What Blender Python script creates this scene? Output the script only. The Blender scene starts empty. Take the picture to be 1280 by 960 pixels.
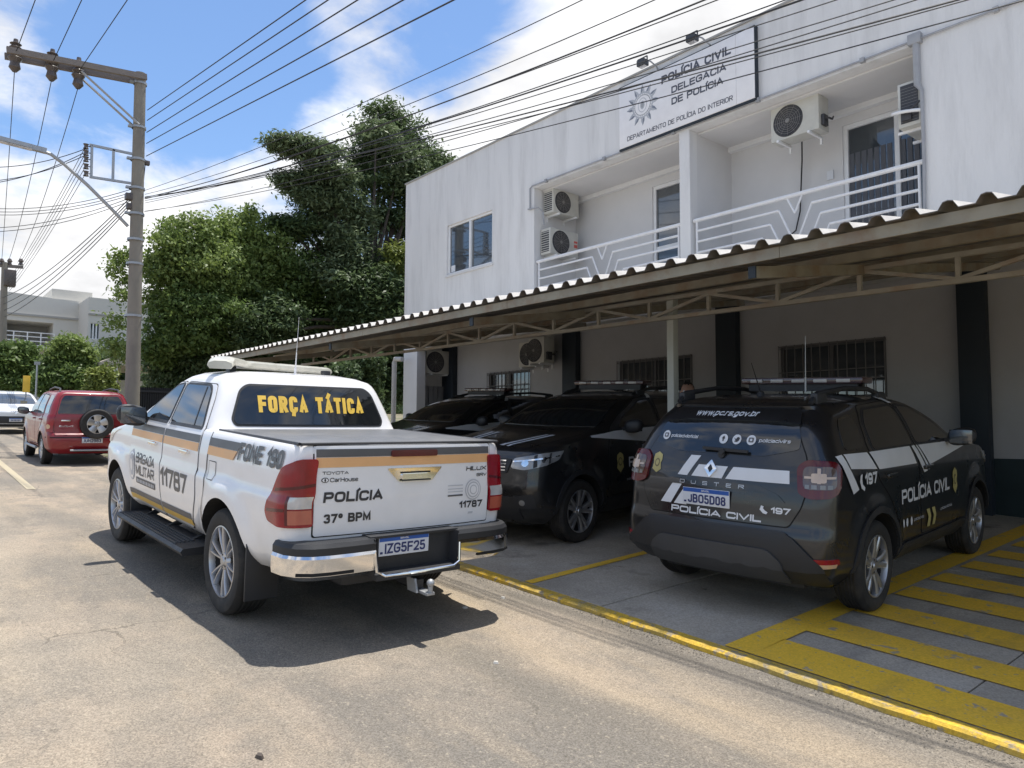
import bpy, bmesh, math, random
import numpy as np
from mathutils import Vector, Matrix
from mathutils.bvhtree import BVHTree

sc = bpy.context.scene
COL = sc.collection
R = math.radians

# ------------------------------------------------------------------ camera
F_PX, YAW, PITCH, ROLL = 929.99, .8766, .0656, .0042
cf = Vector((-math.sin(YAW)*math.cos(PITCH), math.cos(YAW)*math.cos(PITCH), math.sin(PITCH)))
cr = cf.cross(Vector((0, 0, 1))).normalized()
cu = cr.cross(cf)
cr2 = cr*math.cos(ROLL)+cu*math.sin(ROLL)
cu2 = -cr*math.sin(ROLL)+cu*math.cos(ROLL)
cam = bpy.data.cameras.new('camera')
cam.sensor_width = 36
cam.lens = F_PX/1280*36
cam.clip_end = 3000
cam.clip_start = .05
camo = bpy.data.objects.new('camera', cam)
COL.objects.link(camo)
camo.matrix_world = Matrix((cr2, cu2, -cf)).transposed().to_4x4()
sc.camera = camo

# ------------------------------------------------------------------ light
SUN_EL, SUN_AZ = R(80.8), R(96)        # azimuth counted from +x, counter-clockwise
sdir = Vector((math.cos(SUN_EL)*math.cos(SUN_AZ), math.cos(SUN_EL)*math.sin(SUN_AZ), math.sin(SUN_EL)))
sun = bpy.data.lights.new('sun', 'SUN')
sun.energy = 2.75
sun.angle = R(.5)
sun.color = (1, .955, .88)
suno = bpy.data.objects.new('sun', sun)
COL.objects.link(suno)
suno.rotation_euler = (-sdir).to_track_quat('-Z', 'Y').to_euler()
sc.view_settings.view_transform = 'Standard'
sc.view_settings.look = 'None'
sc.view_settings.exposure = 1.15
sc.view_settings.gamma = 1
sc.cycles.max_bounces = 8
sc.cycles.use_denoising = True

def build_world():
    w = bpy.data.worlds.new('World')
    sc.world = w
    w.use_nodes = True
    nt = w.node_tree
    N, L = nt.nodes, nt.links
    N.clear()
    out = N.new('ShaderNodeOutputWorld')
    bg = N.new('ShaderNodeBackground')
    bg.inputs['Strength'].default_value = .15
    sky = N.new('ShaderNodeTexSky')
    sky.sky_type = 'NISHITA'
    sky.sun_disc = False
    sky.sun_elevation = SUN_EL
    sky.sun_rotation = math.pi/2-SUN_AZ
    sky.air_density = 1.0
    sky.dust_density = .6
    sky.ozone_density = 2.2
    tc = N.new('ShaderNodeTexCoord')
    sep = N.new('ShaderNodeSeparateXYZ')
    L.new(tc.outputs['Generated'], sep.inputs[0])
    def math_(op, a, b=None, c=None):
        n = N.new('ShaderNodeMath')
        n.operation = op
        for i, v in enumerate((a, b, c)):
            if v is None: continue
            if isinstance(v, (int, float)): n.inputs[i].default_value = v
            else: L.new(v, n.inputs[i])
        return n.outputs[0]
    zz = math_('ADD', math_('MAXIMUM', sep.outputs['Z'], 0.0), .22)
    cx = math_('DIVIDE', sep.outputs['X'], zz)
    cy = math_('DIVIDE', sep.outputs['Y'], zz)
    comb = N.new('ShaderNodeCombineXYZ')
    L.new(cx, comb.inputs[0]); L.new(cy, comb.inputs[1])
    def noise(vec, scale, detail, rough, off=(0, 0, 0), dist=0):
        m = N.new('ShaderNodeMapping')
        m.inputs['Location'].default_value = off
        L.new(vec, m.inputs[0])
        n = N.new('ShaderNodeTexNoise')
        n.inputs['Scale'].default_value = scale
        n.inputs['Detail'].default_value = detail
        n.inputs['Roughness'].default_value = rough
        n.inputs['Distortion'].default_value = dist
        L.new(m.outputs[0], n.inputs[0])
        return n.outputs[0]
    big = noise(comb.outputs[0], 1.15, 3, .5, (3.1, 7.7, 0))
    det = noise(comb.outputs[0], 3.6, 9, .58, (1.3, 2.2, 4), .25)
    # cloud banks: soft lobes round sky directions, broken up by the noise
    def lobe(u, v, size, gain):
        d = (cf+cr2*((u-640)/F_PX)-cu2*((v-480)/F_PX)).normalized()
        dp = N.new('ShaderNodeVectorMath'); dp.operation = 'DISTANCE'
        L.new(tc.outputs['Generated'], dp.inputs[0]); dp.inputs[1].default_value = d
        x = math_('DIVIDE', dp.outputs['Value'], size)
        x = math_('MULTIPLY', x, x)
        return math_('MULTIPLY', math_('POWER', 2.718, math_('MULTIPLY', x, -1)), gain)
    s = None
    for a in LOBES:
        l = lobe(*a)
        s = l if s is None else math_('ADD', s, l)
    f = math_('ADD', math_('MULTIPLY', big, .45), math_('MULTIPLY', det, .98))
    f = math_('ADD', f, s)
    ramp = N.new('ShaderNodeMapRange')
    ramp.interpolation_type = 'SMOOTHSTEP'
    ramp.inputs[1].default_value = .60
    ramp.inputs[2].default_value = .92
    L.new(f, ramp.inputs[0])
    shade = N.new('ShaderNodeMapRange')
    shade.inputs[1].default_value = .3; shade.inputs[2].default_value = .7
    shade.inputs[3].default_value = .60; shade.inputs[4].default_value = 1.06
    L.new(noise(comb.outputs[0], 2.4, 6, .55, (5, 1, 2)), shade.inputs[0])
    cc = N.new('ShaderNodeVectorMath'); cc.operation = 'SCALE'
    cc.inputs[0].default_value = (3.75, 3.75, 3.8)
    L.new(shade.outputs[0], cc.inputs['Scale'])
    mix = N.new('ShaderNodeMix'); mix.data_type = 'RGBA'
    L.new(ramp.outputs[0], mix.inputs[0])
    gain = N.new('ShaderNodeMix'); gain.data_type = 'RGBA'; gain.blend_type = 'MULTIPLY'
    gain.inputs[0].default_value = 1
    gain.inputs[7].default_value = SKYGAIN
    L.new(sky.outputs[0], gain.inputs[6])
    L.new(gain.outputs[2], mix.inputs[6])
    L.new(cc.outputs[0], mix.inputs[7])
    L.new(mix.outputs[2], bg.inputs[0])
    L.new(bg.outputs[0], out.inputs[0])
SKYGAIN = (.49, .55, .605, 1)
LOBES = [(60, 290, .16, .18), (150, 350, .17, .18), (20, 240, .10, .08), (240, 260, .08, .14), (28, 95, .06, .24), (110, 8, .07, .10), (215, 25, .06, .12),
         (300, 215, .06, .16), (380, 195, .07, .20), (450, 140, .06, .12), (520, 160, .08, .22), (600, 150, .08, .16), (430, 25, .08, .20), (660, 130, .07, .14),
         (740, 70, .11, .22), (840, 25, .12, .20), (950, 20, .12, .14),
         (270, 110, .11, -.33), (330, 60, .11, -.26), (580, 50, .09, -.28), (110, 165, .10, -.26), (200, 80, .10, -.24), (180, 190, .05, .06), (560, 105, .04, -.1), (20, 160, .07, -.2), (480, 90, .05, -.15), (100, 90, .05, -.1)]
build_world()

# ------------------------------------------------------------------ picture geometry -> world points
GH, GA, GB = 1.7305, -.0439, .0476     # the lot and the street climb away from the camera
def ray(u, v): return cf+cr2*((u-640)/F_PX)-cu2*((v-480)/F_PX)
def atY(u, v, y):
    d = ray(u, v); return d*(y/d.y)
def atX(u, v, x):
    d = ray(u, v); return d*(x/d.x)
def lotz(x, y): return -GH+GA*x+GB*y
KERB_Y = 4.22
def smooth(t):
    t = min(1, max(0, t)); return t*t*(3-2*t)
def lerp_tab(x, tab):
    for (x0, y0), (x1, y1) in zip(tab, tab[1:]):
        if x <= x1: return y0+(y1-y0)*smooth((x-x0)/(x1-x0)) if x > x0 else y0
    return tab[-1][1]
BUMP = [(-60, 0), (-22, 0), (-13, .03), (-9, .038), (-5.7, -.016), (-4, -.05), (60, -.06)]
def roadz(x, y):
    d = lerp_tab(x, BUMP)
    k = smooth((y-3.75)/.5)
    d = d*(1-k)+(-.038)*k
    fx = x if x > -60 else -60+(x+60)*.25     # farther out the slope levels off
    fx = min(fx, 60); fy = max(-60, min(60, y))
    g = GB*fy if fy > 3.5 else GB*3.5+.005*(fy-3.5)
    return -GH+GA*fx+g+d
def frame(a, b, head, org):
    n = Vector((-a, -b, 1)).normalized()
    X = Vector((math.cos(head), math.sin(head), 0)); X = (X-n*X.dot(n)).normalized()
    Y = n.cross(X)
    m = Matrix((X, Y, n)).transposed().to_4x4()
    m.translation = org
    return m

# ------------------------------------------------------------------ materials
def new_mat(name):
    m = bpy.data.materials.new(name); m.use_nodes = True
    nt = m.node_tree
    return m, nt, nt.nodes['Principled BSDF']
def mat(name, col, rough=.5, metal=0, var=.12, scale=6, bump=0, bscale=60, coat=0, spec=None, dirt=None, dirt_scale=2.0, dirt_amt=.5, stretch=None):
    m, nt, b = new_mat(name)
    N, L = nt.nodes, nt.links
    tc = N.new('ShaderNodeTexCoord')
    mp = N.new('ShaderNodeMapping')
    L.new(tc.outputs['Object'], mp.inputs[0])
    if stretch: mp.inputs['Scale'].default_value = stretch
    n = N.new('ShaderNodeTexNoise'); n.inputs['Scale'].default_value = scale; n.inputs['Detail'].default_value = 6
    L.new(mp.outputs[0], n.inputs[0])
    mr = N.new('ShaderNodeMapRange')
    mr.inputs[1].default_value = .25; mr.inputs[2].default_value = .75
    mr.inputs[3].default_value = 1-var; mr.inputs[4].default_value = 1+var
    L.new(n.outputs[0], mr.inputs[0])
    vm = N.new('ShaderNodeVectorMath'); vm.operation = 'SCALE'
    vm.inputs[0].default_value = col
    L.new(mr.outputs[0], vm.inputs['Scale'])
    src = vm.outputs[0]
    if dirt:
        n2 = N.new('ShaderNodeTexNoise'); n2.inputs['Scale'].default_value = dirt_scale; n2.inputs['Detail'].default_value = 8
        n2.inputs['Roughness'].default_value = .65
        L.new(mp.outputs[0], n2.inputs[0])
        r2 = N.new('ShaderNodeMapRange'); r2.inputs[1].default_value = .48; r2.inputs[2].default_value = .72
        r2.inputs[4].default_value = dirt_amt
        L.new(n2.outputs[0], r2.inputs[0])
        mx = N.new('ShaderNodeMix'); mx.data_type = 'RGBA'
        mx.inputs[7].default_value = (*dirt, 1)
        L.new(r2.outputs[0], mx.inputs[0]); L.new(src, mx.inputs[6])
        src = mx.outputs[2]
    L.new(src, b.inputs['Base Color'])
    b.inputs['Metallic'].default_value = metal
    r3 = N.new('ShaderNodeMapRange'); r3.inputs[1].default_value = .2; r3.inputs[2].default_value = .8
    r3.inputs[3].default_value = max(0, rough*.8); r3.inputs[4].default_value = min(1, rough*1.2)
    L.new(n.outputs[0], r3.inputs[0]); L.new(r3.outputs[0], b.inputs['Roughness'])
    if coat:
        b.inputs['Coat Weight'].default_value = coat; b.inputs['Coat Roughness'].default_value = .04
    if spec is not None: b.inputs['Specular IOR Level'].default_value = spec
    if bump:
        n4 = N.new('ShaderNodeTexNoise'); n4.inputs['Scale'].default_value = bscale; n4.inputs['Detail'].default_value = 5
        L.new(mp.outputs[0], n4.inputs[0])
        bp = N.new('ShaderNodeBump'); bp.inputs['Strength'].default_value = bump; bp.inputs['Distance'].default_value = .01
        L.new(n4.outputs[0], bp.inputs['Height']); L.new(bp.outputs[0], b.inputs['Normal'])
    return m

def ground_mat(name, base, layers, speck, rough=.9, bump=.6, bands=(), cracks=False):
    """base colour, then (colour, scale, lo, hi, amount, stretch) noise layers, then fine aggregate"""
    m, nt, b = new_mat(name)
    N, L = nt.nodes, nt.links
    tc = N.new('ShaderNodeTexCoord')
    rgb = N.new('ShaderNodeRGB'); rgb.outputs[0].default_value = (*base, 1)
    src = rgb.outputs[0]
    for i, (c, scale, lo, hi, amt, st) in enumerate(layers):
        mp = N.new('ShaderNodeMapping'); L.new(tc.outputs['Object'], mp.inputs[0])
        mp.inputs['Scale'].default_value = st; mp.inputs['Location'].default_value = (i*3.7, i*1.9, 0)
        n = N.new('ShaderNodeTexNoise'); n.inputs['Scale'].default_value = scale; n.inputs['Detail'].default_value = 7
        n.inputs['Roughness'].default_value = .6
        L.new(mp.outputs[0], n.inputs[0])
        r = N.new('ShaderNodeMapRange'); r.inputs[1].default_value = lo; r.inputs[2].default_value = hi; r.inputs[4].default_value = amt
        L.new(n.outputs[0], r.inputs[0])
        mx = N.new('ShaderNodeMix'); mx.data_type = 'RGBA'; mx.inputs[7].default_value = (*c, 1)
        L.new(r.outputs[0], mx.inputs[0]); L.new(src, mx.inputs[6]); src = mx.outputs[2]
    def mth(op, a, b=None):
        n = N.new('ShaderNodeMath'); n.operation = op
        for i, v in enumerate((a, b)):
            if v is None: continue
            if isinstance(v, (int, float)): n.inputs[i].default_value = v
            else: L.new(v, n.inputs[i])
        return n.outputs[0]
    def over(col, fac, src):
        mx = N.new('ShaderNodeMix'); mx.data_type = 'RGBA'; mx.inputs[7].default_value = (*col, 1)
        L.new(fac, mx.inputs[0]); L.new(src, mx.inputs[6]); return mx.outputs[2]
    def nz(scale, detail=5, stretch=(1, 1, 1), rgh=.6):
        mp = N.new('ShaderNodeMapping'); L.new(tc.outputs['Object'], mp.inputs[0]); mp.inputs['Scale'].default_value = stretch
        n = N.new('ShaderNodeTexNoise'); n.inputs['Scale'].default_value = scale; n.inputs['Detail'].default_value = detail; n.inputs['Roughness'].default_value = rgh
        L.new(mp.outputs[0], n.inputs[0]); return n.outputs[0]
    if bands:
        # wheel tracks and dust laid along the street
        sp = N.new('ShaderNodeSeparateXYZ'); L.new(tc.outputs['Object'], sp.inputs[0])
        wob = mth('MULTIPLY', mth('SUBTRACT', nz(.5, 3), .5), .35)
        yy = mth('ADD', mth('ADD', sp.outputs['Y'], mth('MULTIPLY', sp.outputs['X'], .02)), wob)
        brk = nz(1.6, 7, (.35, 2.0, 1))
        for c, hw, col, amt in bands:
            d = mth('DIVIDE', mth('ABSOLUTE', mth('SUBTRACT', yy, c)), hw)
            m_ = mth('MULTIPLY', mth('POWER', 2.718, mth('MULTIPLY', mth('MULTIPLY', d, d), -1.0)), amt)
            r = N.new('ShaderNodeMapRange'); r.inputs[1].default_value = .35; r.inputs[2].default_value = .6; L.new(brk, r.inputs[0])
            src = over(col, mth('MULTIPLY', m_, r.outputs[0]), src)
    if cracks:
        wv = N.new('ShaderNodeVectorMath'); wv.operation = 'ADD'; L.new(tc.outputs['Object'], wv.inputs[0])
        nn = N.new('ShaderNodeTexNoise'); nn.inputs['Scale'].default_value = 2.2; nn.inputs['Detail'].default_value = 6; L.new(tc.outputs['Object'], nn.inputs[0])
        sc2 = N.new('ShaderNodeVectorMath'); sc2.operation = 'SCALE'; sc2.inputs['Scale'].default_value = .55; L.new(nn.outputs['Color'], sc2.inputs[0]); L.new(sc2.outputs[0], wv.inputs[1])
        vc = N.new('ShaderNodeTexVoronoi'); vc.feature = 'DISTANCE_TO_EDGE'; vc.inputs['Scale'].default_value = .55; L.new(wv.outputs[0], vc.inputs[0])
        ln = mth('LESS_THAN', vc.outputs['Distance'], .0042)
        r = N.new('ShaderNodeMapRange'); r.inputs[1].default_value = .5; r.inputs[2].default_value = .62; L.new(nz(.45, 3), r.inputs[0])
        src = over((.06, .055, .045), mth('MULTIPLY', mth('MULTIPLY', ln, r.outputs[0]), .42), src)
    vo = N.new('ShaderNodeTexVoronoi'); vo.inputs['Scale'].default_value = speck[0]
    L.new(tc.outputs['Object'], vo.inputs[0])
    vr = N.new('ShaderNodeTexWhiteNoise'); vr.noise_dimensions = '3D'
    L.new(vo.outputs['Position'], vr.inputs[0])
    r = N.new('ShaderNodeMapRange'); r.inputs[3].default_value = 1-speck[1]; r.inputs[4].default_value = 1+speck[1]
    L.new(vr.outputs['Value'], r.inputs[0])
    vm = N.new('ShaderNodeVectorMath'); vm.operation = 'SCALE'
    L.new(src, vm.inputs[0]); L.new(r.outputs[0], vm.inputs['Scale'])
    L.new(vm.outputs[0], b.inputs['Base Color'])
    b.inputs['Roughness'].default_value = rough
    b.inputs['Specular IOR Level'].default_value = .3
    n4 = N.new('ShaderNodeTexNoise'); n4.inputs['Scale'].default_value = 45; n4.inputs['Detail'].default_value = 6
    n4.inputs['Roughness'].default_value = .7
    L.new(tc.outputs['Object'], n4.inputs[0])
    bp = N.new('ShaderNodeBump'); bp.inputs['Strength'].default_value = bump; bp.inputs['Distance'].default_value = .012
    L.new(n4.outputs[0], bp.inputs['Height']); L.new(bp.outputs[0], b.inputs['Normal'])
    return m

def foliage(name, dark, light, trans=.25):
    m, nt, b = new_mat(name)
    N, L = nt.nodes, nt.links
    g = N.new('ShaderNodeNewGeometry')
    tc = N.new('ShaderNodeTexCoord')
    n = N.new('ShaderNodeTexNoise'); n.inputs['Scale'].default_value = .9; n.inputs['Detail'].default_value = 3
    L.new(tc.outputs['Object'], n.inputs[0])
    a = N.new('ShaderNodeMath'); a.operation = 'MULTIPLY_ADD'; a.inputs[1].default_value = .55
    L.new(g.outputs['Random Per Island'], a.inputs[0]); 
    s = N.new('ShaderNodeMath'); s.operation = 'MULTIPLY'; s.inputs[1].default_value = .5
    L.new(n.outputs[0], s.inputs[0]); L.new(s.outputs[0], a.inputs[2])
    mx = N.new('ShaderNodeMix'); mx.data_type = 'RGBA'
    mx.inputs[6].default_value = (*dark, 1); mx.inputs[7].default_value = (*light, 1)
    L.new(a.outputs[0], mx.inputs[0])
    L.new(mx.outputs[2], b.inputs['Base Color'])
    b.inputs['Roughness'].default_value = .5
    b.inputs['Specular IOR Level'].default_value = .35
    tr = N.new('ShaderNodeBsdfTranslucent')
    L.new(mx.outputs[2], tr.inputs[0])
    ms = N.new('ShaderNodeMixShader'); ms.inputs[0].default_value = trans
    L.new(b.outputs[0], ms.inputs[1]); L.new(tr.outputs[0], ms.inputs[2])
    L.new(ms.outputs[0], nt.nodes['Material Output'].inputs[0])
    return m

M = dict(
    white_paint=mat('white_car_paint', (.82, .81, .81), .35, var=.03, coat=.8, dirt=(.55, .5, .44), dirt_scale=1.6, dirt_amt=.18),
    white_paint_far=mat('white_car_paint_far', (.75, .76, .78), .3, var=.03, coat=.8),
    black_paint=mat('black_car_paint', (.010, .0105, .012), .3, var=.2, coat=.7, dirt=(.03, .028, .026), dirt_scale=2.2, dirt_amt=.12),
    red_paint=mat('red_car_paint', (.22, .008, .014), .35, var=.1, coat=.5, dirt=(.2, .06, .05), dirt_scale=2, dirt_amt=.2),
    glass=mat('tinted_glass', (.012, .014, .016), .04, var=.1, coat=.5, spec=.7),
    glass_win=mat('window_glass', (.05, .06, .07), .03, var=.1, spec=1, coat=1),
    plastic=mat('black_plastic', (.022, .023, .026), .5, var=.15, bump=.2, bscale=300),
    plastic_grey=mat('grey_plastic', (.05, .052, .056), .5, var=.15),
    rubber=mat('tyre_rubber', (.022, .021, .02), .8, var=.25, scale=12, dirt=(.12, .10, .08), dirt_scale=5, dirt_amt=.35),
    alloy=mat('alloy_metal', (.50, .50, .51), .34, metal=.85, var=.08),
    alloy_dark=mat('dark_alloy', (.022, .022, .024), .6),
    chrome=mat('chrome', (.82, .81, .80), .09, metal=1, var=.05),
    seam=mat('panel_gap', (.01, .01, .01), .9, var=.1),
    red_lens=mat('red_lens', (.26, .004, .012), .2, var=.3, coat=.35),
    dark_red_lens=mat('dark_red_lens', (.09, .004, .008), .2, var=.2, coat=.35),
    clear_lens=mat('clear_lens', (.55, .55, .56), .12, metal=.3, var=.3, coat=1),
    lens_dark=mat('smoked_lens', (.10, .07, .06), .15, var=.3, coat=1),
    lens_cream=mat('cream_lamp', (.55, .42, .32), .3, coat=1),
    lens_fog=mat('fog_lens', (.20, .20, .20), .15, var=.3, coat=.6),
    head_lens=mat('head_lamp_glass', (.30, .31, .32), .12, metal=.2, var=.4, coat=.6),
    orange_lens=mat('orange_lens', (.42, .10, .06), .15, coat=1),
    lamp_amber=mat('amber_lens', (.55, .35, .2), .15, coat=1),
    plate_white=mat('plate_white', (.62, .64, .68), .4, var=.05),
    plate_blue=mat('plate_blue', (.02, .09, .36), .4, var=.05),
    plate_text=mat('plate_text', (.02, .03, .12), .5, var=.05),
    decal_black=mat('black_sticker', (.035, .033, .035), .45, var=.1),
    decal_grey=mat('grey_sticker', (.10, .098, .10), .45, var=.1, dirt=(.2, .19, .18), dirt_amt=.2),
    decal_orange=mat('orange_sticker', (.78, .44, .20), .45, var=.06),
    decal_gold=mat('gold_sticker', (.62, .40, .08), .45, var=.06),
    decal_yellow=mat('yellow_lettering', (.80, .52, .08), .45, var=.06),
    decal_white=mat('white_sticker', (.68, .69, .71), .45, var=.05),
    decal_pale=mat('pale_seal', (.52, .52, .54), .5, var=.1),
    badge=mat('gold_badge', (.42, .36, .14), .45, var=.2),
    badge_dark=mat('badge_engraving', (.16, .13, .06), .5, var=.2),
    lightbar=mat('light_bar_cover', (.50, .49, .42), .35, var=.15, coat=.4, dirt=(.3, .27, .22), dirt_amt=.4),
    bar_dark=mat('dark_light_bar', (.05, .018, .018), .2, var=.2, coat=.8),
    bar_clear=mat('clear_light_bar', (.42, .40, .38), .25, var=.2, coat=.8),
    tonneau=mat('tonneau_vinyl', (.13, .135, .145), .42, var=.1, bump=.2, bscale=120, dirt=(.26, .25, .24), dirt_amt=.4),
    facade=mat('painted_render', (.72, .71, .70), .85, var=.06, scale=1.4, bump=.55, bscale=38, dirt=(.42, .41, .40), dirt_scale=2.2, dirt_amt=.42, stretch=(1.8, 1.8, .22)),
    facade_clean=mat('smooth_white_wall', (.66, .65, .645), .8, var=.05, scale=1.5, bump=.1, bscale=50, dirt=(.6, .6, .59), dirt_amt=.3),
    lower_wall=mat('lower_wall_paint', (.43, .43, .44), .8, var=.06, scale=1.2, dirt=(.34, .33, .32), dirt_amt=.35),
    navy=mat('dark_navy_paint', (.016, .024, .034), .6, var=.15),
    dark_green=mat('dark_dado_paint', (.018, .034, .038), .55, var=.15),
    frame_white=mat('white_frame', (.78, .78, .78), .4, var=.05),
    rail=mat('white_railing', (.78, .78, .79), .45, var=.08, dirt=(.3, .27, .25), dirt_scale=6, dirt_amt=.3),
    iron=mat('window_grille_iron', (.10, .10, .105), .5, var=.2),
    sign_white=mat('sign_panel', (.82, .80, .80), .4, var=.05, dirt=(.7, .66, .66), dirt_amt=.3),
    sign_text=mat('sign_lettering', (.075, .08, .105), .5, var=.1),
    sign_grey=mat('emblem_grey', (.20, .22, .26), .5, var=.25),
    sign_pale=mat('emblem_pale', (.46, .47, .50), .5, var=.12),
    sign_mid=mat('emblem_mid', (.33, .34, .35), .5, var=.2),
    ac=mat('ac_casing', (.55, .54, .49), .45, var=.06, dirt=(.3, .28, .24), dirt_amt=.3),
    ac_dark=mat('ac_grille', (.045, .045, .05), .5, var=.2),
    ac_label=mat('ac_label', (.55, .10, .08), .5, var=.2),
    steel=mat('canopy_steel', (.27, .245, .19), .6, var=.2, scale=5, dirt=(.20, .11, .055), dirt_scale=4, dirt_amt=.75),
    steel_pale=mat('canopy_pale_steel', (.33, .305, .25), .6, var=.15, dirt=(.27, .15, .08), dirt_scale=4, dirt_amt=.5),
    post=mat('painted_post', (.46, .47, .42), .6, var=.08, dirt=(.3, .3, .27), dirt_scale=3, dirt_amt=.4),
    sheet_top_lit=mat('sheet_top_lit', (.55, .53, .50), .5, var=.15, dirt=(.42, .38, .34), dirt_scale=2.5, dirt_amt=.5),  # paler upper faces: sunlight put into the sheet colour
    sheet=mat('corrugated_sheet_shaded', (.15, .14, .13), .55, metal=.1, var=.14, scale=3, dirt=(.24, .16, .12), dirt_scale=2.5, dirt_amt=.55),  # same sheet from below: shade put into the darker colour
    pvc=mat('pvc_pipe', (.50, .48, .45), .5, var=.08, dirt=(.3, .28, .25), dirt_amt=.4),
    conduit=mat('grey_conduit', (.34, .345, .36), .5, var=.15),
    cable=mat('black_cable', (.018, .018, .02), .6, var=.1),
    concrete_pole=mat('concrete_pole', (.25, .225, .185), .9, var=.14, scale=4, bump=.5, bscale=40, dirt=(.15, .13, .12), dirt_scale=2.5, dirt_amt=.6, stretch=(1, 1, .4)),
    wood_arm=mat('crossarm_wood', (.21, .18, .16), .85, var=.2, scale=8, stretch=(6, .6, 6)),
    insulator=mat('insulator', (.10, .08, .07), .35, var=.2),
    galvanised=mat('galvanised', (.36, .37, .38), .45, metal=.5, var=.12),
    white_line=mat('worn_line_paint', (.42, .36, .24), .8, var=.15, dirt=(.28, .25, .21), dirt_scale=6, dirt_amt=.9),
    bark=mat('bark', (.075, .06, .05), .9, var=.3, scale=6, bump=.8, bscale=20, stretch=(3, 3, .6)),
    grey_wall=mat('grey_render', (.60, .575, .52), .85, var=.05, scale=.5, dirt=(.5, .48, .44), dirt_scale=.7, dirt_amt=.4),
    grey_wall_dark=mat('dark_grey_trim', (.36, .35, .33), .85, var=.05),  # darker grey for caps, roof, trim bands and the recess wall
    low_white=mat('low_building_white', (.62, .61, .58), .8, var=.05),
    low_roof=mat('low_building_roof', (.48, .43, .36), .8, var=.1),
    cream_fence=mat('cream_fence', (.55, .46, .31), .7, var=.12, dirt=(.35, .27, .18), dirt_amt=.5),
    black_fence=mat('black_fence', (.02, .02, .022), .6, var=.2),
    yellow_sign=mat('yellow_sign', (.65, .42, .05), .5, var=.1),
    skin=mat('skin', (.36, .20, .14), .55, var=.06),
    shirt=mat('dark_shirt', (.02, .02, .025), .9, var=.15),
    trousers=mat('dark_trousers', (.025, .025, .03), .9, var=.15),
    hair=mat('dark_hair', (.015, .012, .01), .8, var=.2),
    litter=mat('pale_litter', (.55, .52, .47), .8, var=.1),
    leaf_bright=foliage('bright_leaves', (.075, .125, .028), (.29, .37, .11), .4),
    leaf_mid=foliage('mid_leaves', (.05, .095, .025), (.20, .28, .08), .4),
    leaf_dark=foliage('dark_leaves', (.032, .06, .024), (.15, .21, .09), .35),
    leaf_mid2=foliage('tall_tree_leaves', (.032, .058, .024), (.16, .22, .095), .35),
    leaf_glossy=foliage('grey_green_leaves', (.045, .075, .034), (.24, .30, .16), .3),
    leaf_yellow=foliage('yellow_green_leaves', (.10, .14, .03), (.28, .32, .08)),
)
M['road'] = ground_mat('worn_asphalt', (.27, .234, .188), [
    ((.37, .295, .22), .35, .42, .62, .8, (1, 1, 1)),
    ((.165, .15, .13), .55, .43, .58, .85, (.55, 1.3, 1)),
    ((.40, .32, .225), 1.1, .52, .72, .6, (.5, 1.6, 1)),
    ((.18, .162, .138), 3.0, .47, .66, .6, (1, 1, 1)),
    ((.15, .135, .11), .9, .56, .72, .6, (.12, 2.2, 1)),
    ((.10, .09, .075), 2.6, .68, .74, .6, (1, 1, 1)),
    ((.44, .38, .29), 38, .56, .68, .5, (1, 1, 1)),
    ((.12, .105, .085), 46, .60, .70, .8, (1, 1, 1))], (150, .30), bump=.9,
    bands=[(3.98, .13, (.10, .092, .08), .75), (3.45, .33, (.39, .31, .215), .7), (2.75, .16, (.16, .145, .12), .55), (1.55, .5, (.17, .155, .13), .4), (.2, .8, (.36, .305, .23), .5)], cracks=True)
M['concrete'] = ground_mat('old_concrete', (.44, .385, .31), [
    ((.29, .255, .205), .8, .42, .65, .85, (1, 1, 1)),
    ((.50, .455, .39), 2.2, .5, .7, .55, (1, 1, 1)),
    ((.07, .065, .058), 1.3, .58, .72, .8, (1, 1, 1)),
    ((.05, .047, .042), 5.0, .66, .72, .7, (1, 1, 1)),
    ((.20, .185, .16), 1.1, .55, .7, .6, (2.5, .3, 1))], (90, .16), bump=.35)
M['yellow'] = ground_mat('yellow_road_paint', (.86, .52, .05), [
    ((.72, .44, .07), 1.7, .45, .65, .8, (1, 1, 1)),
    ((.36, .32, .25), 9, .61, .655, .85, (1, 1, 1)),
    ((.32, .29, .23), 30, .63, .67, .8, (1, 1, 1)),
    ((.20, .155, .075), 1.3, .55, .75, .55, (1.8, .5, 1))], (90, .10), rough=.7, bump=.2)
M['kerb'] = ground_mat('kerb_paint', (.66, .42, .05), [((.40, .30, .10), 3, .42, .62, .8, (1, 1, 1)), ((.30, .26, .20), 14, .54, .62, .85, (1, 1, 1)), ((.12, .10, .08), 6, .62, .70, .8, (1, 1, 1))], (90, .15), rough=.8, bump=.5)
M['soil'] = ground_mat('dusty_ground', (.20, .17, .12), [
    ((.08, .10, .04), .7, .45, .6, .8, (1, 1, 1))], (30, .3))

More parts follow.
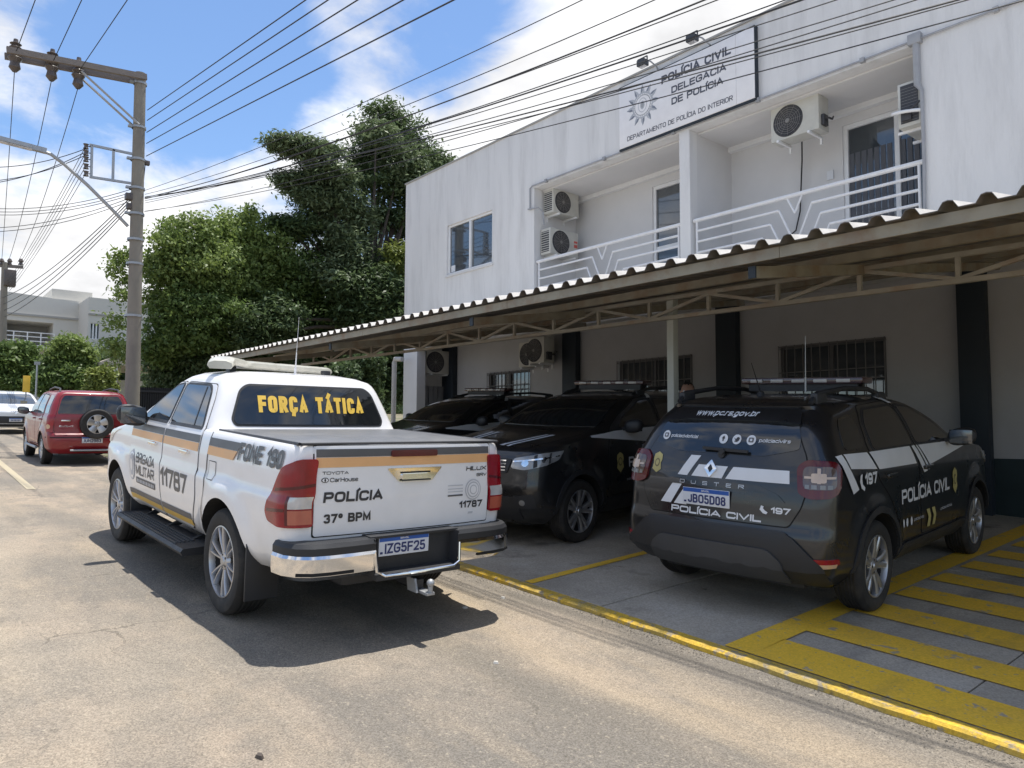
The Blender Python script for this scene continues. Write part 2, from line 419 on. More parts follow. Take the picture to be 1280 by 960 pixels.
# ------------------------------------------------------------------ mesh helpers
def finish(name, verts, faces, m, parent=None, smooth_angle=35, midx=None, mats=None):
    me = bpy.data.meshes.new(name)
    me.from_pydata([tuple(v) for v in verts], [], [tuple(f) for f in faces])
    for x in (mats or [m]): me.materials.append(x)
    if midx is not None: me.polygons.foreach_set('material_index', midx)
    if smooth_angle:
        me.polygons.foreach_set('use_smooth', [True]*len(me.polygons))
        me.set_sharp_from_angle(angle=R(smooth_angle))
    me.update()
    o = bpy.data.objects.new(name, me)
    COL.objects.link(o)
    if parent is not None: o.parent = parent
    return o
class MB:
    def __init__(s): s.v = []; s.f = []; s.mi = []; s.mats = []; s.cur = 0
    def use(s, m):
        if m not in s.mats: s.mats.append(m)
        s.cur = s.mats.index(m); return s
    def add(s, vs, fs):
        o = len(s.v); s.v += [Vector(v) for v in vs]
        s.f += [[i+o for i in f] for f in fs]; s.mi += [s.cur]*len(fs); return s
    def box(s, lo, hi, bev=0, mtx=None):
        x0, y0, z0 = lo; x1, y1, z1 = hi
        if bev:
            bm = bmesh.new(); bmesh.ops.create_cube(bm, size=1)
            for v in bm.verts:
                v.co = Vector(((x0+x1)/2+v.co.x*(x1-x0), (y0+y1)/2+v.co.y*(y1-y0), (z0+z1)/2+v.co.z*(z1-z0)))
            bmesh.ops.bevel(bm, geom=bm.edges[:], offset=bev, segments=2, affect='EDGES', profile=.6)
            vs = [v.co.copy() for v in bm.verts]; bm.verts.index_update()
            fs = [[v.index for v in f.verts] for f in bm.faces]; bm.free()
        else:
            vs = [Vector(p) for p in ((x0, y0, z0), (x1, y0, z0), (x1, y1, z0), (x0, y1, z0), (x0, y0, z1), (x1, y0, z1), (x1, y1, z1), (x0, y1, z1))]
            fs = [(0, 3, 2, 1), (4, 5, 6, 7), (0, 1, 5, 4), (1, 2, 6, 5), (2, 3, 7, 6), (3, 0, 4, 7)]
        if mtx: vs = [mtx@v for v in vs]
        return s.add(vs, fs)
    def bar(s, a, b, w, h, up=(0, 0, 1)):
        a, b = Vector(a), Vector(b); d = (b-a).normalized(); up = Vector(up)
        x = d.cross(up)
        if x.length < 1e-4: x = d.cross(Vector((0, 1, 0)))
        x.normalize(); y = x.cross(d)
        vs = [p+x*(w/2*i)+y*(h/2*j) for p in (a, b) for i, j in ((-1, -1), (1, -1), (1, 1), (-1, 1))]
        return s.add(vs, [(0, 1, 2, 3), (7, 6, 5, 4), (0, 4, 5, 1), (1, 5, 6, 2), (2, 6, 7, 3), (3, 7, 4, 0)])
    def tube(s, pts, r, n=8, cap=True):
        pts = [Vector(p) for p in pts]; rs = r if isinstance(r, (list, tuple)) else [r]*len(pts)
        vs = []; fs = []; x = None
        for i, p in enumerate(pts):
            d = (pts[min(i+1, len(pts)-1)]-pts[max(i-1, 0)]).normalized()
            if x is None:
                x = d.orthogonal().normalized()
            else:
                x = (x-d*x.dot(d)).normalized()
            y = d.cross(x)
            for k in range(n):
                t = 2*math.pi*k/n; vs.append(p+(x*math.cos(t)+y*math.sin(t))*rs[i])
        for i in range(len(pts)-1):
            for k in range(n):
                fs.append((i*n+k, i*n+(k+1) % n, (i+1)*n+(k+1) % n, (i+1)*n+k))
        if cap: fs += [tuple(range(n))[::-1], tuple(range((len(pts)-1)*n, len(pts)*n))]
        return s.add(vs, fs)
    def prism(s, poly, a, b, axis='y'):
        """poly in the plane across axis, from a to b"""
        def P(p, t):
            return {'y': (p[0], t, p[1]), 'x': (t, p[0], p[1]), 'z': (p[0], p[1], t)}[axis]
        n = len(poly)
        vs = [P(p, a) for p in poly]+[P(p, b) for p in poly]
        fs = [tuple(range(n)), tuple(range(n, 2*n))[::-1]]+[(i, i+n, (i+1) % n+n, (i+1) % n) for i in range(n)]
        return s.add(vs, fs)
    def lathe(s, prof, n, axis='y', org=(0, 0, 0)):
        """prof = (radius, along)"""
        vs = []; fs = []; m = len(prof); org = Vector(org)
        for k in range(n):
            t = 2*math.pi*k/n; c, q = math.cos(t), math.sin(t)
            for r, h in prof:
                vs.append(org+Vector({'y': (r*c, h, r*q), 'z': (r*c, r*q, h), 'x': (h, r*c, r*q)}[axis]))
        for k in range(n):
            for i in range(m-1):
                a = k*m+i; b = ((k+1) % n)*m+i
                fs.append((a, b, b+1, a+1))
        return s.add(vs, fs)
    def build(s, name, m=None, parent=None, ang=35):
        if s.mats: return finish(name, s.v, s.f, None, parent, ang, s.mi, s.mats)
        return finish(name, s.v, s.f, m, parent, ang)
def fixn(o):
    bm = bmesh.new(); bm.from_mesh(o.data)
    bmesh.ops.recalc_face_normals(bm, faces=bm.faces[:]); bm.to_mesh(o.data); bm.free(); return o
def tag(o, label=None, cat=None, group=None, kind=None):
    if label: o['label'] = label
    if cat: o['category'] = cat
    if group: o['group'] = group
    if kind: o['kind'] = kind
    return o
def empty(name, loc=(0, 0, 0), mtx=None):
    o = bpy.data.objects.new(name, None); COL.objects.link(o)
    o.empty_display_size = .3
    if mtx is not None: o.matrix_world = mtx
    else: o.location = loc
    return o
def kids(o): return [c for c in bpy.data.objects if c.parent == o]
def copy_tree(o, parent=None, table=None):
    if table is None:
        table = {}
        for c in bpy.data.objects:
            if c.parent: table.setdefault(c.parent.name, []).append(c)
    c = o.copy(); COL.objects.link(c); c.parent = parent
    if parent is not None: c.matrix_parent_inverse = o.matrix_parent_inverse.copy()
    for ch in table.get(o.name, []): copy_tree(ch, c, table)
    return c

# ------------------------------------------------------------------ a plain bold sans built from strokes
# glyph = (relative width, [(rounded?, points...)]) in a unit box; y 0..1 is the cap height
GL = {
 'A': (1.08, [(0, (0, 0), (.5, 1), (1, 0)), (0, (.2, .28), (.8, .28))]),
 'B': (.98, [(0, (0, 0), (0, 1)), (1, (0, 1), (.93, 1), (.93, .53), (0, .53)), (1, (0, .53), (1, .53), (1, 0), (0, 0))]),
 'C': (1.0, [(1, (1, .70), (1, 1), (0, 1), (0, 0), (1, 0), (1, .30))]),
 'D': (1.0, [(0, (0, 0), (0, 1)), (1, (0, 1), (1, 1), (1, 0), (0, 0))]),
 'E': (.9, [(0, (1, 1), (0, 1), (0, 0), (1, 0)), (0, (0, .52), (.9, .52))]),
 'F': (.85, [(0, (1, 1), (0, 1), (0, 0)), (0, (0, .5), (.88, .5))]),
 'G': (1.05, [(1, (1, .72), (1, 1), (0, 1), (0, 0), (1, 0), (1, .44)), (0, (1, .47), (.55, .47))]),
 'H': (.98, [(0, (0, 0), (0, 1)), (0, (1, 0), (1, 1)), (0, (0, .52), (1, .52))]),
 'I': (.0, [(0, (0, 0), (0, 1))]),
 'J': (.8, [(1, (1, 1), (1, 0), (0, 0), (0, .28))]),
 'L': (.82, [(0, (0, 1), (0, 0), (1, 0))]),
 'M': (1.2, [(0, (0, 0), (0, 1), (.5, .12), (1, 1), (1, 0))]),
 'N': (1.0, [(0, (0, 0), (0, 1), (1, 0), (1, 1))]),
 'O': (1.08, [(2, (0, 0), (0, 1), (1, 1), (1, 0))]),
 'P': (.95, [(0, (0, 0), (0, 1)), (1, (0, 1), (1, 1), (1, .44), (0, .44))]),
 'R': (1.0, [(0, (0, 0), (0, 1)), (1, (0, 1), (1, 1), (1, .48), (0, .48)), (0, (.5, .48), (1, 0))]),
 'S': (.95, [(3, (1, .76), (1, 1), (0, 1), (0, .54), (1, .48), (1, 0), (0, 0), (0, .26))]),
 'T': (.95, [(0, (0, 1), (1, 1)), (0, (.5, 1), (.5, 0))]),
 'U': (1.0, [(1, (0, 1), (0, 0), (1, 0), (1, 1))]),
 'V': (1.05, [(0, (0, 1), (.5, 0), (1, 1))]),
 'W': (1.5, [(0, (0, 1), (.26, 0), (.5, .92), (.74, 0), (1, 1))]),
 'X': (1.0, [(0, (0, 0), (1, 1)), (0, (0, 1), (1, 0))]),
 'Y': (1.0, [(0, (0, 1), (.5, .45), (1, 1)), (0, (.5, .45), (.5, 0))]),
 'Z': (.9, [(0, (0, 1), (1, 1), (0, 0), (1, 0))]),
 '0': (.85, [(2, (0, 0), (0, 1), (1, 1), (1, 0))]),
 '1': (.42, [(0, (0, .70), (1, 1), (1, 0))]),
 '2': (.85, [(1, (0, .72), (0, 1), (1, 1), (1, .55), (0, .0)), (0, (0, 0), (1, 0))]),
 '3': (.85, [(1, (0, .76), (0, 1), (.95, 1), (.95, .53), (.4, .53)), (1, (.4, .53), (1, .53), (1, 0), (0, 0), (0, .24))]),
 '4': (.9, [(0, (.72, 0), (.72, 1), (0, .3), (1, .3))]),
 '5': (.85, [(0, (.95, 1), (.1, 1), (.03, .54)), (1, (.03, .54), (1, .62), (1, 0), (0, 0), (0, .24))]),
 '6': (.88, [(1, (.95, .8), (.95, 1), (0, 1), (0, 0), (1, 0), (1, .56), (0, .56))]),
 '7': (.85, [(0, (0, 1), (1, 1), (.35, 0))]),
 '8': (.88, [(2, (.04, .54), (.04, 1), (.96, 1), (.96, .54)), (2, (0, 0), (0, .54), (1, .54), (1, 0))]),
 '9': (.88, [(1, (.05, .2), (.05, 0), (1, 0), (1, 1), (0, 1), (0, .44), (1, .44))]),
 'a': (.72, [(1, (0, .62), (0, .72), (1, .72), (1, 0)), (2, (0, 0), (0, .42), (1, .42), (1, 0))]),
 'b': (.75, [(0, (0, 0), (0, 1)), (2, (0, 0), (0, .72), (1, .72), (1, 0))]),
 'c': (.7, [(1, (1, .55), (1, .72), (0, .72), (0, 0), (1, 0), (1, .17))]),
 'e': (.75, [(1, (0, .37), (1, .37), (1, .72), (0, .72), (0, 0), (1, 0), (1, .12))]),
 'f': (.45, [(1, (1, 1), (.35, 1), (.35, 0)), (0, (0, .66), (1, .66))]),
 'g': (.75, [(2, (0, 0), (0, .72), (1, .72), (1, 0)), (1, (1, .72), (1, -.26), (0, -.26))]),
 'i': (.0, [(0, (0, 0), (0, .62)), (0, (0, .92), (0, 1))]),
 'l': (.0, [(0, (0, 0), (0, 1))]),
 'n': (.72, [(0, (0, 0), (0, .72)), (1, (0, .72), (1, .72), (1, 0))]),
 'o': (.78, [(2, (0, 0), (0, .72), (1, .72), (1, 0))]),
 'p': (.75, [(0, (0, .72), (0, -.28)), (2, (0, 0), (0, .72), (1, .72), (1, 0))]),
 'r': (.45, [(0, (0, 0), (0, .72)), (1, (0, .5), (0, .72), (1, .72))]),
 's': (.68, [(3, (1, .58), (1, .72), (0, .72), (0, .38), (1, .34), (1, 0), (0, 0), (0, .14))]),
 't': (.42, [(0, (.4, 1), (.4, 0)), (0, (0, .70), (1, .70))]),
 'u': (.72, [(1, (0, .72), (0, 0), (1, 0)), (0, (1, .72), (1, 0))]),
 'v': (.75, [(0, (0, .72), (.5, 0), (1, .72))]),
 'w': (1.1, [(0, (0, .72), (.25, 0), (.5, .68), (.75, 0), (1, .72))]),
 'x': (.7, [(0, (0, 0), (1, .72)), (0, (0, .72), (1, 0))]),
 '.': (.0, [(0, (0, .0), (0, .03))]),
 'º': (.5, [(2, (0, .62), (0, 1), (1, 1), (1, .62))]),
 ' ': (.35, []),
}
GL['Í'] = ('I', (0, (.0, 1.16), (.28, 1.34))); GL['Á'] = ('A', (0, (.42, 1.16), (.66, 1.34))); GL['Ç'] = ('C', (0, (.5, -.02), (.42, -.26)))
GL['Q'] = (1.08, [(2, (0, 0), (0, 1), (1, 1), (1, 0)), (0, (.6, .3), (1.05, -.05))])
def stroke_path(pts, kind, w, h):
    """pts in final units -> denser rounded polyline, closed flag"""
    P = [Vector(p) for p in pts]; closed = kind == 2
    if kind == 0: return P, False
    out = []; n = len(P)
    for i in range(n):
        if not closed and i in (0, n-1): out.append(P[i]); continue
        a, p, b = P[i-1], P[i], P[(i+1) % n]
        da, db = a-p, b-p
        la = da.length*(.5 if (closed or 0 < i-1) else .95); lb = db.length*(.5 if (closed or i+1 < n-1) else .95)
        r = min(la, lb, .6*w, .44*h); r2 = r
        A = p+da.normalized()*r; B = p+db.normalized()*r2
        for k in range(7):
            t = k/6; q = A*(1-t)**2+p*2*t*(1-t)+B*t*t
            # pull the quadratic a little toward the corner: fuller bowls
            q = q.lerp(p, .08*math.sin(math.pi*t)); out.append(q)
    # drop doubles
    res = [out[0]]
    for q in out[1:]:
        if (q-res[-1]).length > 1e-4*max(w, h, .001)*20: res.append(q)
    if closed and (res[0]-res[-1]).length < 1e-3*max(w, h): res.pop()
    return res, closed
def thick(P, closed, t, ext):
    n = len(P); L = []; R_ = []
    if not closed and ext:
        P = list(P); P[0] = P[0]+(P[0]-P[1]).normalized()*t/2*ext; P[-1] = P[-1]+(P[-1]-P[-2]).normalized()*t/2*ext
    for i in range(n):
        a = P[i-1] if (i or closed) else None; b = P[(i+1) % n] if (i < n-1 or closed) else None
        d1 = (P[i]-a).normalized() if a is not None else None; d2 = (b-P[i]).normalized() if b is not None else None
        if d1 is None: d1 = d2
        if d2 is None: d2 = d1
        n1 = Vector((-d1.y, d1.x)); n2 = Vector((-d2.y, d2.x)); m = n1+n2
        m = n1 if m.length < .05 else m.normalized()
        k = min(1/max(.3, m.dot(n1)), 2.4)
        L.append(P[i]+m*(t/2*k)); R_.append(P[i]-m*(t/2*k))
    vs = L+R_; fs = [(i, (i+1) % n, n+(i+1) % n, n+i) for i in range(n if closed else n-1)]
    return vs, fs
def text_fit(txt, w, h, bold=.02, shear=0, space=1.0, weight=None):
    """lettering w wide and h high (cap height) -> verts (x, y, layer) and faces"""
    t = h*(weight or min(.245, .15+bold*2.8))
    gap = (.05*h+t*.20)*space
    adv = []; tot = 0
    for c in txt:
        g = GL.get(c, GL['O']); g0 = GL[g[0]] if isinstance(g[0], str) else g
        adv.append(g0[0]); tot += g0[0]
    ngap = len(txt)-1
    # widths share what is left after strokes and gaps
    t = min(t, w/(len(txt)*1.0+ngap*.3+.01)*.52)
    gap = min(gap, w*.30/max(1, ngap)*space) if space <= 1.2 else w*.52/max(1, ngap)
    k = (w-ngap*gap-t*len(txt))/max(tot, .01)
    V = []; Fc = []; x = 0; layer = 0
    for c, a in zip(txt, adv):
        g = GL.get(c, GL['O']); strokes = list(GL[g[0]][1])+list(g[1:]) if isinstance(g[0], str) else g[1]
        gw = a*k
        for si, s in enumerate(strokes):
            kind = s[0]; ax = gw if a else h*.6
            pts = [(x+t/2+p[0]*ax, t/2+p[1]*(h-t)) for p in s[1:]]
            P, cl = stroke_path(pts, kind, max(gw, .2*h), h-t)
            vs, fs = thick(P, cl, t, 1 if kind in (0,) and len(s) == 3 else .0)
            if kind == 0 and len(s) > 3:
                vs, fs = thick(P, cl, t, .6 if c in 'AVWMNvwx' else (1 if c in 'EFLZ74' else .5))
            o = len(V); V += [(v.x, min(max(v.y, -.34*h), 1.42*h) if not (abs(v.y) < 0) else v.y, si) for v in vs]; Fc += [tuple(o+i for i in f) for f in fs]
        x += gw+t+gap
    # square off what juts past the cap lines on diagonal letters
    V = [(vx, (min(vy, h) if vy < h*1.07 else vy) if vy > 0 else (0 if vy > -.07*h else vy), l) for vx, vy, l in V]
    V = [(vx+shear*vy, vy, l) for vx, vy, l in V]
    return V, Fc
def text_object(name, txt, w, h, origin, ux, uy, m, parent=None, bold=.02, depth=.004, shear=0, space=1.0, weight=None):
    """lettering standing proud of a flat face: origin = lower left, ux/uy unit axes"""
    v, f = text_fit(txt, w, h, bold, shear, space, weight)
    ux, uy, origin = Vector(ux), Vector(uy), Vector(origin); n = ux.cross(uy)
    vs = [origin+ux*x+uy*y+n*(depth+.0003*l) for x, y, l in v]
    return finish(name, vs, f, m, parent, 0)

# ------------------------------------------------------------------ ground, street, lot
def grid_sheet(name, xs, ys, zf, m, kind='structure', parent=None):
    vs = [(x, y, zf(x, y)) for x in xs for y in ys]; n = len(ys)
    fs = [(i*n+j, (i+1)*n+j, (i+1)*n+j+1, i*n+j+1) for i in range(len(xs)-1) for j in range(n-1)]
    o = finish(name, vs, fs, m, parent, 60)
    if kind: o['kind'] = kind
    return o
def build_ground():
    xs = [-900, -400, -200, -120, -90, -75, -60]+[-58+2*i for i in range(14)]+[-30+.75*i for i in range(45)]+[4, 6, 10, 16, 30, 60, 150, 500]
    ys = [-600, -200, -80, -30, -15, -8, -4, -2, 0, 1, 2, 2.5, 3, 3.5, 3.7, 3.9, 4.05, 4.15, 4.225]
    grid_sheet('street', xs, ys, roadz, M['road'])
    ys2 = [4.22, 6, 9, 12, 20, 40, 100, 300, 800]
    grid_sheet('ground', xs, ys2, lambda x, y: roadz(x, 4.0)-.03+GB*(min(y, 30)-4.22) if y > 4.3 else roadz(x, 4.1)-.10, M['soil'])
    # kerb line is slightly skewed to the facade
build_ground()
LOT_X0, LOT_X1, LOT_Y1 = -15.9, 3.2, 11.4
def ky(x): return 4.215-.034*(x+4.2)*.6       # kerb edge
def build_lot():
    random.seed(4)
    lot = empty('parking_lot', (0, 0, 0)); tag(lot, kind='structure')
    joints = [LOT_X1, 1.0, -1.64, -4.09, -6.6, -9.1, -11.6, -14.0, LOT_X0]
    rows = [None, 7.6, LOT_Y1]
    for a, b in zip(joints, joints[1:]):
        for r in range(2):
            g = .006
            x0, x1 = b+g, a-g
            y00, y01 = (ky(x0)+.10, ky(x1)+.10) if r == 0 else (7.6+g, 7.6+g)
            y1 = 7.6-g if r == 0 else LOT_Y1
            t = random.uniform(-.002, .002)
            vs = []
            for zo in (-.16, t-.003, t):
                i = .004 if zo == t else 0
                vs += [(x0+i, y00+i, lotz(x0, y00)+zo), (x1-i, y01+i, lotz(x1, y01)+zo), (x1-i, y1-i, lotz(x1, y1)+zo), (x0+i, y1-i, lotz(x0, y1)+zo)]
            fs = [(8, 9, 10, 11)]
            for k in (0, 4): fs += [(k+i, k+(i+1) % 4, k+4+(i+1) % 4, k+4+i) for i in range(4)]
            finish('concrete_slab', vs, fs, M['concrete'], lot, 0)
    bed = MB(); x0, x1 = LOT_X0, LOT_X1
    bed.add([(x0, ky(x0)+.02, lotz(x0, ky(x0))-.17), (x1, ky(x1)+.02, lotz(x1, ky(x1))-.17), (x1, LOT_Y1, lotz(x1, LOT_Y1)-.03), (x0, LOT_Y1, lotz(x0, LOT_Y1)-.03)], [(0, 1, 2, 3)])
    bed.build('slab_bed', M['soil'], lot)
build_lot()
def sheet(name, pts, lift, m, parent=None, sub=1):
    """painted marking following the lot plane"""
    vs = [(x, y, lotz(x, y)+lift) for x, y in pts]
    o = finish(name, vs, [tuple(range(len(vs)))], m, parent, 0)
    return o
def build_markings():
    random.seed(7)
    # kerb: a painted concrete edge, slightly ragged
    kx = [LOT_X0+.25*i for i in range(int((LOT_X1-LOT_X0)/.25)+1)]
    vs = []; fs = []
    for i, x in enumerate(kx):
        j = random.uniform(-.008, .008); y = ky(x)+j; z = lotz(x, y)
        vs += [(x, y-.012, z-.17), (x, y-.004+j*.4, z-.012), (x, y+.012, z+.004), (x, ky(x)+.098, z+.0045), (x, ky(x)+.098, z-.17)]
    for i in range(len(kx)-1):
        for k in range(4): fs.append((i*5+k, i*5+k+1, (i+1)*5+k+1, (i+1)*5+k))
    o = finish('kerb', vs, fs, M['kerb'], None, 30); fixn(o); o['kind'] = 'structure'
    mk = empty('bay_markings', (0, 0, 0)); tag(mk, kind='structure')
    def strip(x, y0, y1, w, ang=0):
        sheet('bay_line', [(x-w/2, y0), (x+w/2, y0), (x+w/2+ang, y1), (x-w/2+ang, y1)], .0065, M['yellow'], mk)
    strip(-4.97, ky(-5)+.102, 10.6, .10, -.35)
    strip(-8.1, ky(-8)+.10, 10.6, .10, -.3)
    strip(-11.2, ky(-11)+.10, 10.6, .10, -.25)
    # hatched bay
    xb = -2.95
    sheet('bay_line', [(xb, ky(xb)+.099), (xb+.21, ky(xb+.21)+.099), (xb+.12, 10.9), (xb-.09, 10.9)], .0065, M['yellow'], mk)
    y = 4.32
    sheet('hatch_stripe', [(xb+.212, ky(xb+.21)+.099), (3.1, ky(3.1)+.099), (3.1, y+.21), (xb+.19, y+.37)], .0065, M['yellow'], mk)
    y = 4.97
    while y < 10.6:
        sheet('hatch_stripe', [(xb+.2, y), (3.1, y-.16), (3.1, y+.36-.16), (xb+.2, y+.36)], .0065, M['yellow'], mk)
        y += .70
build_markings()
def build_grit():
    rng = np.random.default_rng(5); V = []; F = []
    for k in range(5200):
        x = rng.uniform(-8, 1.5); y = ky(x)-abs(rng.normal())*.06-.008
        if rng.random() < .35: y = ky(x)-rng.uniform(0, .5)**1.5
        if math.sin(x*3.1)+math.sin(x*7.7+1) < rng.uniform(-1.6, .8): continue
        r = rng.uniform(.002, .007)*(1.6 if rng.random() < .06 else 1); z = roadz(x, y); o = len(V); a_ = rng.uniform(0, 3)
        for i in range(3): V.append((x+r*math.cos(a_+i*2.09), y+r*math.sin(a_+i*2.09), z))
        V.append((x+r*.2, y, z+r*rng.uniform(.5, 1.1))); F += [(o, o+1, o+3), (o+1, o+2, o+3), (o+2, o, o+3)]
    o = finish('grit', V, F, M['grit'], None, 0); tag(o, 'dark grit and crumbs gathered along the foot of the yellow kerb', 'grit', kind='stuff')
M['grit'] = mat('grit', (.16, .14, .11), .9, var=.4, scale=40)
build_grit()
# street paint and scraps
def road_strip(name, pts, m, lift=.006):
    vs = [(x, y, roadz(x, y)+lift) for x, y in pts]; n = len(vs)//2
    fs = [(i, i+1, n*2-2-i, n*2-1-i) for i in range(n-1)]
    o = finish(name, vs, fs, m, None, 0); o['kind'] = 'structure'; return o
a, b = (-21.5, 2.0), (-8.0, 1.35)
def build_street_line():
    N = 40; L1 = []; L2 = []
    for i in range(N+1):
        t = i/N; x = -32+t*18; y = 1.95-.02*(x+24); L1.append((x, y-.06)); L2.append((x, y+.06))
    road_strip('street_line', L1+L2[::-1], M['white_line'])
build_street_line()
def scrap(x, y, r, label, m='litter', h=.012):
    mb = MB(); n = 6; random.seed(int(x*1000)); z = roadz(x, y) if y < 4.2 else lotz(x, y)
    top = [(x+r*math.cos(k*math.tau/n)*random.uniform(.6, 1.1), y+r*.7*math.sin(k*math.tau/n)*random.uniform(.6, 1.1)) for k in range(n)]
    vs = [(a_, b_, z+.001) for a_, b_ in top]+[(x+(a_-x)*.7, y+(b_-y)*.7, z+h*random.uniform(.6, 1.2)) for a_, b_ in top]
    mb.add(vs, [tuple(range(n, 2*n))]+[(i, (i+1) % n, (i+1) % n+n, i+n) for i in range(n)])
    o = mb.build('stone', M[m]); tag(o, label, 'stone')
scrap(-4.83, 3.55, .035, 'small pale scrap lying on the street by the pickup tow ball')
scrap(-4.85, 3.95, .028, 'small pale stone on the street near the yellow kerb, left of the bay line')
scrap(-3.75, 3.0, .03, 'small flat pale stone lying alone on the sunny street')
scrap(-3.4, 1.35, .03, 'small dark pebble on the street in front of the pickup shadow', 'bark', .02)

# ------------------------------------------------------------------ the station
FY = 10.0; BX0 = -16.35; BX1 = 4.6; LY = 11.2; TOPZ = 6.42
B1 = (-11.32, -7.63); B2 = (-7.42, -3.80); SOF = 5.06; SLAB = 2.45
def build_station():
    st = empty('police_station', (BX0, LY, lotz(BX0, LY)))
    tag(st, 'two storey white police station with recessed balconies behind the canopy', 'building')
    off = Vector((BX0, LY, lotz(BX0, LY)))
    def fin(mb, name, m, par=None, ang=35):
        mb.v = [v-off for v in mb.v]; return mb.build(name, m, par or st, ang)
    def bx(name, lo, hi, m, par=None, bev=0): mb = MB(); mb.box(lo, hi, bev); return fin(mb, name, m, par)
    F = M['facade']
    # upper front wall as separate pieces round the openings and the window hole
    W1 = (-14.45, -12.72, 3.73, 4.93)
    T = .2
    def wall(x0, x1, z0, z1, name='wall'): return bx(name, (x0, FY, z0), (x1, FY+T, z1), F)
    # one mesh: front wall with openings
    xs = sorted({BX0, W1[0], W1[1], B1[0], B1[1], B2[0], B2[1], BX1}); zs = [1.6, W1[2], W1[3], SOF, TOPZ]
    def open_(x, z):
        if W1[0] < x < W1[1] and W1[2] < z < W1[3]: return True
        return (B1[0] < x < B1[1] or B2[0] < x < B2[1]) and SLAB-.12 < z < SOF
    xs = sorted(set(xs)); zs = sorted({2.06, SLAB-.12, W1[2], W1[3], SOF, TOPZ})
    mb = MB(); vid = {}
    def V(x, y, z):
        k = (round(x, 4), round(y, 4), round(z, 4))
        if k not in vid: vid[k] = len(mb.v); mb.v.append(Vector(k)-off)
        return vid[k]
    solid = {(i, j): not open_((xs[i]+xs[i+1])/2, (zs[j]+zs[j+1])/2) for i in range(len(xs)-1) for j in range(len(zs)-1)}
    for (i, j), s in solid.items():
        if not s: continue
        x0, x1, z0, z1 = xs[i], xs[i+1], zs[j], zs[j+1]; y0, y1 = FY, FY+T
        mb.f += [(V(x0, y0, z0), V(x1, y0, z0), V(x1, y0, z1), V(x0, y0, z1)), (V(x0, y1, z0), V(x0, y1, z1), V(x1, y1, z1), V(x1, y1, z0))]
        for di, dj, q in ((-1, 0, ((x0, z0), (x0, z1))), (1, 0, ((x1, z1), (x1, z0))), (0, -1, ((x1, z0), (x0, z0))), (0, 1, ((x0, z1), (x1, z1)))):
            if not solid.get((i+di, j+dj), False):
                (a0, c0), (a1, c1) = q
                mb.f.append((V(a0, y0, c0), V(a0, y1, c0), V(a1, y1, c1), V(a1, y0, c1)))
    mb.mi = [0]*len(mb.f); w = mb.build('front_wall', F, st, 30); fixn(w)
    # parapet cap, side wall, floor slab, soffit, recess walls, roof
    bx('parapet_cap', (BX0-.03, FY-.025, TOPZ), (BX1, FY+T+.03, TOPZ+.035), M['grey_wall_dark'])
    bx('side_wall', (BX0, FY+T, 2.06), (BX0+.2, 17, TOPZ-.002), F)
    bx('balcony_slab', (BX0+.2, FY+T, SLAB-.2), (BX1, LY, SLAB), M['facade_clean'])
    bx('balcony_ceiling', (BX0+.2, FY+T, SOF), (BX1, LY, SOF+.12), M['facade_clean'])
    for x in (B1[0], B2[0]): 
        mb = MB()
        mb.box((x, FY+T+.03, SOF-.035), (x+3.6, LY-.02, SOF-.004)); fin(mb, 'ceiling_panel', M['facade_clean'])
    bx('roof', (BX0+.2, FY+T, 6.1), (BX1, 17, 6.2), M['grey_wall_dark'])
    for x0, x1 in ((B1[0]-.2, B1[0]), (B1[1], B2[0]), (B2[1], B2[1]+.2)):
        bx('recess_wall', (x0, FY+T, SLAB), (x1, LY, SOF), M['facade_clean'])
    # cornice strips under the balcony ceiling
    for x0, x1 in (B1, B2):
        mb = MB(); mb.box((x0+.002, LY-.10, SOF-.12), (x1-.002, LY-.002, SOF-.036)); mb.box((x1-.10, FY+T+.04, SOF-.118), (x1-.002, LY-.10, SOF-.037)); fin(mb, 'cornice', M['frame_white'])
    # upper rear wall of the balconies with doors
    doors = [(-9.20, -7.95), (-5.42, -4.02)]; DZ = 4.80
    xs2 = [B1[0]-.2, doors[0][0], doors[0][1], doors[1][0], doors[1][1], B2[1]+.2]
    for k in range(5):
        if k in (1, 3): bx('balcony_wall', (xs2[k], LY, DZ), (xs2[k+1], LY+.15, SOF), M['facade_clean'])
        else: bx('balcony_wall', (xs2[k], LY, SLAB), (xs2[k+1], LY+.15, SOF), M['facade_clean'])
    for x0, x1 in doors:
        d = MB(); y = LY+.02
        for a_, b_ in (((x0, SLAB), (x0+.07, DZ)), ((x1-.07, SLAB), (x1, DZ)), ((x0+.07, DZ-.07), (x1-.07, DZ)), ((x0+.07, SLAB), (x1-.07, SLAB+.06))):
            d.box((a_[0], y, a_[1]), (b_[0], y+.09, b_[1]), .004)
        mid = x0+(x1-x0)*.57
        d.box((mid-.035, y+.01, SLAB+.06), (mid+.035, y+.08, DZ-.07), .004); d.box((x0+.07, y+.012, 3.52), (mid-.035, y+.03, 3.60)) if x0 < -8 else None
        f_ = fin(d, 'balcony_door', M['frame_white'])
        bx('door_pane', (x0+.07, y+.04, SLAB+.06), (mid-.035, y+.05, DZ-.07), M['glass_win'], f_)
        bx('door_pane', (mid+.035, y+.05, SLAB+.06), (x1-.07, y+.06, DZ-.07), M['glass_win'], f_)
        # vertical blind slats behind are seen through the pane only as tone: real strips on the lit door
        if x0 > -6:
            n = int((x1-x0-.14)/.095)
            for k in range(n):
                xx = x0+.075+k*.095
                if abs(xx+.045-mid) < .08: continue
                bl = MB(); yb = y+.028
                bl.box((xx, y+.034, SLAB+.08), (xx+.072, y+.038, DZ-.46), 0, None); fin(bl, 'blind_slat', M['blind'], f_)
    # corner window
    x0, x1, z0, z1 = W1
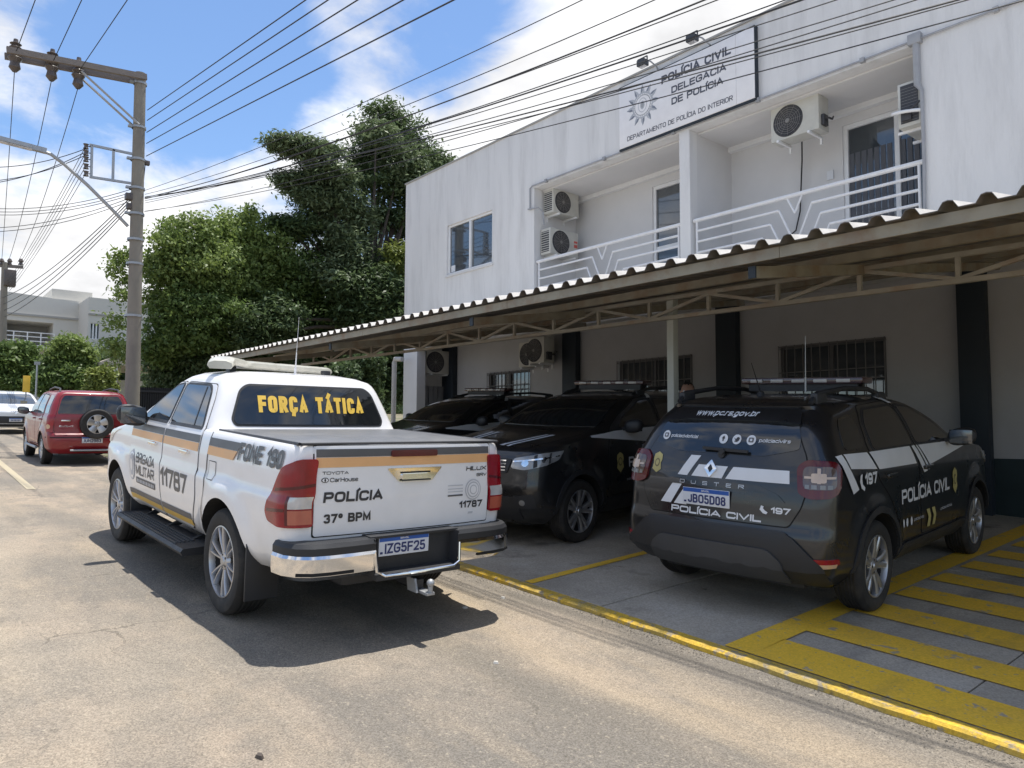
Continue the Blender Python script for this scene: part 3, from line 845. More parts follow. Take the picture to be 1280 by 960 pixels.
    d = MB(); y = FY+.035
    for a_, b_ in (((x0, z0), (x0+.05, z1)), ((x1-.05, z0), (x1, z1)), ((x0+.05, z1-.05), (x1-.05, z1)), ((x0+.05, z0), (x1-.05, z0+.05))):
        d.box((a_[0], y, a_[1]), (b_[0], y+.08, b_[1]), .004)
    mid = (x0+x1)/2
    d.box((mid-.03, y-.006, z0+.05), (mid+.03, y+.07, z1-.05), .004)
    f_ = fin(d, 'corner_window', M['frame_white'])
    bx('window_pane', (x0+.05, y+.03, z0+.05), (mid-.03, y+.036, z1-.05), M['glass_win'], f_)
    bx('window_pane', (mid+.03, y+.045, z0+.05), (x1-.05, y+.051, z1-.05), M['glass_win'], f_)
    bx('window_notice', (x0+.09, y+.024, z0+.07), (x0+.25, y+.028, z0+.22), M['decal_white'], f_)
    bx('window_sill', (x0-.05, FY-.03, z0-.05), (x1+.05, FY+.1, z0-.001), M['facade_clean'])
    # ---------- ground floor
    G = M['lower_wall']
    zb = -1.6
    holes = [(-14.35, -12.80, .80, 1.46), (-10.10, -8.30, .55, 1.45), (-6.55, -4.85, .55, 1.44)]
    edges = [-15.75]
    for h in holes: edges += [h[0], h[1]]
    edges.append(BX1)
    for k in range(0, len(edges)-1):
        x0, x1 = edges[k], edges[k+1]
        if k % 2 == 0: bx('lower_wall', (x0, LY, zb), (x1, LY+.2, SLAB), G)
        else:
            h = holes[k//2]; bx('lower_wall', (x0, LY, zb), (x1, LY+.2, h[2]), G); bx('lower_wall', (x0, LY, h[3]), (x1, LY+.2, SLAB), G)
    bx('dado', (-15.6, LY-.012, zb), (BX1, LY, -.31), M['dark_green'])
    for x0, x1 in ((-16.14, -15.66), (-11.58, -11.17), (-7.69, -7.29), (-3.84, -3.50), (.05, .42)):
        bx('pillar', (x0, LY-.16, zb), (x1, LY-.013, SLAB-.2), M['navy'], bev=.004)
    bx('end_wall', (-16.35, FY+.0, -1.4), (-15.72, FY+.25, 2.055), M['facade_clean'])
    bx('end_side_wall', (-16.35, FY+.25, -1.4), (-16.15, 17, 2.055), M['facade_clean'])
    for h in holes:
        d = MB(); x0, x1, z0, z1 = h; y = LY+.03
        for a_, b_ in (((x0, z0), (x0+.05, z1)), ((x1-.05, z0), (x1, z1)), ((x0+.05, z1-.05), (x1-.05, z1)), ((x0+.05, z0), (x1-.05, z0+.05))): d.box((a_[0], y, a_[1]), (b_[0], y+.08, b_[1]))
        d.box(((x0+x1)/2-.025, y+.005, z0+.05), ((x0+x1)/2+.025, y+.07, z1-.05))
        f_ = fin(d, 'barred_window', M['iron'])
        bx('window_pane', (x0+.05, y+.045, z0+.05), ((x0+x1)/2-.025, y+.05, z1-.05), M['glass_win'], f_)
        bx('window_pane', ((x0+x1)/2+.025, y+.045, z0+.05), (x1-.05, y+.05, z1-.05), M['glass_win'], f_)
        g = MB(); yy = LY-.05; n = int((x1-x0)/.14)
        for k in range(n+1):
            xx = x0+(x1-x0)*k/n; g.bar((xx, yy, z0), (xx, yy, z1), .012, .012)
        for zz in (z0+.02, z0+(z1-z0)*.33, z0+(z1-z0)*.5, z1-.02): g.bar((x0, yy+.013, zz), (x1, yy+.013, zz), .012, .016)
        for xx in (x0, x1): g.bar((xx, yy, z1-.05), (xx, LY+.02, z1-.05), .012, .012); g.bar((xx, yy, z0+.05), (xx, LY+.02, z0+.05), .012, .012)
        fin(g, 'window_grille', M['iron_light'], f_)
    # slatted service gate between the end wall and the first pillar
    gx0, gx1, gz = -17.0, -16.0, 1.25
    for k in range(6):
        xx = -15.70+.0; 
    g0 = empty('service_gate', (0, 0, 0))
    g0.location = (0, 0, 0)
    tag(g0, 'grey slatted metal gate beside the end wall of the station under the hung air conditioner', 'gate')
    for k in range(6):
        mb = MB(); y = 10.30+.145*k; mb.box((-16.10, y, -1.15), (-16.07, y+.125, 1.20), .004); mb.build('slat', M['gate_grey'], g0)
    for z in (-1.0, 1.10): mb = MB(); mb.box((-16.135, 10.30, z-.03), (-16.103, 11.15, z+.03)); mb.build('rail', M['gate_grey'], g0)
    # balcony railings
    for (x0, x1) in (B1, B2):
        rt = 3.515; y = FY+.07; rx = MB()
        rg = empty('balcony_railing', Vector(((x0+x1)/2, y, SLAB))-off); rg.parent = st
        def bar(a_, b_, r, name='rail'):
            mb = MB(); o_ = Vector(((x0+x1)/2, y, SLAB)); mb.tube([Vector((a_[0], y, a_[1]))-o_, Vector((b_[0], y, b_[1]))-o_], r, 8); mb.build(name, M['rail'], rg)
        bar((x0+.02, rt), (x1-.02, rt), .034, 'top_rail')
        for xx in (x0+.08, x1-.08): bar((xx, SLAB), (xx, rt), .02, 'rail_post')
        m = (x0+x1)/2
        bar((m-.13, rt), (m, rt-.27), .016, 'brace'); bar((m+.13, rt), (m, rt-.27), .016, 'brace')
        for k, zz in enumerate((3.335, 3.155, 2.97, 2.79)):
            xl = m-.255-.14*k; xr = m+.265+.13*k
            bar((x0+.08, zz), (xl, zz), .020); bar((xr, zz), (x1-.08, zz), .022)
            q = zz-(SLAB+.06)
            if k < 3: bar((xl, zz), (xl+q*.45, zz-q), .016, 'brace'); bar((xr, zz), (xr-q*.45, zz-q), .016, 'brace')
    # drip pipe along the balcony heads and downpipes
    mb = MB(); z = SOF+.02; y = FY-.03
    mb.tube([(B1[0]-.10, y, SOF-.45), (B1[0]-.10, y, z-.02), (B1[0]-.04, y, z+.02), (B2[1]+.6, y, z+.02), (BX1-.1, y, z+.02)], .015, 8)
    for k in range(9): xx = B1[0]+.4+k*1.6; mb.box((xx-.03, y-.03, z-.012), (xx+.03, FY, z+.05))
    mb.tube([(B1[0]-.16, y, SOF-.42), (B1[0]+.16, y, SOF-.46), (B1[0]+.20, y+.1, SOF-.55), (B1[0]+.22, y+.1, SOF-.8)], .016, 8)
    fin(mb, 'conduit', M['conduit'])
    mb = MB(); x = B2[1]-.03; mb.box((x-.09, y-.05, SOF-.02), (x+.07, y+.04, SOF+.12), .01); mb.tube([(x, y, SOF), (x, y, SOF-.55), (x+.05, y, SOF-.65), (x+.05, y, 3.5)], [.045, .045, .025, .02], 8); mb.tube([(x+.05, y, 3.5), (x+.03, y, SLAB)], .02, 8)
    fin(mb, 'downpipe', M['conduit'])
    mb = MB(); P = lambda u, v: atY(u, v, 9.75)
    a_ = P(493, 452); mb.tube([P(503, 449), (a_.x+.05, 9.75, a_.z+.06), (a_.x, 9.75, a_.z-.02), (a_.x-.02, 9.75, -1.2)], .06, 10); fin(mb, 'downpipe', M['pvc'])
    # socket box and hanging cable in the second balcony
    bx('socket_box', (-5.67, LY-.03, 4.0), (-5.57, LY, 4.14), M['decal_white'])
    mb = MB(); mb.tube([(-6.0, LY-.16, 4.92), (-6.03, LY-.12, 4.4), (-6.12, LY-.05, 3.6), (-6.2, LY-.05, 3.3), (-6.5, LY-.1, 3.1)], .012, 6); fin(mb, 'hanging_cable', M['cable'])
    return st
M['blind'] = mat('blind_fabric', (.10, .105, .12), .8, var=.1)
M['gate_grey'] = mat('grey_gate_paint', (.26, .26, .27), .6, var=.08)
M['iron_light'] = mat('grille_paint', (.16, .155, .155), .5, var=.15)
build_station()

# ------------------------------------------------------------------ air conditioners
def ac_unit(loc, rotz, label, size=(.80, .55, .29), fan=True, lab=False):
    w, h, d = size
    t = empty('air_conditioner', mtx=Matrix.Translation(loc)@Matrix.Rotation(rotz, 4, 'Z'))
    tag(t, label, 'air conditioner', 'outdoor air conditioning units on the station')
    mb = MB(); mb.box((-w/2, -d, 0), (w/2, 0, h), .018); mb.build('casing', M['ac'], t)
    cx = -w*.13
    g = MB(); g.lathe([(0, -d-.004), (h*.40, -d-.004), (h*.43, -d-.012), (h*.45, -d-.004), (h*.45, -d+.01)], 36, 'y', (cx, 0, h/2)); fixn(g.build('fan_guard', M['ac_dark'], t))
    r = MB()
    for k in range(6):
        rr = h*.40*(k+1)/6.5
        pts = [(cx+rr*math.cos(a), -d-.012, h/2+rr*math.sin(a)) for a in [i*math.tau/24 for i in range(25)]]; r.tube(pts, .0035, 4, False)
    for k in range(12):
        a = k*math.tau/12; r.bar((cx+.03*math.cos(a), -d-.016, h/2+.03*math.sin(a)), (cx+h*.42*math.cos(a), -d-.016, h/2+h*.42*math.sin(a)), .004, .004)
    r.lathe([(0, -d-.02), (.035, -d-.02), (.035, -d-.01)], 12, 'y', (cx, 0, h/2))
    r.build('guard_wires', M['ac_wire'], t)
    s = MB()
    for sx in (-1,):
        s.box((sx*w/2-.004, -d+.04, .05), (sx*w/2+.002, -.03, h-.06)); 
    c = s.build('coil_grille', M['ac_dark'], t)
    f = MB()
    for k in range(9): z = .07+k*(h-.16)/8; f.box((-w/2-.008, -d+.035, z), (-w/2-.002, -.025, z+.012))
    f.build('coil_slats', M['ac'], c)
    v = MB(); v.box((w/2, -d*.8, h*.12), (w/2+.05, -d*.35, h*.42), .01); v.tube([(w/2+.05, -d*.6, h*.3), (w/2+.09, -d*.6, h*.3), (w/2+.10, -d*.3, h*.3), (w/2+.06, .02, h*.45)], .014, 6); v.build('valve_cover', M['ac_dark'], t)
    for x in (-w*.32, w*.32):
        b = MB(); b.bar((x, .03, -.02), (x, -d-.05, -.02), .035, .035); b.bar((x, .03, -.12), (x, .03, 0), .03, .03)
        b.build('wall_bracket', M['frame_white'], t)
    if lab:
        l = MB(); l.box((w*.34, -d-.004, h*.58), (w*.46, -d+.001, h*.66)); l.box((w*.34, -d-.004, h*.40), (w*.46, -d+.001, h*.52)); l.build('warning_label', M['ac_label'], t)
    return t
M['ac_wire'] = mat('guard_wire', (.22, .21, .2), .5, var=.1)
def place_acs():
    # first balcony, on its left cheek wall, facing along the building
    ac_unit((B1[0]+.03, 10.60, 4.53), math.pi/2, 'upper of two stacked air conditioners in the left balcony', size=(.74, .50, .30))
    ac_unit((B1[0]+.03, 10.55, 3.66), math.pi/2, 'lower of two stacked air conditioners in the left balcony, with a red label', size=(.80, .54, .30), lab=True)
    ac_unit((-6.02, LY-.25, 4.88-.03), 0, 'air conditioner with a dark round fan hung under the ceiling of the right balcony', size=(.82, .56, .30)) if 0 else ac_unit((-5.72, 10.60, 4.50), 0, 'air conditioner with a round fan hung high in the right balcony', size=(.78, .54, .30))
    u = ac_unit((B2[1]-.03, 10.40, 4.02), -math.pi/2, 'air conditioner at the right end of the right balcony beside the downpipe', size=(.72, .60, .28))
    s = MB(); s.box((.361, -.24, .05), (.366, -.02, .56), .0)
    s.build('coil_panel', M['ac_dark'], u)
    s = MB()
    for k in range(12): s.box((.366, -.235, .07+.04*k), (.368, -.025, .074+.04*k))
    s.build('coil_slats', M['ac_wire'], u)
    h = MB(); h.tube([(.40+.06*math.sin(a), -.14-.19*math.cos(a), .17+.03*math.cos(a)) for a in [i*math.pi/10 for i in range(11)]], .022, 8); h.build('hose_loop', M['frame_white'], u)
    p = atY(655, 452, 10.95)
    ac_unit((-12.45, LY-.02, 1.48), 0, 'ground floor air conditioner with a red label above the small barred window', size=(.78, .56, .30), lab=True)
    ac_unit((-11.86, LY-.36, 1.49), 0, 'ground floor air conditioner against a dark pillar, behind the canopy truss', size=(.50, .56, .30))
    ac_unit((-16.13, 10.72, 1.50), math.pi/2, 'air conditioner above the slatted gate at the left end of the station', size=(.74, .60, .30))
place_acs()

# ------------------------------------------------------------------ sign
def build_sign():
    x0, x1, z0, z1 = -8.89, -6.13, 5.13, 6.26; y = FY-.09
    t = empty('station_sign', (x0, y, z0)); tag(t, 'white POLÍCIA CIVIL sign with a grey sun emblem on the upper facade', 'sign')
    w, h = x1-x0, z1-z0
    p = MB(); p.box((0, 0, 0), (w-.33, .09, h), .006); p.box((w-.327, .0, .0), (w, .09, h), .006); p.build('panel', M['sign_white'], t)
    b = MB(); b.box((-.01, .01, -.035), (w+.01, .088, -.002)); b.box((-.012, -.002, h+.001), (w+.012, .088, h+.012)); b.box((w+.001, -.002, 0), (w+.011, .088, h)); b.build('frame', M['navy'], t)
    ux, uz = (1, 0, 0), (0, 0, 1)
    T = lambda s, x, z, ww, hh, wt=.2: text_object('lettering', s, ww, hh, (x, -.001, z), ux, uz, M['sign_text'], t, .02, .002, weight=wt)
    T('POLÍCIA CIVIL', .97, .855, 1.38, .145, .22)
    T('DELEGACIA', 1.18, .62, 1.08, .12, .21)
    T('DE POLÍCIA', 1.18, .42, 1.02, .12, .21)
    T('DEPARTAMENTO DE POLÍCIA DO INTERIOR', .19, .09, 2.18, .085, .15)
    # emblem: ring of faceted points round a seal
    cx, cz = .55, .64
    n = 12
    for k in range(n):
        a = math.tau*k/n+math.pi/2+.0
        e = lambda r, da: (cx+r*math.cos(a+da), cz+r*math.sin(a+da))
        for sgn, mm in ((1, 'sign_grey'), (-1, 'sign_pale')):
            pts = [e(.245, sgn*.0), e(.225, sgn*.19), e(.29, sgn*.13), e(.37, sgn*-.0)]
            vs = [(px, -.004 if i in (0, 3) else -.002, pz) for i, (px, pz) in enumerate(pts)]
            f = (0, 1, 2, 3) if sgn == -1 else (3, 2, 1, 0)
            o = finish('emblem_point', vs, [f], M[mm], t, 0)
    for r, mm, dy in ((.235, 'sign_pale', .003), (.205, 'sign_white', .004), (.185, 'sign_mid', .005), (.170, 'sign_white', .006)):
        vs = [(cx+r*math.cos(a), -dy, cz+r*math.sin(a)) for a in [i*math.tau/32 for i in range(32)]]
        finish('emblem_ring', vs, [tuple(range(32))], M[mm], t, 0)
    for k, (a_, b_, mm) in enumerate(((.10, .13, 'sign_pale'), (.088, .118, 'sign_white'), (.05, .075, 'sign_pale'), (.03, .05, 'sign_mid'))):
        vs = [(cx+a_*math.cos(q), -.007-.001*k, cz+b_*math.sin(q)) for q in [i*math.tau/20 for i in range(20)]]
        finish('emblem_shield', vs, [tuple(range(20))], M[mm], t, 0)
    mb = MB()
    for k in range(28):
        q = k*math.tau/28; mb.box((-.006, -.0072, .189), (.006, -.0062, .201)); m4 = Matrix.Translation((cx, 0, cz))@Matrix.Rotation(q, 4, 'Y')
        mb.v[-8:] = [m4@v for v in mb.v[-8:]]
    o = mb.build('emblem_beads', M['sign_mid'], t); o['kind'] = 'stuff'
    for i, (u, v, ua, va) in enumerate(((803, 74, 822, 84), (865, 43, 889, 57))):
        yb = FY-.02; pb = atY(ua, va, yb); ph = atY(u, v, FY-.75)
        l = empty('sign_floodlight', pb); tag(l, ('left' if i == 0 else 'right')+' one of the two small floodlights over the sign', 'floodlight', 'floodlights over the sign')
        q = ph-pb; m_ = MB(); m_.tube([(0, .02, -.08), (0, -.02, 0), q*.5+Vector((0, 0, .04)), q], .014, 8); m_.build('arm', M['conduit'], l)
        hd = MB(); hd.box((q.x-.08, q.y-.06, q.z-.12), (q.x+.08, q.y+.07, q.z-.02), .012, None); hd.bar((q.x-.10, q.y, q.z-.07), (q.x-.10, q.y, q.z+.02), .02, .012); hd.bar((q.x+.10, q.y, q.z-.07), (q.x+.10, q.y, q.z+.02), .02, .012); hd.bar((q.x-.1, q.y, q.z+.02), (q.x+.1, q.y, q.z+.02), .02, .012)
        hd.build('lamp_head', M['plastic_grey'], l)
        gl = MB(); gl.box((q.x-.065, q.y-.03, q.z-.126), (q.x+.065, q.y+.05, q.z-.121)); gl.build('lamp_glass', M['clear_lens'], l)
build_sign()

# ------------------------------------------------------------------ canopy
def build_canopy():
    cx0, cx1 = -14.75, 2.2; cy0 = 4.72; cy1 = 9.95
    def ez(x): return 1.30-.0068*(x+1.3)*1.0           # edge height (sheet), rises a little to the left
    slope = .155
    t = empty('parking_canopy', (cx0, 6.6, lotz(cx0, 6.6)))
    off = Vector(t.location)
    tag(t, 'long steel parking canopy with a corrugated roof and lattice truss', 'canopy')
    def fin(mb, name, m, par=None, ang=35):
        mb.v = [v-off for v in mb.v]; return mb.build(name, m, par or t, ang)
    # sheets, each lapped over its neighbour
    pitch = .2; per = 5
    n_sheet = int((cx1-cx0)/(pitch*per))+1
    wave = [(0, 0), (.22, 0), (.36, 1), (.50, 1.15), (.64, 1), (.78, 0)]
    random.seed(11)
    for s in range(n_sheet):
        x0 = cx0+s*pitch*per; pts = []
        for c in range(per):
            for u, hgt in wave: pts.append((x0+pitch*(c+u), hgt*.044))
        pts.append((x0+pitch*per, 0)); pts.append((x0+pitch*per+.04, .0))
        lift = .003*(s % 2); jy = random.uniform(-.015, .015); vs = []; fs = []; n = len(pts)
        for y in (cy0-.06+jy, 7.3, cy1):
            for th in (0, .005):
                for x, z in pts: vs.append((x, y, ez(x)+(y-cy0)*slope+z+.012+th+lift))
        for r in range(2):
            a0 = r*2*n; b0 = (r+1)*2*n
            for i in range(n-1):
                fs += [(a0+i, a0+i+1, b0+i+1, b0+i), (a0+n+i, b0+n+i, b0+n+i+1, a0+n+i+1)]
        under = [f for k_, f in enumerate(fs) if k_ % 2 == 0]; upper = [f for k_, f in enumerate(fs) if k_ % 2 == 1]
        under += [(i, n+i, n+i+1, i+1) for i in range(n-1)]
        mb = MB(); mb.use(M['sheet']).add(vs, under); mb.use(M['sheet_top_lit']).add(vs, upper); fin(mb, 'roof_sheet', None, ang=20)
    # fascia channel in lengths, with open lips
    x = cx0
    while x < cx1:
        x2 = min(x+3.0, cx1); m = MB(); y = cy0
        m.bar((x+.002, y, ez(x)-.039), (x2-.002, y, ez(x2)-.039), .006, .078); m.bar((x+.002, y+.009, ez(x)-.076), (x2-.002, y+.009, ez(x2)-.076), .012, .004)
        fin(m, 'fascia_beam', M['steel']); x = x2
    for k, y in enumerate((5.95, 7.3, 8.5, 9.5)):
        z = lambda x_: ez(x_)+(y-cy0)*slope-.065
        m = MB(); m.bar((cx0, y, z(cx0)), (cx1, y, z(cx1)), .045, .075); fin(m, 'purlin', M['steel'])
    x = -1.30
    raf = []
    xs = [.35, -3.0, -6.42, -9.8, -13.2]
    for x in xs:
        m = MB(); za = ez(x)-.137; zb = ez(x)+(cy1-cy0)*slope-.137
        m.bar((x, cy0+.06, za), (x, cy1, zb), .05, .085); fin(m, 'rafter', M['steel'])
        c = MB(); c.box((x-.03, cy0+.045, za-.045), (x+.03, cy0+.058, za+.045)); fin(c, 'rafter_cap', M['navy'])
    # lattice truss
    ty = 6.5
    pt = lambda u, v: atY(u, v, ty)
    zt = lambda x_: 1.4373+(x_+2.2)*(-.0150); zbm = lambda x_: 1.2248+(x_+2.2)*(-.0135)
    for nm, zf in (('top_chord', zt), ('bottom_chord', zbm)):
        m = MB(); m.bar((cx0+.1, ty, zf(cx0)), (cx1, ty, zf(cx1)), .045, .04); fin(m, nm, M['steel_pale'])
    step = .789; x = -6.97-step*9; k = 0; xs = []
    x = -6.97
    while x > cx0+.15: x -= step
    x += step
    k = 0
    base = round((-6.97-x)/step)
    while x < cx1:
        m = MB(); m.bar((x, ty, zbm(x)+.02), (x, ty, zt(x)-.02), .035, .035); fin(m, 'truss_upright', M['steel_pale'])
        if x+step < cx1:
            i = (k-base) % 2
            m = MB()
            if i == 0: m.bar((x+.02, ty, zbm(x)+.02), (x+step-.02, ty, zt(x+step)-.02), .03, .032)
            else: m.bar((x+.02, ty, zt(x)-.02), (x+step-.02, ty, zbm(x+step)+.02), .03, .032)
            fin(m, 'truss_diagonal', M['steel_pale'])
        x += step; k += 1
    # posts behind the truss
    for x in (-5.155, 1.9):
        y = 6.60; m = MB(); z0 = lotz(x, y); m.box((x-.045, y-.045, z0), (x+.045, y+.045, ez(x)+(y-cy0)*slope-.09), .006)
        fin(m, 'post', M['post']); b_ = MB(); b_.box((x-.09, y-.09, z0-.005), (x+.09, y+.09, z0+.012)); fin(b_, 'post_base', M['steel'])
    return t
build_canopy()

# ------------------------------------------------------------------ vehicles
def pchip(xs, ys, xq):
    xs = np.array(xs, float); ys = np.array(ys, float); h = np.diff(xs); d = np.diff(ys)/h
    m = np.zeros(len(xs)); m[0] = d[0]; m[-1] = d[-1]
    for i in range(1, len(xs)-1):
        if d[i-1]*d[i] > 0:
            w1 = 2*h[i]+h[i-1]; w2 = h[i]+2*h[i-1]; m[i] = (w1+w2)/(w1/d[i-1]+w2/d[i])
    out = []
    for q in xq:
        i = min(max(np.searchsorted(xs, q)-1, 0), len(h)-1); t = (q-xs[i])/h[i]
        out.append((1+2*t)*(1-t)**2*ys[i]+t*(1-t)**2*h[i]*m[i]+t*t*(3-2*t)*ys[i+1]+t*t*(t-1)*h[i]*m[i+1])
    return np.array(out)

class Shell:
    """car body as stacked plan outlines; rows = z, x_rear, x_front, half width, rear radius, front radius, rear bow, front bow"""
    def __init__(s, rows, wheels, arch_r, wheel_w, sb=.04, flare=.03, step=.045, floor=None):
        s.rows = np.array(rows, float); s.wheels = wheels; s.sb = sb; s.flare = flare; s.arch_r = arch_r
        zs = []
        for a, b in zip(s.rows[:-1, 0], s.rows[1:, 0]):
            n = max(1, int(math.ceil((b-a)/step))); zs += [a+(b-a)*i/n for i in range(n)]
        zs.append(s.rows[-1, 0]); s.zs = zs
        s.par = np.stack([pchip(s.rows[:, 0], s.rows[:, k], zs) for k in range(1, 8)], 1)
        s.xc = (s.rows[:, 1].min()+s.rows[:, 2].max())/2; s.hl = (s.rows[:, 2].max()-s.rows[:, 1].min())/2
        rings = [s.contour(p, z) for p, z in zip(s.par, zs)]
        n = len(rings[0]); vs = []; fs = []
        for r in rings: vs += r
        for i in range(len(rings)-1):
            for k in range(n):
                fs.append((i*n+k, i*n+(k+1) % n, (i+1)*n+(k+1) % n, (i+1)*n+k))
        def cap(i, flip):
            # strip between mirrored halves
            h = n//2; o = i*n
            for k in range(h):
                a, b = o+k, o+k+1
                c, d = o+(n-k-1) % n, o+(n-k) % n
                q = [a, b, c, d] if k else [a, b, c]
                if k == h-1: q = [a, b, d] if k else q
                q = list(dict.fromkeys(q))
                if len(q) > 2: fs.append(q[::-1] if flip else q)
        cap(len(rings)-1, True); cap(0, False)
        s.verts, s.faces = vs, fs
    def contour(s, p, z):
        xr, xf, w, rr, rf, br, bf = p
        L = xf-xr; rr = min(rr, w*.8, L*.35); rf = min(rf, w*.8, L*.45)
        pts = []
        for i in range(7):
            y = (w-rr)*i/7; pts.append((xr+br*(y/w)**2, y))
        x0 = xr+br*((w-rr)/w)**2
        for i in range(9):
            t = math.pi/2*i/8; pts.append((x0+rr*(1-math.cos(t)), w-rr+rr*math.sin(t)))
        x1 = xf-bf*((w-rf)/w)**2
        a, b = x0+rr, x1-rf
        for i in range(1, 56): pts.append((a+(b-a)*i/56, w))
        for i in range(11):
            t = math.pi/2*i/10; pts.append((x1-rf*(1-math.sin(t)), w-rf+rf*math.cos(t)))
        for i in range(1, 9):
            y = (w-rf)*(1-i/8); pts.append((xf-bf*(y/w)**2, y))
        out = []
        for x, y in pts:
            y *= 1-s.sb*((x-s.xc)/s.hl)**2
            for cx, cz in s.wheels:
                r = math.hypot(x-cx, z-cz)
                if y > .5: y += s.flare*(1-smooth((r-s.arch_r-.02)/.16)) if z < cz+s.arch_r+.2 else 0
            out.append((x, y))
        full = [Vector((x, y, z)) for x, y in out]+[Vector((x, -y, z)) for x, y in out[-2:0:-1]]
        return full
    def build(s, name, paint, inner, parent, cut=True):
        o = finish(name, s.verts, s.faces, None, parent, 0, [0]*len(s.faces), [paint, inner]); fixn(o)
        s.raw = BVHTree.FromPolygons(s.verts, s.faces)
        if cut:
            mb = MB()
            for cx, cz in s.wheels:
                for sg in (1, -1):
                    mb.lathe([(0, sg*.5), (s.arch_r, sg*.5), (s.arch_r, sg*1.2), (0, sg*1.2)], 48, 'y', (cx, 0, cz))
            bm = bmesh.new(); me = bpy.data.meshes.new('cut')
            me.from_pydata([tuple(v) for v in mb.v], [], [tuple(f) for f in mb.f]); bm.from_mesh(me)
            bmesh.ops.remove_doubles(bm, verts=bm.verts, dist=1e-5); bmesh.ops.recalc_face_normals(bm, faces=bm.faces[:]); bm.to_mesh(me); bm.free()
            me.materials.append(paint); me.materials.append(inner)
            me.polygons.foreach_set('material_index', [1]*len(me.polygons))
            c = bpy.data.objects.new('cut', me); COL.objects.link(c)
            if parent is not None: c.parent = parent
            md = o.modifiers.new('b', 'BOOLEAN'); md.operation = 'DIFFERENCE'; md.object = c; md.solver = 'EXACT'
            bpy.context.view_layer.update()
            dg = bpy.context.evaluated_depsgraph_get()
            nm = bpy.data.meshes.new_from_object(o.evaluated_get(dg))
            o.modifiers.clear(); o.data = nm; bpy.data.objects.remove(c)
        o.data.polygons.foreach_set('use_smooth', [True]*len(o.data.polygons))
        o.data.set_sharp_from_angle(angle=R(32))
        s.obj = o; return o
    AX = {'left': (lambda a, b: Vector((a, 3, b)), Vector((0, -1, 0))), 'right': (lambda a, b: Vector((a, -3, b)), Vector((0, 1, 0))),
          'rear': (lambda a, b: Vector((-5, a, b)), Vector((1, 0, 0))), 'front': (lambda a, b: Vector((9, a, b)), Vector((-1, 0, 0))),
          'top': (lambda a, b: Vector((a, b, 4)), Vector((0, 0, -1)))}
    def hit(s, a, b, axis):
        fn, d = s.AX[axis]; p = fn(a, b)
        h, n, i, dist = s.raw.ray_cast(p, d)
        if h is None:
            h, n, i, dist = s.raw.find_nearest(p+d*(3 if axis in ('left', 'right', 'top') else 5)); 
        if n.dot(d) > 0: n = -n
        return h, n
    def patch(s, name, verts2, faces, axis, off, m, parent, skirt=True, grid=.06, ang=25, depth=.006):
        bm = bmesh.new(); vs = [bm.verts.new((p[0], p[1], p[2] if len(p) > 2 else 0)) for p in verts2]
        for f in faces:
            try: bm.faces.new([vs[i] for i in f])
            except ValueError: pass
        if grid:
            for k in (0, 1):
                lo = min(v[k] for v in verts2); hi = max(v[k] for v in verts2)
                t = math.ceil(lo/grid)*grid
                while t < hi:
                    no = (1, 0, 0) if k == 0 else (0, 1, 0); co = (t, 0, 0) if k == 0 else (0, t, 0)
                    bmesh.ops.bisect_plane(bm, geom=bm.verts[:]+bm.edges[:]+bm.faces[:], plane_co=co, plane_no=no, dist=1e-5)
                    t += grid
        _, d = s.AX[axis]
        nn = {}
        for v in bm.verts:
            h, n = s.hit(v.co.x, v.co.y, axis); v.co = h+n*(off+.0004*v.co.z); nn[v] = n
        bm.normal_update()
        if bm.faces and sum(f.normal.dot(d)*f.calc_area() for f in bm.faces) > 0:
            for f in bm.faces: f.normal_flip()
        if skirt:
            be = [e for e in bm.edges if e.is_boundary]
            r = bmesh.ops.extrude_edge_only(bm, edges=be)
            top = {}
            for e in be:
                for v in e.verts: top[tuple(round(c, 7) for c in v.co)] = nn[v]
            for v in [g for g in r['geom'] if isinstance(g, bmesh.types.BMVert)]:
                n = top.get(tuple(round(c, 7) for c in v.co), -d)
                v.co -= n*(off+depth)
        me = bpy.data.meshes.new(name); bm.to_mesh(me); bm.free(); me.materials.append(m)
        me.polygons.foreach_set('use_smooth', [True]*len(me.polygons)); me.set_sharp_from_angle(angle=R(ang))
        o = bpy.data.objects.new(name, me); COL.objects.link(o); o.parent = parent; return o
    def panel(s, name, poly, axis, off, m, parent, rnd=0, **kw):
        if rnd: poly = round_poly(poly, rnd)
        return s.patch(name, poly, [tuple(range(len(poly)))], axis, off, m, parent, **kw)
    def text(s, name, txt, x0, z0, w, h, axis, m, parent, bold=.02, shear=0, off=.009, skew=0, space=1.0):
        v, f = text_fit(txt, w, h, bold, shear, space)
        sg = {'left': -1, 'rear': -1, 'right': 1, 'front': 1}[axis]
        v = [(x0+sg*x, z0+y+skew*x, l) for x, y, l in v]
        return s.patch(name, v, f, axis, off, m, parent, skirt=False, grid=.05, ang=180)
    def line(s, name, pts, width, axis, m, parent, off=.004):
        vs = []; fs = []
        for i, (a, b) in enumerate(pts):
            p = Vector(pts[max(i-1, 0)]); q = Vector(pts[min(i+1, len(pts)-1)]); d = (q-p).normalized(); n = Vector((-d.y, d.x))*width/2
            vs += [(a+n.x, b+n.y), (a-n.x, b-n.y)]
        for i in range(len(pts)-1): fs.append((2*i, 2*i+1, 2*i+3, 2*i+2))
        return s.patch(name, vs, fs, axis, off, m, parent, skirt=False)
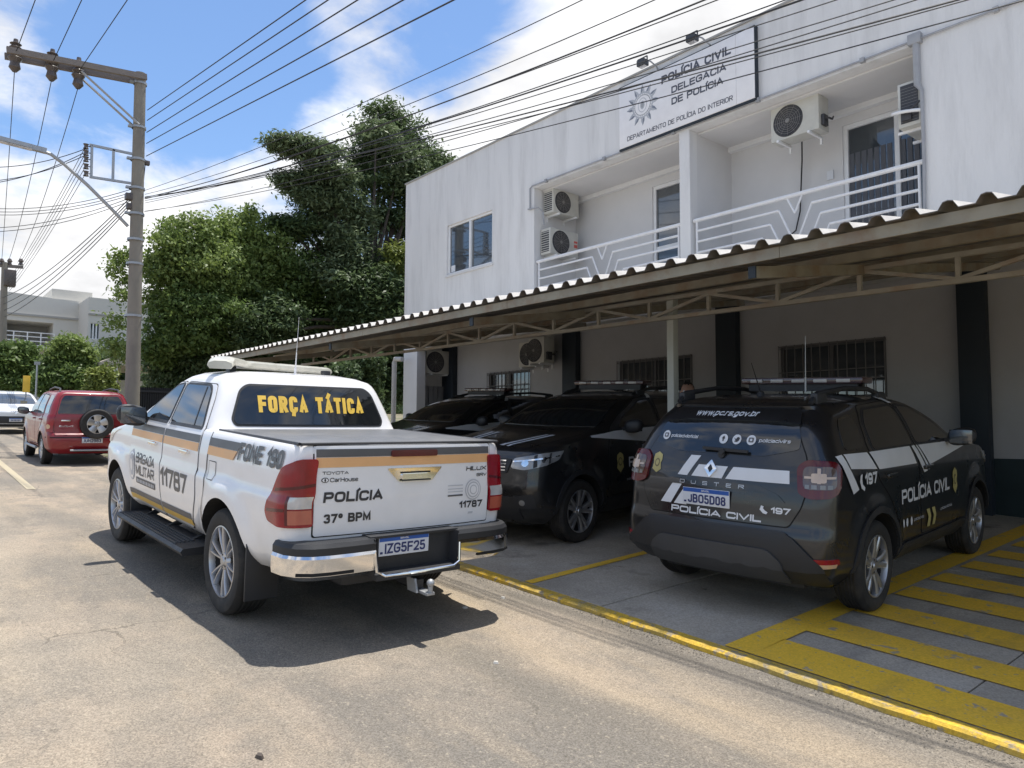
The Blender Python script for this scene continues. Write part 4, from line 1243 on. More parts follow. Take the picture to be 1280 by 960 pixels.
    def wrap(s, name, side, end, poly, off, m, parent, depth=.02):
        """lens wrapped round a corner: poly in (s, z), s = 0 at the corner, + along the side, - across the end face"""
        bm = bmesh.new(); vs = [bm.verts.new((a, b, 0)) for a, b in poly]; bm.faces.new(vs)
        for k in (0, 1):
            lo = min(v[k] for v in poly); hi = max(v[k] for v in poly); t = math.ceil(lo/.03)*.03
            while t < hi:
                no = (1, 0, 0) if k == 0 else (0, 1, 0); co = (t, 0, 0) if k == 0 else (0, t, 0)
                bmesh.ops.bisect_plane(bm, geom=bm.verts[:]+bm.edges[:]+bm.faces[:], plane_co=co, plane_no=no, dist=1e-5); t += .03
        cache = {}
        def at(q, z):
            zk = round(z, 4)
            if zk not in cache:
                i = min(max(np.searchsorted(s.zs, z)-1, 0), len(s.zs)-2); t = (z-s.zs[i])/(s.zs[i+1]-s.zs[i])
                p = s.par[i]*(1-t)+s.par[i+1]*t; c = s.contour(p, z)
                c = c[:len(c)//2+1]
                if end == 'front': c = c[::-1]
                # corner = where the outline turns 45 degrees
                k0 = next((k for k in range(1, len(c)) if abs(c[k].x-c[k-1].x) > abs(c[k].y-c[k-1].y)), 8)
                L = [0]
                for a, b in zip(c, c[1:]): L.append(L[-1]+(b-a).length)
                cache[zk] = (c, L, L[k0])
            c, L, l0 = cache[zk]; l = min(max(l0+q, 0), L[-1]-1e-4)
            k = max(0, int(np.searchsorted(L, l))-1); t = (l-L[k])/(L[k+1]-L[k]); pt = c[k].lerp(c[k+1], t); d = (c[k+1]-c[k])
            n = Vector((d.y, -d.x, 0)).normalized()
            if end == 'rear': n = Vector((-d.y, d.x, 0)).normalized()
            cen = Vector((c[0].x+(1 if end == 'rear' else -1)*.8, 0, z))
            if n.dot(pt-cen) < 0: n = -n
            return pt, n
        nn = {}
        for v in bm.verts:
            p, n = at(v.co.x, v.co.y); v.co = p+n*off; nn[v] = n
        bm.normal_update()
        if sum(f.normal.dot(nn[f.verts[0]]) for f in bm.faces) < 0:
            for f in bm.faces: f.normal_flip()
        be = [e for e in bm.edges if e.is_boundary]
        top = {tuple(round(c, 6) for c in v.co): nn[v] for e in be for v in e.verts}
        r = bmesh.ops.extrude_edge_only(bm, edges=be)
        for v in [g for g in r['geom'] if isinstance(g, bmesh.types.BMVert)]:
            v.co -= top.get(tuple(round(c, 6) for c in v.co), Vector((0, 0, 0)))*(off+depth)
        if side == 'right':
            for v in bm.verts: v.co.y *= -1
            for f in bm.faces: f.normal_flip()
        me = bpy.data.meshes.new(name); bm.to_mesh(me); bm.free(); me.materials.append(m)
        me.polygons.foreach_set('use_smooth', [True]*len(me.polygons)); me.set_sharp_from_angle(angle=R(40))
        o = bpy.data.objects.new(name, me); COL.objects.link(o); o.parent = parent; return o

def round_poly(poly, r, n=4):
    out = []; m = len(poly)
    for i in range(m):
        p = Vector(poly[i]); a = Vector(poly[i-1]); b = Vector(poly[(i+1) % m])
        da = (a-p); db = (b-p); q = min(r, da.length*.45, db.length*.45)
        A = p+da.normalized()*q; B = p+db.normalized()*q
        for k in range(n+1):
            t = k/n; out.append(tuple(A*(1-t)**2+p*2*t*(1-t)+B*t*t))
    return out
def grow(poly, d):
    c = Vector((sum(p[0] for p in poly)/len(poly), sum(p[1] for p in poly)/len(poly))); m = len(poly); out = []
    area = sum(poly[i][0]*poly[(i+1) % m][1]-poly[(i+1) % m][0]*poly[i][1] for i in range(m)); sg = 1 if area > 0 else -1
    for i in range(m):
        p = Vector(poly[i]); a = (p-Vector(poly[i-1])).normalized(); b = (Vector(poly[(i+1) % m])-p).normalized()
        na = Vector((a.y, -a.x))*sg; nb = Vector((b.y, -b.x))*sg; n = (na+nb)
        n = n.normalized()*min(d/max(.35, n.normalized().dot(na)), 3*abs(d)) if n.length > .01 else na*d
        out.append(tuple(p+n))
    return out

def make_wheel(parent, loc, rad, width, rimr, style, right=False, spare=False):
    w2 = width/2
    mb = MB()
    prof = [(rimr*.97, w2-.035), (rimr, w2-.012), (rimr+.012, w2-.004), (rad*.86, w2+.004), (rad*.93, w2-.002), (rad*.975, w2-.018), (rad, w2-.045)]
    for k in range(5):
        y = w2-.045-(width-.09)*(k+.5)/5
        prof += [(rad, y+.012), (rad-.009, y+.008), (rad-.009, y-.008), (rad, y-.012)]
    prof += [(rad, -w2+.045), (rad*.95, -w2+.01), (rimr, -w2+.01), (rimr*.9, -w2+.02)]
    mb.lathe(prof, 64)
    t = mb.build('wheel', M['rubber'], parent, 30); fixn(t)
    mt = Matrix.Translation(loc)
    if right: mt = mt@Matrix.Rotation(math.pi, 4, 'Z')
    if spare: mt = Matrix.Translation(loc)@Matrix.Rotation(math.pi/2, 4, 'Z')
    t.matrix_local = mt
    rb = MB().use(M['alloy'])
    rb.lathe([(rimr*.99, w2-.045), (rimr*1.0, w2-.006), (rimr*.965, w2-.004), (rimr*.945, w2-.02), (rimr*.93, w2-.09)], 56)
    rb.use(M['alloy_dark']).lathe([(rimr*.94, w2-.05), (rimr*.9, w2-.10), (.09, w2-.105), (0, w2-.105)], 40)
    rb.use(M['alloy'])
    def spoke(a, r0, r1, w0, w1, y0, y1, skew=0):
        c, s_ = math.cos(a), math.sin(a); e = Vector((c, 0, s_)); tn = Vector((-s_, 0, c))
        vs = []
        for r, w, y, sk in ((r0, w0, y0, 0), ((r0+r1)/2, (w0+w1)/2*.9, (y0+y1)/2+.006, skew*.5), (r1, w1, y1, skew)):
            b = e*r+tn*sk
            vs += [b+tn*w/2+Vector((0, y-.008, 0)), b+tn*w*.3+Vector((0, y, 0)), b-tn*w*.3+Vector((0, y, 0)), b-tn*w/2+Vector((0, y-.008, 0)), b-tn*w/2+Vector((0, y-.04, 0)), b+tn*w/2+Vector((0, y-.04, 0))]
        fs = []
        for k in range(2):
            for i in range(6): fs.append((k*6+i, k*6+(i+1) % 6, (k+1)*6+(i+1) % 6, (k+1)*6+i))
        rb.add(vs, fs)
    if style == 'six_double':
        for k in range(6):
            a = math.pi/3*k+.3
            spoke(a-.12, .055, rimr*.95, .021, .017, w2-.026, w2-.010, -.012)
            spoke(a+.12, .055, rimr*.95, .021, .017, w2-.026, w2-.010, .012)
    elif style == 'five_wide':
        for k in range(5):
            a = 2*math.pi/5*k+.55
            spoke(a-.10, .05, rimr*.95, .060, .048, w2-.028, w2-.012, -.026)
            spoke(a+.10, .05, rimr*.95, .060, .048, w2-.028, w2-.012, .026)
    else:
        for k in range(5):
            a = 2*math.pi/5*k+.3
            spoke(a, .05, rimr*.96, .12, .17, w2-.03, w2-.014)
    rb.lathe([(0, w2-.012), (.03, w2-.012), (.036, w2-.02), (.062, w2-.024), (.075, w2-.05)], 24)
    rb.use(M['alloy_dark'])
    for k in range(5):
        a = 2*math.pi/5*k; rb.lathe([(0, w2-.02), (.009, w2-.02), (.009, w2-.04)], 8, 'y', (.048*math.cos(a), 0, .048*math.sin(a)))
    rim = rb.build('rim', None, t, 40); fixn(rim)
    return t

def plate(parent, shell, z, txt, axis, x=None, yc=0, tilt=0, name='number_plate'):
    sg = -1 if axis == 'rear' else 1
    if x is None: x = shell.hit(yc, z, axis)[0].x+sg*.016
    mb = MB(); mb.box((x-.004, yc-.20, z-.065), (x+.004, yc+.20, z+.065), .002)
    p = mb.build(name, M['plate_white'], parent)
    b = MB(); b.box((x-.0055, yc-.197, z+.032), (x+.0055, yc+.197, z+.062))
    b.build('plate_band', M['plate_blue'], p)
    ux = Vector((0, -1 if axis == 'rear' else 1, 0))
    o = Vector((x+sg*.0045, yc, z))
    if txt is None:
        mk = MB()
        for k in range(7): mk.box((x+sg*.005-.001, yc-.15+.044*k, z-.045), (x+sg*.005+.001, yc-.125+.044*k, z+.015))
        mk = mk.build('plate_mark', M['plate_text'], p); mk['kind'] = 'stuff'; return p
    text_object('plate_number', txt, .325, .068, o-ux*.155+Vector((0, 0, -.050)), ux, (0, 0, 1), M['plate_text'], p, .012, .002)
    text_object('plate_country', 'BRASIL', .07, .013, o-ux*.035+Vector((sg*.0015, 0, .041)), ux, (0, 0, 1), M['decal_white'], p, .01, .002)
    q = MB(); q.box((x+sg*.005-.001, yc+(.17 if axis == 'rear' else -.19), z-.05), (x+sg*.005+.001, yc+(.19 if axis == 'rear' else -.17), z-.036))
    q.build('plate_mark', M['plate_text'], p)
    return p
def mirror_part(parent, sg, org, m, size=(.13, .26, .19)):
    bm = bmesh.new(); bmesh.ops.create_icosphere(bm, subdivisions=3, radius=.5)
    for v in bm.verts:
        x, y, z = v.co*2
        e = 2.8
        l = (abs(x)**e+abs(y)**e+abs(z)**e)**(1/e); v.co = Vector((x/l*size[0]/2, y/l*size[1]/2, z/l*size[2]/2))
        if v.co.x < -size[0]*.28: v.co.x = -size[0]*.28
        v.co.z += v.co.y*sg*.12
        v.co += Vector(org)+Vector((0, sg*size[1]*.62, 0))
    me = bpy.data.meshes.new('mirror'); bm.to_mesh(me); bm.free(); me.materials.append(m)
    me.polygons.foreach_set('use_smooth', [True]*len(me.polygons)); me.set_sharp_from_angle(angle=R(40))
    o = bpy.data.objects.new('mirror', me); COL.objects.link(o); o.parent = parent
    a = MB(); a.bar(Vector(org)-Vector((0, sg*.06, .05)), Vector(org)+Vector((0, sg*.1, -.02)), .07, .04)
    a.build('mirror_arm', M['plastic'], o)
    g = MB(); g.box((org[0]-size[0]*.29-.002, org[1]+sg*size[1]*.62-size[1]*.4, org[2]-size[2]*.38), (org[0]-size[0]*.28+.001, org[1]+sg*size[1]*.62+size[1]*.4, org[2]+size[2]*.38), .001)
    g.build('mirror_glass', M['glass_win'], o)
    return o
def handle(sh, parent, x, z, axis, m, w=.2):
    sg = 1 if axis == 'left' else -1
    y = sh.hit(x, z, axis)[0].y
    mb = MB(); mb.box((x-w/2, min(y+sg*.012, y+sg*.04), z-.016), (x+w/2, max(y+sg*.012, y+sg*.04), z+.016), .008)
    for q in (-1, 1): mb.box((x+q*w*.4-.02, min(y-sg*.01, y+sg*.02), z-.012), (x+q*w*.4+.02, max(y-sg*.01, y+sg*.02), z+.012))
    o = mb.build('door_handle', m, parent)
    sh.panel('handle_recess', [(x-w*.3, z-.03), (x+w*.3, z-.03), (x+w*.3, z+.03), (x-w*.3, z+.03)], axis, .0035, M['seam'], o, rnd=.02, skirt=False)
    return o
def side_door(sh, parent, poly, axis, paint, handle_at=None, hm=None):
    """a proud door skin over a slightly larger dark gap"""
    sh.panel('door_gap', grow(poly, .008), axis, .002, M['seam'], parent, rnd=.05, skirt=False)
    d = sh.panel('door', poly, axis, .006, paint, parent, rnd=.05)
    if handle_at: handle(sh, d, handle_at[0], handle_at[1], axis, hm)
    return d

# ---- the white patrol pickup
def build_pickup():
    aa, bb, hx, hy, hh = -.0627, .0052, -5.6705, 2.8117, 3.1576
    org = Vector((hx, hy, -1.3347))
    t = empty('police_pickup', mtx=frame(aa, bb, hh, org))
    tag(t, 'white crew cab patrol pickup lettered FORÇA TÁTICA, parked in the sunny street', 'pickup truck')
    W = M['white_paint']
    rows = [(.45, -.98, 3.80, .78, .10, .35, .02, .15), (.50, -1.04, 3.90, .835, .10, .38, .03, .18), (.56, -1.06, 3.98, .875, .10, .4, .03, .2), (.64, -1.085, 4.02, .90, .10, .42, .035, .22),
            (.80, -1.10, 4.05, .92, .10, .45, .04, .25), (.955, -1.10, 4.02, .928, .10, .45, .04, .25), (1.0, -1.097, 4.01, .912, .10, .45, .035, .25), (1.13, -1.09, 3.92, .908, .10, .42, .03, .22),
            (1.19, -1.09, 3.62, .90, .10, .4, .03, .18), (1.25, -1.09, 3.15, .89, .10, .3, .03, .12), (1.305, -1.085, 2.98, .875, .1, .25, .03, .1),
            (1.322, -1.075, 2.90, .862, .1, .2, .03, .1), (1.330, .415, 2.82, .855, .10, .2, .05, .1), (1.355, .425, 2.72, .848, .11, .2, .05, .1),
            (1.42, .445, 2.52, .825, .11, .2, .06, .1), (1.58, .495, 2.16, .765, .12, .18, .07, .12), (1.70, .54, 1.90, .715, .13, .18, .08, .12),
            (1.75, .575, 1.76, .68, .16, .2, .08, .1), (1.785, .67, 1.64, .61, .2, .2, .08, .1), (1.81, .86, 1.48, .44, .1, .1, .03, .02), (1.815, .98, 1.3, .2, .05, .05, .01, .01)]
    sh = Shell(rows, [(0, .40), (3.085, .40)], .455, .27, sb=.035, flare=.03)
    sh.build('body', W, M['seam'], t)
    ch = MB(); ch.box((-1.0, -.45, .36), (3.9, .45, .56), .03); ch.box((-.9, -.72, .44), (3.7, .72, .52), .02)
    ch.tube([(0, -.75, .36), (0, .75, .36)], .06, 10); ch.lathe([(0, -.16), (.14, -.1), (.17, 0), (.14, .1), (0, .16)], 16, 'y', (0, -.1, .36))
    ch.box((-.6, -.4, .30), (.0, -.15, .42), .03)
    ch.build('chassis', M['plastic'], t)
    for x in (0, 3.085):
        make_wheel(t, (x, .775, .3875), .3875, .265, .262, 'six_double')
        make_wheel(t, (x, -.775, .3875), .3875, .265, .262, 'six_double', True)
    # doors on both sides
    for ax in ('left', 'right'):
        sg = 1 if ax == 'left' else -1
        rear_door = [(.60, .78), (.585, 1.0), (.595, 1.33), (.66, 1.56), (.74, 1.685), (1.50, 1.70), (1.52, 1.2), (1.52, .50), (.80, .50), (.70, .60)]
        front_door = [(1.545, .50), (1.545, 1.2), (1.525, 1.70), (1.72, 1.69), (2.18, 1.49), (2.52, 1.30), (2.62, 1.1), (2.58, .50)]
        rd = side_door(sh, t, rear_door, ax, W, (.88, 1.125), M['chrome'])
        fd = side_door(sh, t, front_door, ax, W, (1.78, 1.125), M['chrome'])
        gw = [(.66, 1.335), (.80, 1.62), (.87, 1.665), (1.47, 1.672), (1.485, 1.335)]
        sh.panel('window_seal', grow(gw, .022), ax, .009, M['plastic'], rd, rnd=.05)
        sh.panel('window_pane', gw, ax, .012, M['glass'], rd, rnd=.04)
        sh.line('window_bar', [(.86, 1.335), (.93, 1.66)], .022, ax, M['plastic'], rd, .0145)
        gw = [(1.575, 1.335), (1.56, 1.672), (1.72, 1.655), (2.13, 1.465), (2.36, 1.335)]
        sh.panel('window_seal', grow(gw, .022), ax, .009, M['plastic'], fd, rnd=.05)
        sh.panel('window_pane', gw, ax, .012, M['glass'], fd, rnd=.03)
        sh.line('bed_gap', [(.385, .56), (.385, 1.315)], .014, ax, M['seam'], t)
        if ax == 'left':
            for x0, x1 in ((2.60, 1.55), (1.515, .60), (.375, -.20)):
                sk = .14 if x1 < 0 else 0
                sh.panel('grey_stripe', [(x0, 1.215), (x0, 1.275), (x1-(sk*.45), 1.275), (x1, 1.215)], ax, .0095, M['decal_grey'], t, skirt=False)
                sh.panel('orange_stripe', [(x0, 1.145), (x0, 1.212), (x1, 1.212), (x1+sk*.45, 1.145)], ax, .0095, M['decal_orange'], t, skirt=False)
            for x0, x1 in ((2.56, 1.55), (1.515, .72)):
                sh.panel('lower_grey_stripe', [(x0, .585), (x0, .632), (x1, .632), (x1, .585)], ax, .0095, M['decal_grey'], t, skirt=False)
                sh.panel('lower_gold_stripe', [(x0, .535), (x0, .583), (x1, .583), (x1, .535)], ax, .0095, M['decal_gold'], t, skirt=False)
            sh.text('lettering', 'FONE 190', -.215, 1.155, .72, .125, ax, M['decal_grey'], t, .025, .15)
            sh.text('lettering', 'BRIGADA', 2.32, .90, .62, .095, ax, M['decal_grey'], t, .008)
            sh.text('lettering', 'MILITAR', 2.32, .785, .62, .095, ax, M['decal_grey'], t, .008)
            sh.panel('sticker_bar', [(2.32, .705), (2.32, .762), (1.68, .762), (1.68, .705)], ax, .0095, M['decal_grey'], t, skirt=False)
            for k in range(11): sh.panel('sticker_mark', [(2.28-.054*k, .718), (2.28-.054*k, .748), (2.245-.054*k, .748), (2.245-.054*k, .718)], ax, .0115, M['decal_pale'], t, skirt=False)
            sh.text('lettering', '11787', 1.50, .775, .72, .165, ax, M['decal_grey'], t, .02)
            ring = lambda a_, b_: [(2.47+a_*math.cos(a), .865+b_*math.sin(a)) for a in [i*math.pi/14 for i in range(28)]]
            for k, (a_, b_, mm) in enumerate(((.11, .15, 'decal_pale'), (.095, .13, 'white_paint'), (.075, .105, 'decal_pale'), (.045, .06, 'white_paint'))):
                sh.panel('seal', ring(a_, b_), ax, .0095+.0012*k, M[mm], t, skirt=False)
            fl = sh.panel('fuel_flap', [(.19, 1.02), (.19, 1.10), (.33, 1.10), (.33, .96), (.22, .96)], 'left', .003, W, t, rnd=.03)
            sh.line('fuel_flap_gap', [(.19, 1.10), (.33, 1.10), (.33, .96), (.21, .96), (.19, 1.0), (.19, 1.10)], .006, 'left', M['seam'], fl, .0035)
        # running board
        rb = MB().use(M['plastic'])
        rb.prism([(sg*.74, .33), (sg*1.0, .33), (sg*1.02, .36), (sg*1.0, .385), (sg*.74, .395)], .56, 2.58, 'x')
        rb.use(M['plastic_grey'])
        for k in range(5): rb.box((.80, min(sg*(.84+.033*k), sg*(.855+.033*k)), .384), (2.42, max(sg*(.84+.033*k), sg*(.855+.033*k)), .402-.002*k))
        rb.use(M['plastic'])
        for x in (.9, 1.6, 2.3): rb.bar((x, sg*.6, .46), (x, sg*.85, .36), .05, .04)
        fixn(rb.build('running_board', None, t))
        mf = MB(); mf.box((-.47, min(sg*.66, sg*.90), .20), (-.45, max(sg*.66, sg*.90), .60), .006); mf.build('mud_flap', M['plastic'], t)
        mf = MB(); mf.box((2.63, min(sg*.68, sg*.88), .25), (2.65, max(sg*.68, sg*.88), .55), .006); mf.build('mud_flap', M['plastic'], t)
        mirror_part(t, sg, (2.22, sg*.84, 1.36), M['plastic'], (.15, .27, .20))
        # rear lamp wrapped round the corner
        lp = [(-.17, .80), (-.17, 1.235), (-.05, 1.235), (.05, 1.18), (.14, 1.05), (.215, .93), (.235, .88), (.20, .82), (.06, .80)]
        lamp = sh.wrap('tail_lamp', ax, 'rear', round_poly(lp, .03), .022, M['red_lens'], t)
        sh.wrap('lens_edge', ax, 'rear', [(-.02, .815), (-.02, 1.0), (-.005, 1.0), (-.005, .815)], .0245, M['dark_red_lens'], lamp)
        sh.wrap('reversing_lens', ax, 'rear', [(-.16, .92), (-.16, .995), (-.02, .995), (-.02, .92)], .026, M['clear_lens'], lamp)
        sh.wrap('indicator_lens', ax, 'rear', [(-.16, .82), (-.16, .91), (-.02, .91), (-.02, .82)], .026, M['orange_lens'], lamp)
        sh.wrap('lens_band', ax, 'rear', [(-.165, 1.06), (-.165, 1.08), (.11, 1.04), (.12, 1.02)], .0245, M['dark_red_lens'], lamp)
        sh.wrap('lens_band', ax, 'rear', [(.0, .90), (.0, .92), (.205, .90), (.20, .88)], .0245, M['dark_red_lens'], lamp)
        sh.wrap('head_lamp', ax, 'front', round_poly([(-.35, 1.0), (-.35, 1.1), (.1, 1.16), (.42, 1.18), (.3, 1.02)], .03), .01, M['clear_lens'], t)
    # rear window
    rw = [(-.66, 1.372), (-.68, 1.41), (-.60, 1.64), (-.54, 1.685), (.54, 1.685), (.60, 1.64), (.68, 1.41), (.66, 1.372)]
    sh.panel('window_seal', grow(rw, .018), 'rear', .003, M['plastic'], t, rnd=.04)
    w = sh.panel('rear_window', rw, 'rear', .007, M['glass'], t, rnd=.03)
    sh.text('lettering', 'FORÇA TÁTICA', .475, 1.468, .97, .138, 'rear', M['decal_yellow'], w, .035, off=.011)
    ws = [(-.66, 1.34), (-.58, 1.66), (.58, 1.66), (.66, 1.34)]
    sh.panel('windscreen', ws, 'front', .006, M['glass'], t, rnd=.05)
    # tailgate
    tg = [(-.712, .735), (-.72, 1.314), (.72, 1.314), (.712, .735)]
    sh.panel('tailgate_gap', grow(tg, .009), 'rear', .0015, M['seam'], t, rnd=.02, skirt=False)
    g = sh.panel('tailgate', tg, 'rear', .008, W, t, rnd=.02, depth=.01)
    sh.panel('grey_stripe', [(.71, 1.245), (.71, 1.296), (-.71, 1.296), (-.71, 1.245)], 'rear', .011, M['decal_grey'], g, skirt=False)
    sh.panel('orange_stripe', [(.71, 1.178), (.71, 1.242), (-.71, 1.242), (-.71, 1.178)], 'rear', .011, M['decal_orange'], g, skirt=False)
    sh.panel('stop_lamp', [(.165, 1.240), (.165, 1.282), (-.215, 1.282), (-.215, 1.240)], 'rear', .024, M['dark_red_lens'], g, rnd=.015, depth=.02)
    rec = sh.panel('handle_recess', [(.195, 1.16), (.10, 1.065), (-.18, 1.065), (-.265, 1.16)], 'rear', .017, M['chrome'], g, rnd=.015, depth=.01)
    sh.panel('tailgate_handle', [(.08, 1.078), (.08, 1.118), (-.15, 1.118), (-.15, 1.078)], 'rear', .032, M['chrome'], rec, rnd=.01, depth=.012)
    sh.panel('handle_shadow', [(.09, 1.122), (.09, 1.134), (-.16, 1.134), (-.16, 1.122)], 'rear', .0195, M['plastic'], rec, skirt=False)
    sh.panel('handle_shadow', [(.085, 1.068), (.085, 1.079), (-.155, 1.079), (-.155, 1.068)], 'rear', .0335, M['plastic'], rec, skirt=False)
    T = lambda *a, **k: sh.text('lettering', *a, off=.0115, **k)
    T('TOYOTA', .665, 1.132, .185, .020, 'rear', M['decal_black'], g, .01)
    T('CarHouse', .61, 1.082, .20, .028, 'rear', M['decal_black'], g, .005)
    rg = lambda y, z, a_, b_: [(y+a_*math.cos(a), z+b_*math.sin(a)) for a in [i*math.pi/10 for i in range(20)]]
    sh.panel('round_logo', rg(.645, 1.096, .026, .017), 'rear', .0115, M['decal_black'], g, skirt=False)
    sh.panel('logo_centre', rg(.645, 1.096, .020, .012), 'rear', .013, W, g, skirt=False)
    sh.panel('logo_centre', rg(.645, 1.096, .006, .011), 'rear', .0138, M['decal_black'], g, skirt=False)
    T('POLÍCIA', .655, .95, .43, .068, 'rear', M['decal_black'], g, .035, shear=.1)
    T('37º BPM', .645, .815, .335, .060, 'rear', M['decal_black'], g, .03)
    T('HILUX', -.495, 1.118, .195, .032, 'rear', M['decal_black'], g, .02, shear=.1)
    T('SRV', -.595, 1.072, .10, .024, 'rear', M['decal_black'], g, .02, shear=.2)
    T('11787', -.435, .842, .225, .052, 'rear', M['decal_black'], g, .03)
    sh.panel('small_mark', [(-.52, .797), (-.525, .812), (-.57, .812), (-.565, .797)], 'rear', .0115, M['decal_pale'], g, skirt=False)
    for k, (r, mm) in enumerate(((.078, 'decal_pale'), (.068, 'white_paint'), (.060, 'decal_pale'), (.050, 'white_paint'), (.036, 'decal_pale'), (.028, 'white_paint'))):
        sh.panel('seal', [(-.565+r*math.cos(a), .975+r*math.sin(a)) for a in [i*math.pi/12 for i in range(24)]], 'rear', .0115+.001*k, M[mm], g, skirt=False)
    T('B', -.557, .962, .018, .026, 'rear', M['decal_pale'], g, .01, weight=.25) if 0 else None
    for z in (1.01, .985, .965): sh.panel('seal_text_bar', [(-.325, z), (-.325, z+.007), (-.465, z+.007), (-.465, z)], 'rear', .0115, M['decal_pale'], g, skirt=False)
    sh.panel('seal_text_bar', [(-.325, .935), (-.325, .947), (-.465, .947), (-.465, .935)], 'rear', .0115, M['decal_grey'], g, skirt=False)
    # bumper: chrome corners, black step and plate recess
    def swept(path, prof, mm, name, par):
        mb = MB(); n = len(prof); vs = []; fs = []
        for i, p in enumerate(path):
            a = Vector(path[max(i-1, 0)]); b = Vector(path[min(i+1, len(path)-1)]); d = (b-a).normalized(); nrm = Vector((d.y, -d.x))
            for o_, z in prof: vs.append((p[0]+nrm.x*o_, p[1]+nrm.y*o_, z))
        for i in range(len(path)-1):
            for k in range(n): fs.append((i*n+k, i*n+(k+1) % n, (i+1)*n+(k+1) % n, (i+1)*n+k))
        fs += [tuple(range(n)), tuple(range((len(path)-1)*n, len(path)*n))]
        mb.add(vs, fs); return fixn(mb.build(name, mm, par, 30))
    for sg in (1, -1):
        path = [(-1.235, .335), (-1.24, .5), (-1.235, .66), (-1.215, .77), (-1.16, .855), (-1.07, .905), (-.95, .918)]
        path = [(x, sg*y) for x, y in path]
        s_ = -1 if sg == 1 else 1
        c = swept(path, [(s_*-.02, .495), (s_*.006, .51), (s_*.012, .545), (s_*.012, .62), (s_*-.00, .64), (s_*-.05, .64), (s_*-.05, .475)], M['chrome'], 'bumper_corner', t)
        swept(path, [(s_*.004, .642), (s_*.004, .685), (s_*-.015, .712), (s_*-.13, .715), (s_*-.13, .642)], M['plastic'], 'step_pad', c)
        swept([(p[0]+.0, p[1]) for p in path[1:5]], [(s_*.0125, .515), (s_*.0145, .518), (s_*.0145, .532), (s_*.0125, .535)], M['seam'], 'reflector_slot', c)
    st = MB(); st.box((-1.16, -.345, .44), (-1.05, .345, .715), .02)
    st.prism([(-1.27, .44), (-1.27, .475), (-1.14, .49), (-1.14, .44)], -.34, .34, 'y'); st.box((-1.20, -.36, .702), (-1.05, .36, .722), .006)
    for sg in (1, -1): st.prism([(-1.235, sg*.335), (-1.235, sg*.345), (-1.10, sg*.36), (-1.10, sg*.30)], .47, .71, 'z')
    fixn(st.build('bumper_step', M['plastic'], t))
    lip = MB(); lip.tube([(-1.245, .345, .63), (-1.262, .335, .50), (-1.272, .28, .472), (-1.275, 0, .468), (-1.272, -.28, .472), (-1.262, -.335, .50), (-1.245, -.345, .63)], .011, 8); lip.build('bumper_trim', M['chrome'], t)
    plate(t, sh, .645, 'IZG5F25', 'rear', x=-1.185, yc=.085)
    pl = MB(); pl.box((-1.180, -.125, .57), (-1.155, .295, .715), .006); pl.build('plate_holder', M['plastic'], t)
    hb = MB().use(M['plastic']); hb.bar((-.9, -.0, .38), (-1.27, -.0, .38), .06, .06)
    hb.use(M['galvanised']); hb.prism([(-1.30, .33), (-1.27, .42), (-1.17, .42), (-1.19, .33)], .03, .045, 'y'); hb.tube([(-1.37, -.02, .34), (-1.37, -.02, .39)], .018, 12); hb.box((-1.39, -.045, .325), (-1.22, .02, .345), .004)
    bmv = [(0, .03)]
    hb.lathe([(.001, -.028), (.016, -.023), (.026, -.010), (.028, 0), (.026, .010), (.016, .023), (.001, .028)], 16, 'z', (-1.37, -.02, .405))
    fixn(hb.build('tow_ball', None, t))
    # tonneau cover and bed rails
    tn = MB(); tn.box((-1.04, -.80, 1.322), (.395, .80, 1.338), .006); c = tn.build('tonneau_cover', M['tonneau'], t)
    for sg in (1, -1):
        r_ = MB(); r_.tube([(-1.05, sg*.815, 1.330), (.39, sg*.815, 1.330)], .011, 8); r_.build('cover_rail', M['plastic'], c)
    r_ = MB(); r_.tube([(-1.06, -.81, 1.330), (-1.06, .81, 1.330)], .010, 8); r_.build('cover_rail', M['plastic'], c)
    # roof bar: shallow V with drooping ends
    path = [(.96, .64, 1.855), (1.08, .57, 1.90), (1.26, .34, 1.875), (1.36, .0, 1.87), (1.40, -.30, 1.865), (1.46, -.50, 1.862), (1.50, -.60, 1.86)]
    lb = MB(); prof = [(-.09, -.035), (-.11, -.01), (-.10, .02), (-.05, .038), (.05, .038), (.10, .02), (.11, -.01), (.09, -.035)]
    # finer path
    pf = []
    for i in range(len(path)-1):
        for k in range(6): pf.append(Vector(path[i]).lerp(Vector(path[i+1]), k/6))
    pf.append(Vector(path[-1])); vs = []; fs = []; n = len(prof)
    for i, p in enumerate(pf):
        d = (pf[min(i+1, len(pf)-1)]-pf[max(i-1, 0)]); d.z = 0; d.normalize(); s1 = Vector((-d.y, d.x, 0))
        k = .94 if i % 6 == 0 else 1
        for a, b in prof: vs.append(p+s1*a*k+Vector((0, 0, b*k)))
    for i in range(len(pf)-1):
        for k in range(n): fs.append((i*n+k, i*n+(k+1) % n, (i+1)*n+(k+1) % n, (i+1)*n+k))
    fs += [tuple(range(n)), tuple(range((len(pf)-1)*n, len(pf)*n))]
    lb.add(vs, fs); L_ = fixn(lb.build('light_bar', M['lightbar'], t, 50))
    for sg in (1, -1):
        f_ = MB(); f_.box((1.14, sg*.46-.03, 1.72), (1.24, sg*.46+.03, 1.86), .01); f_.build('bar_bracket', M['plastic'], L_)
    an = MB(); an.tube([(.82, .02, 1.79), (.81, .02, 2.0)], [.008, .005], 6); an.tube([(.82, .02, 1.79), (.82, .02, 1.86)], .012, 6)
    an.tube([(.81, .02, 2.0), (.79, .02, 2.32)], [.0025, .0015], 5); an.build('radio_aerial', M['white_paint'], t)
    gr = sh.panel('grille', [(-.42, .75), (-.46, 1.12), (.46, 1.12), (.42, .75)], 'front', .012, M['plastic'], t, rnd=.04)
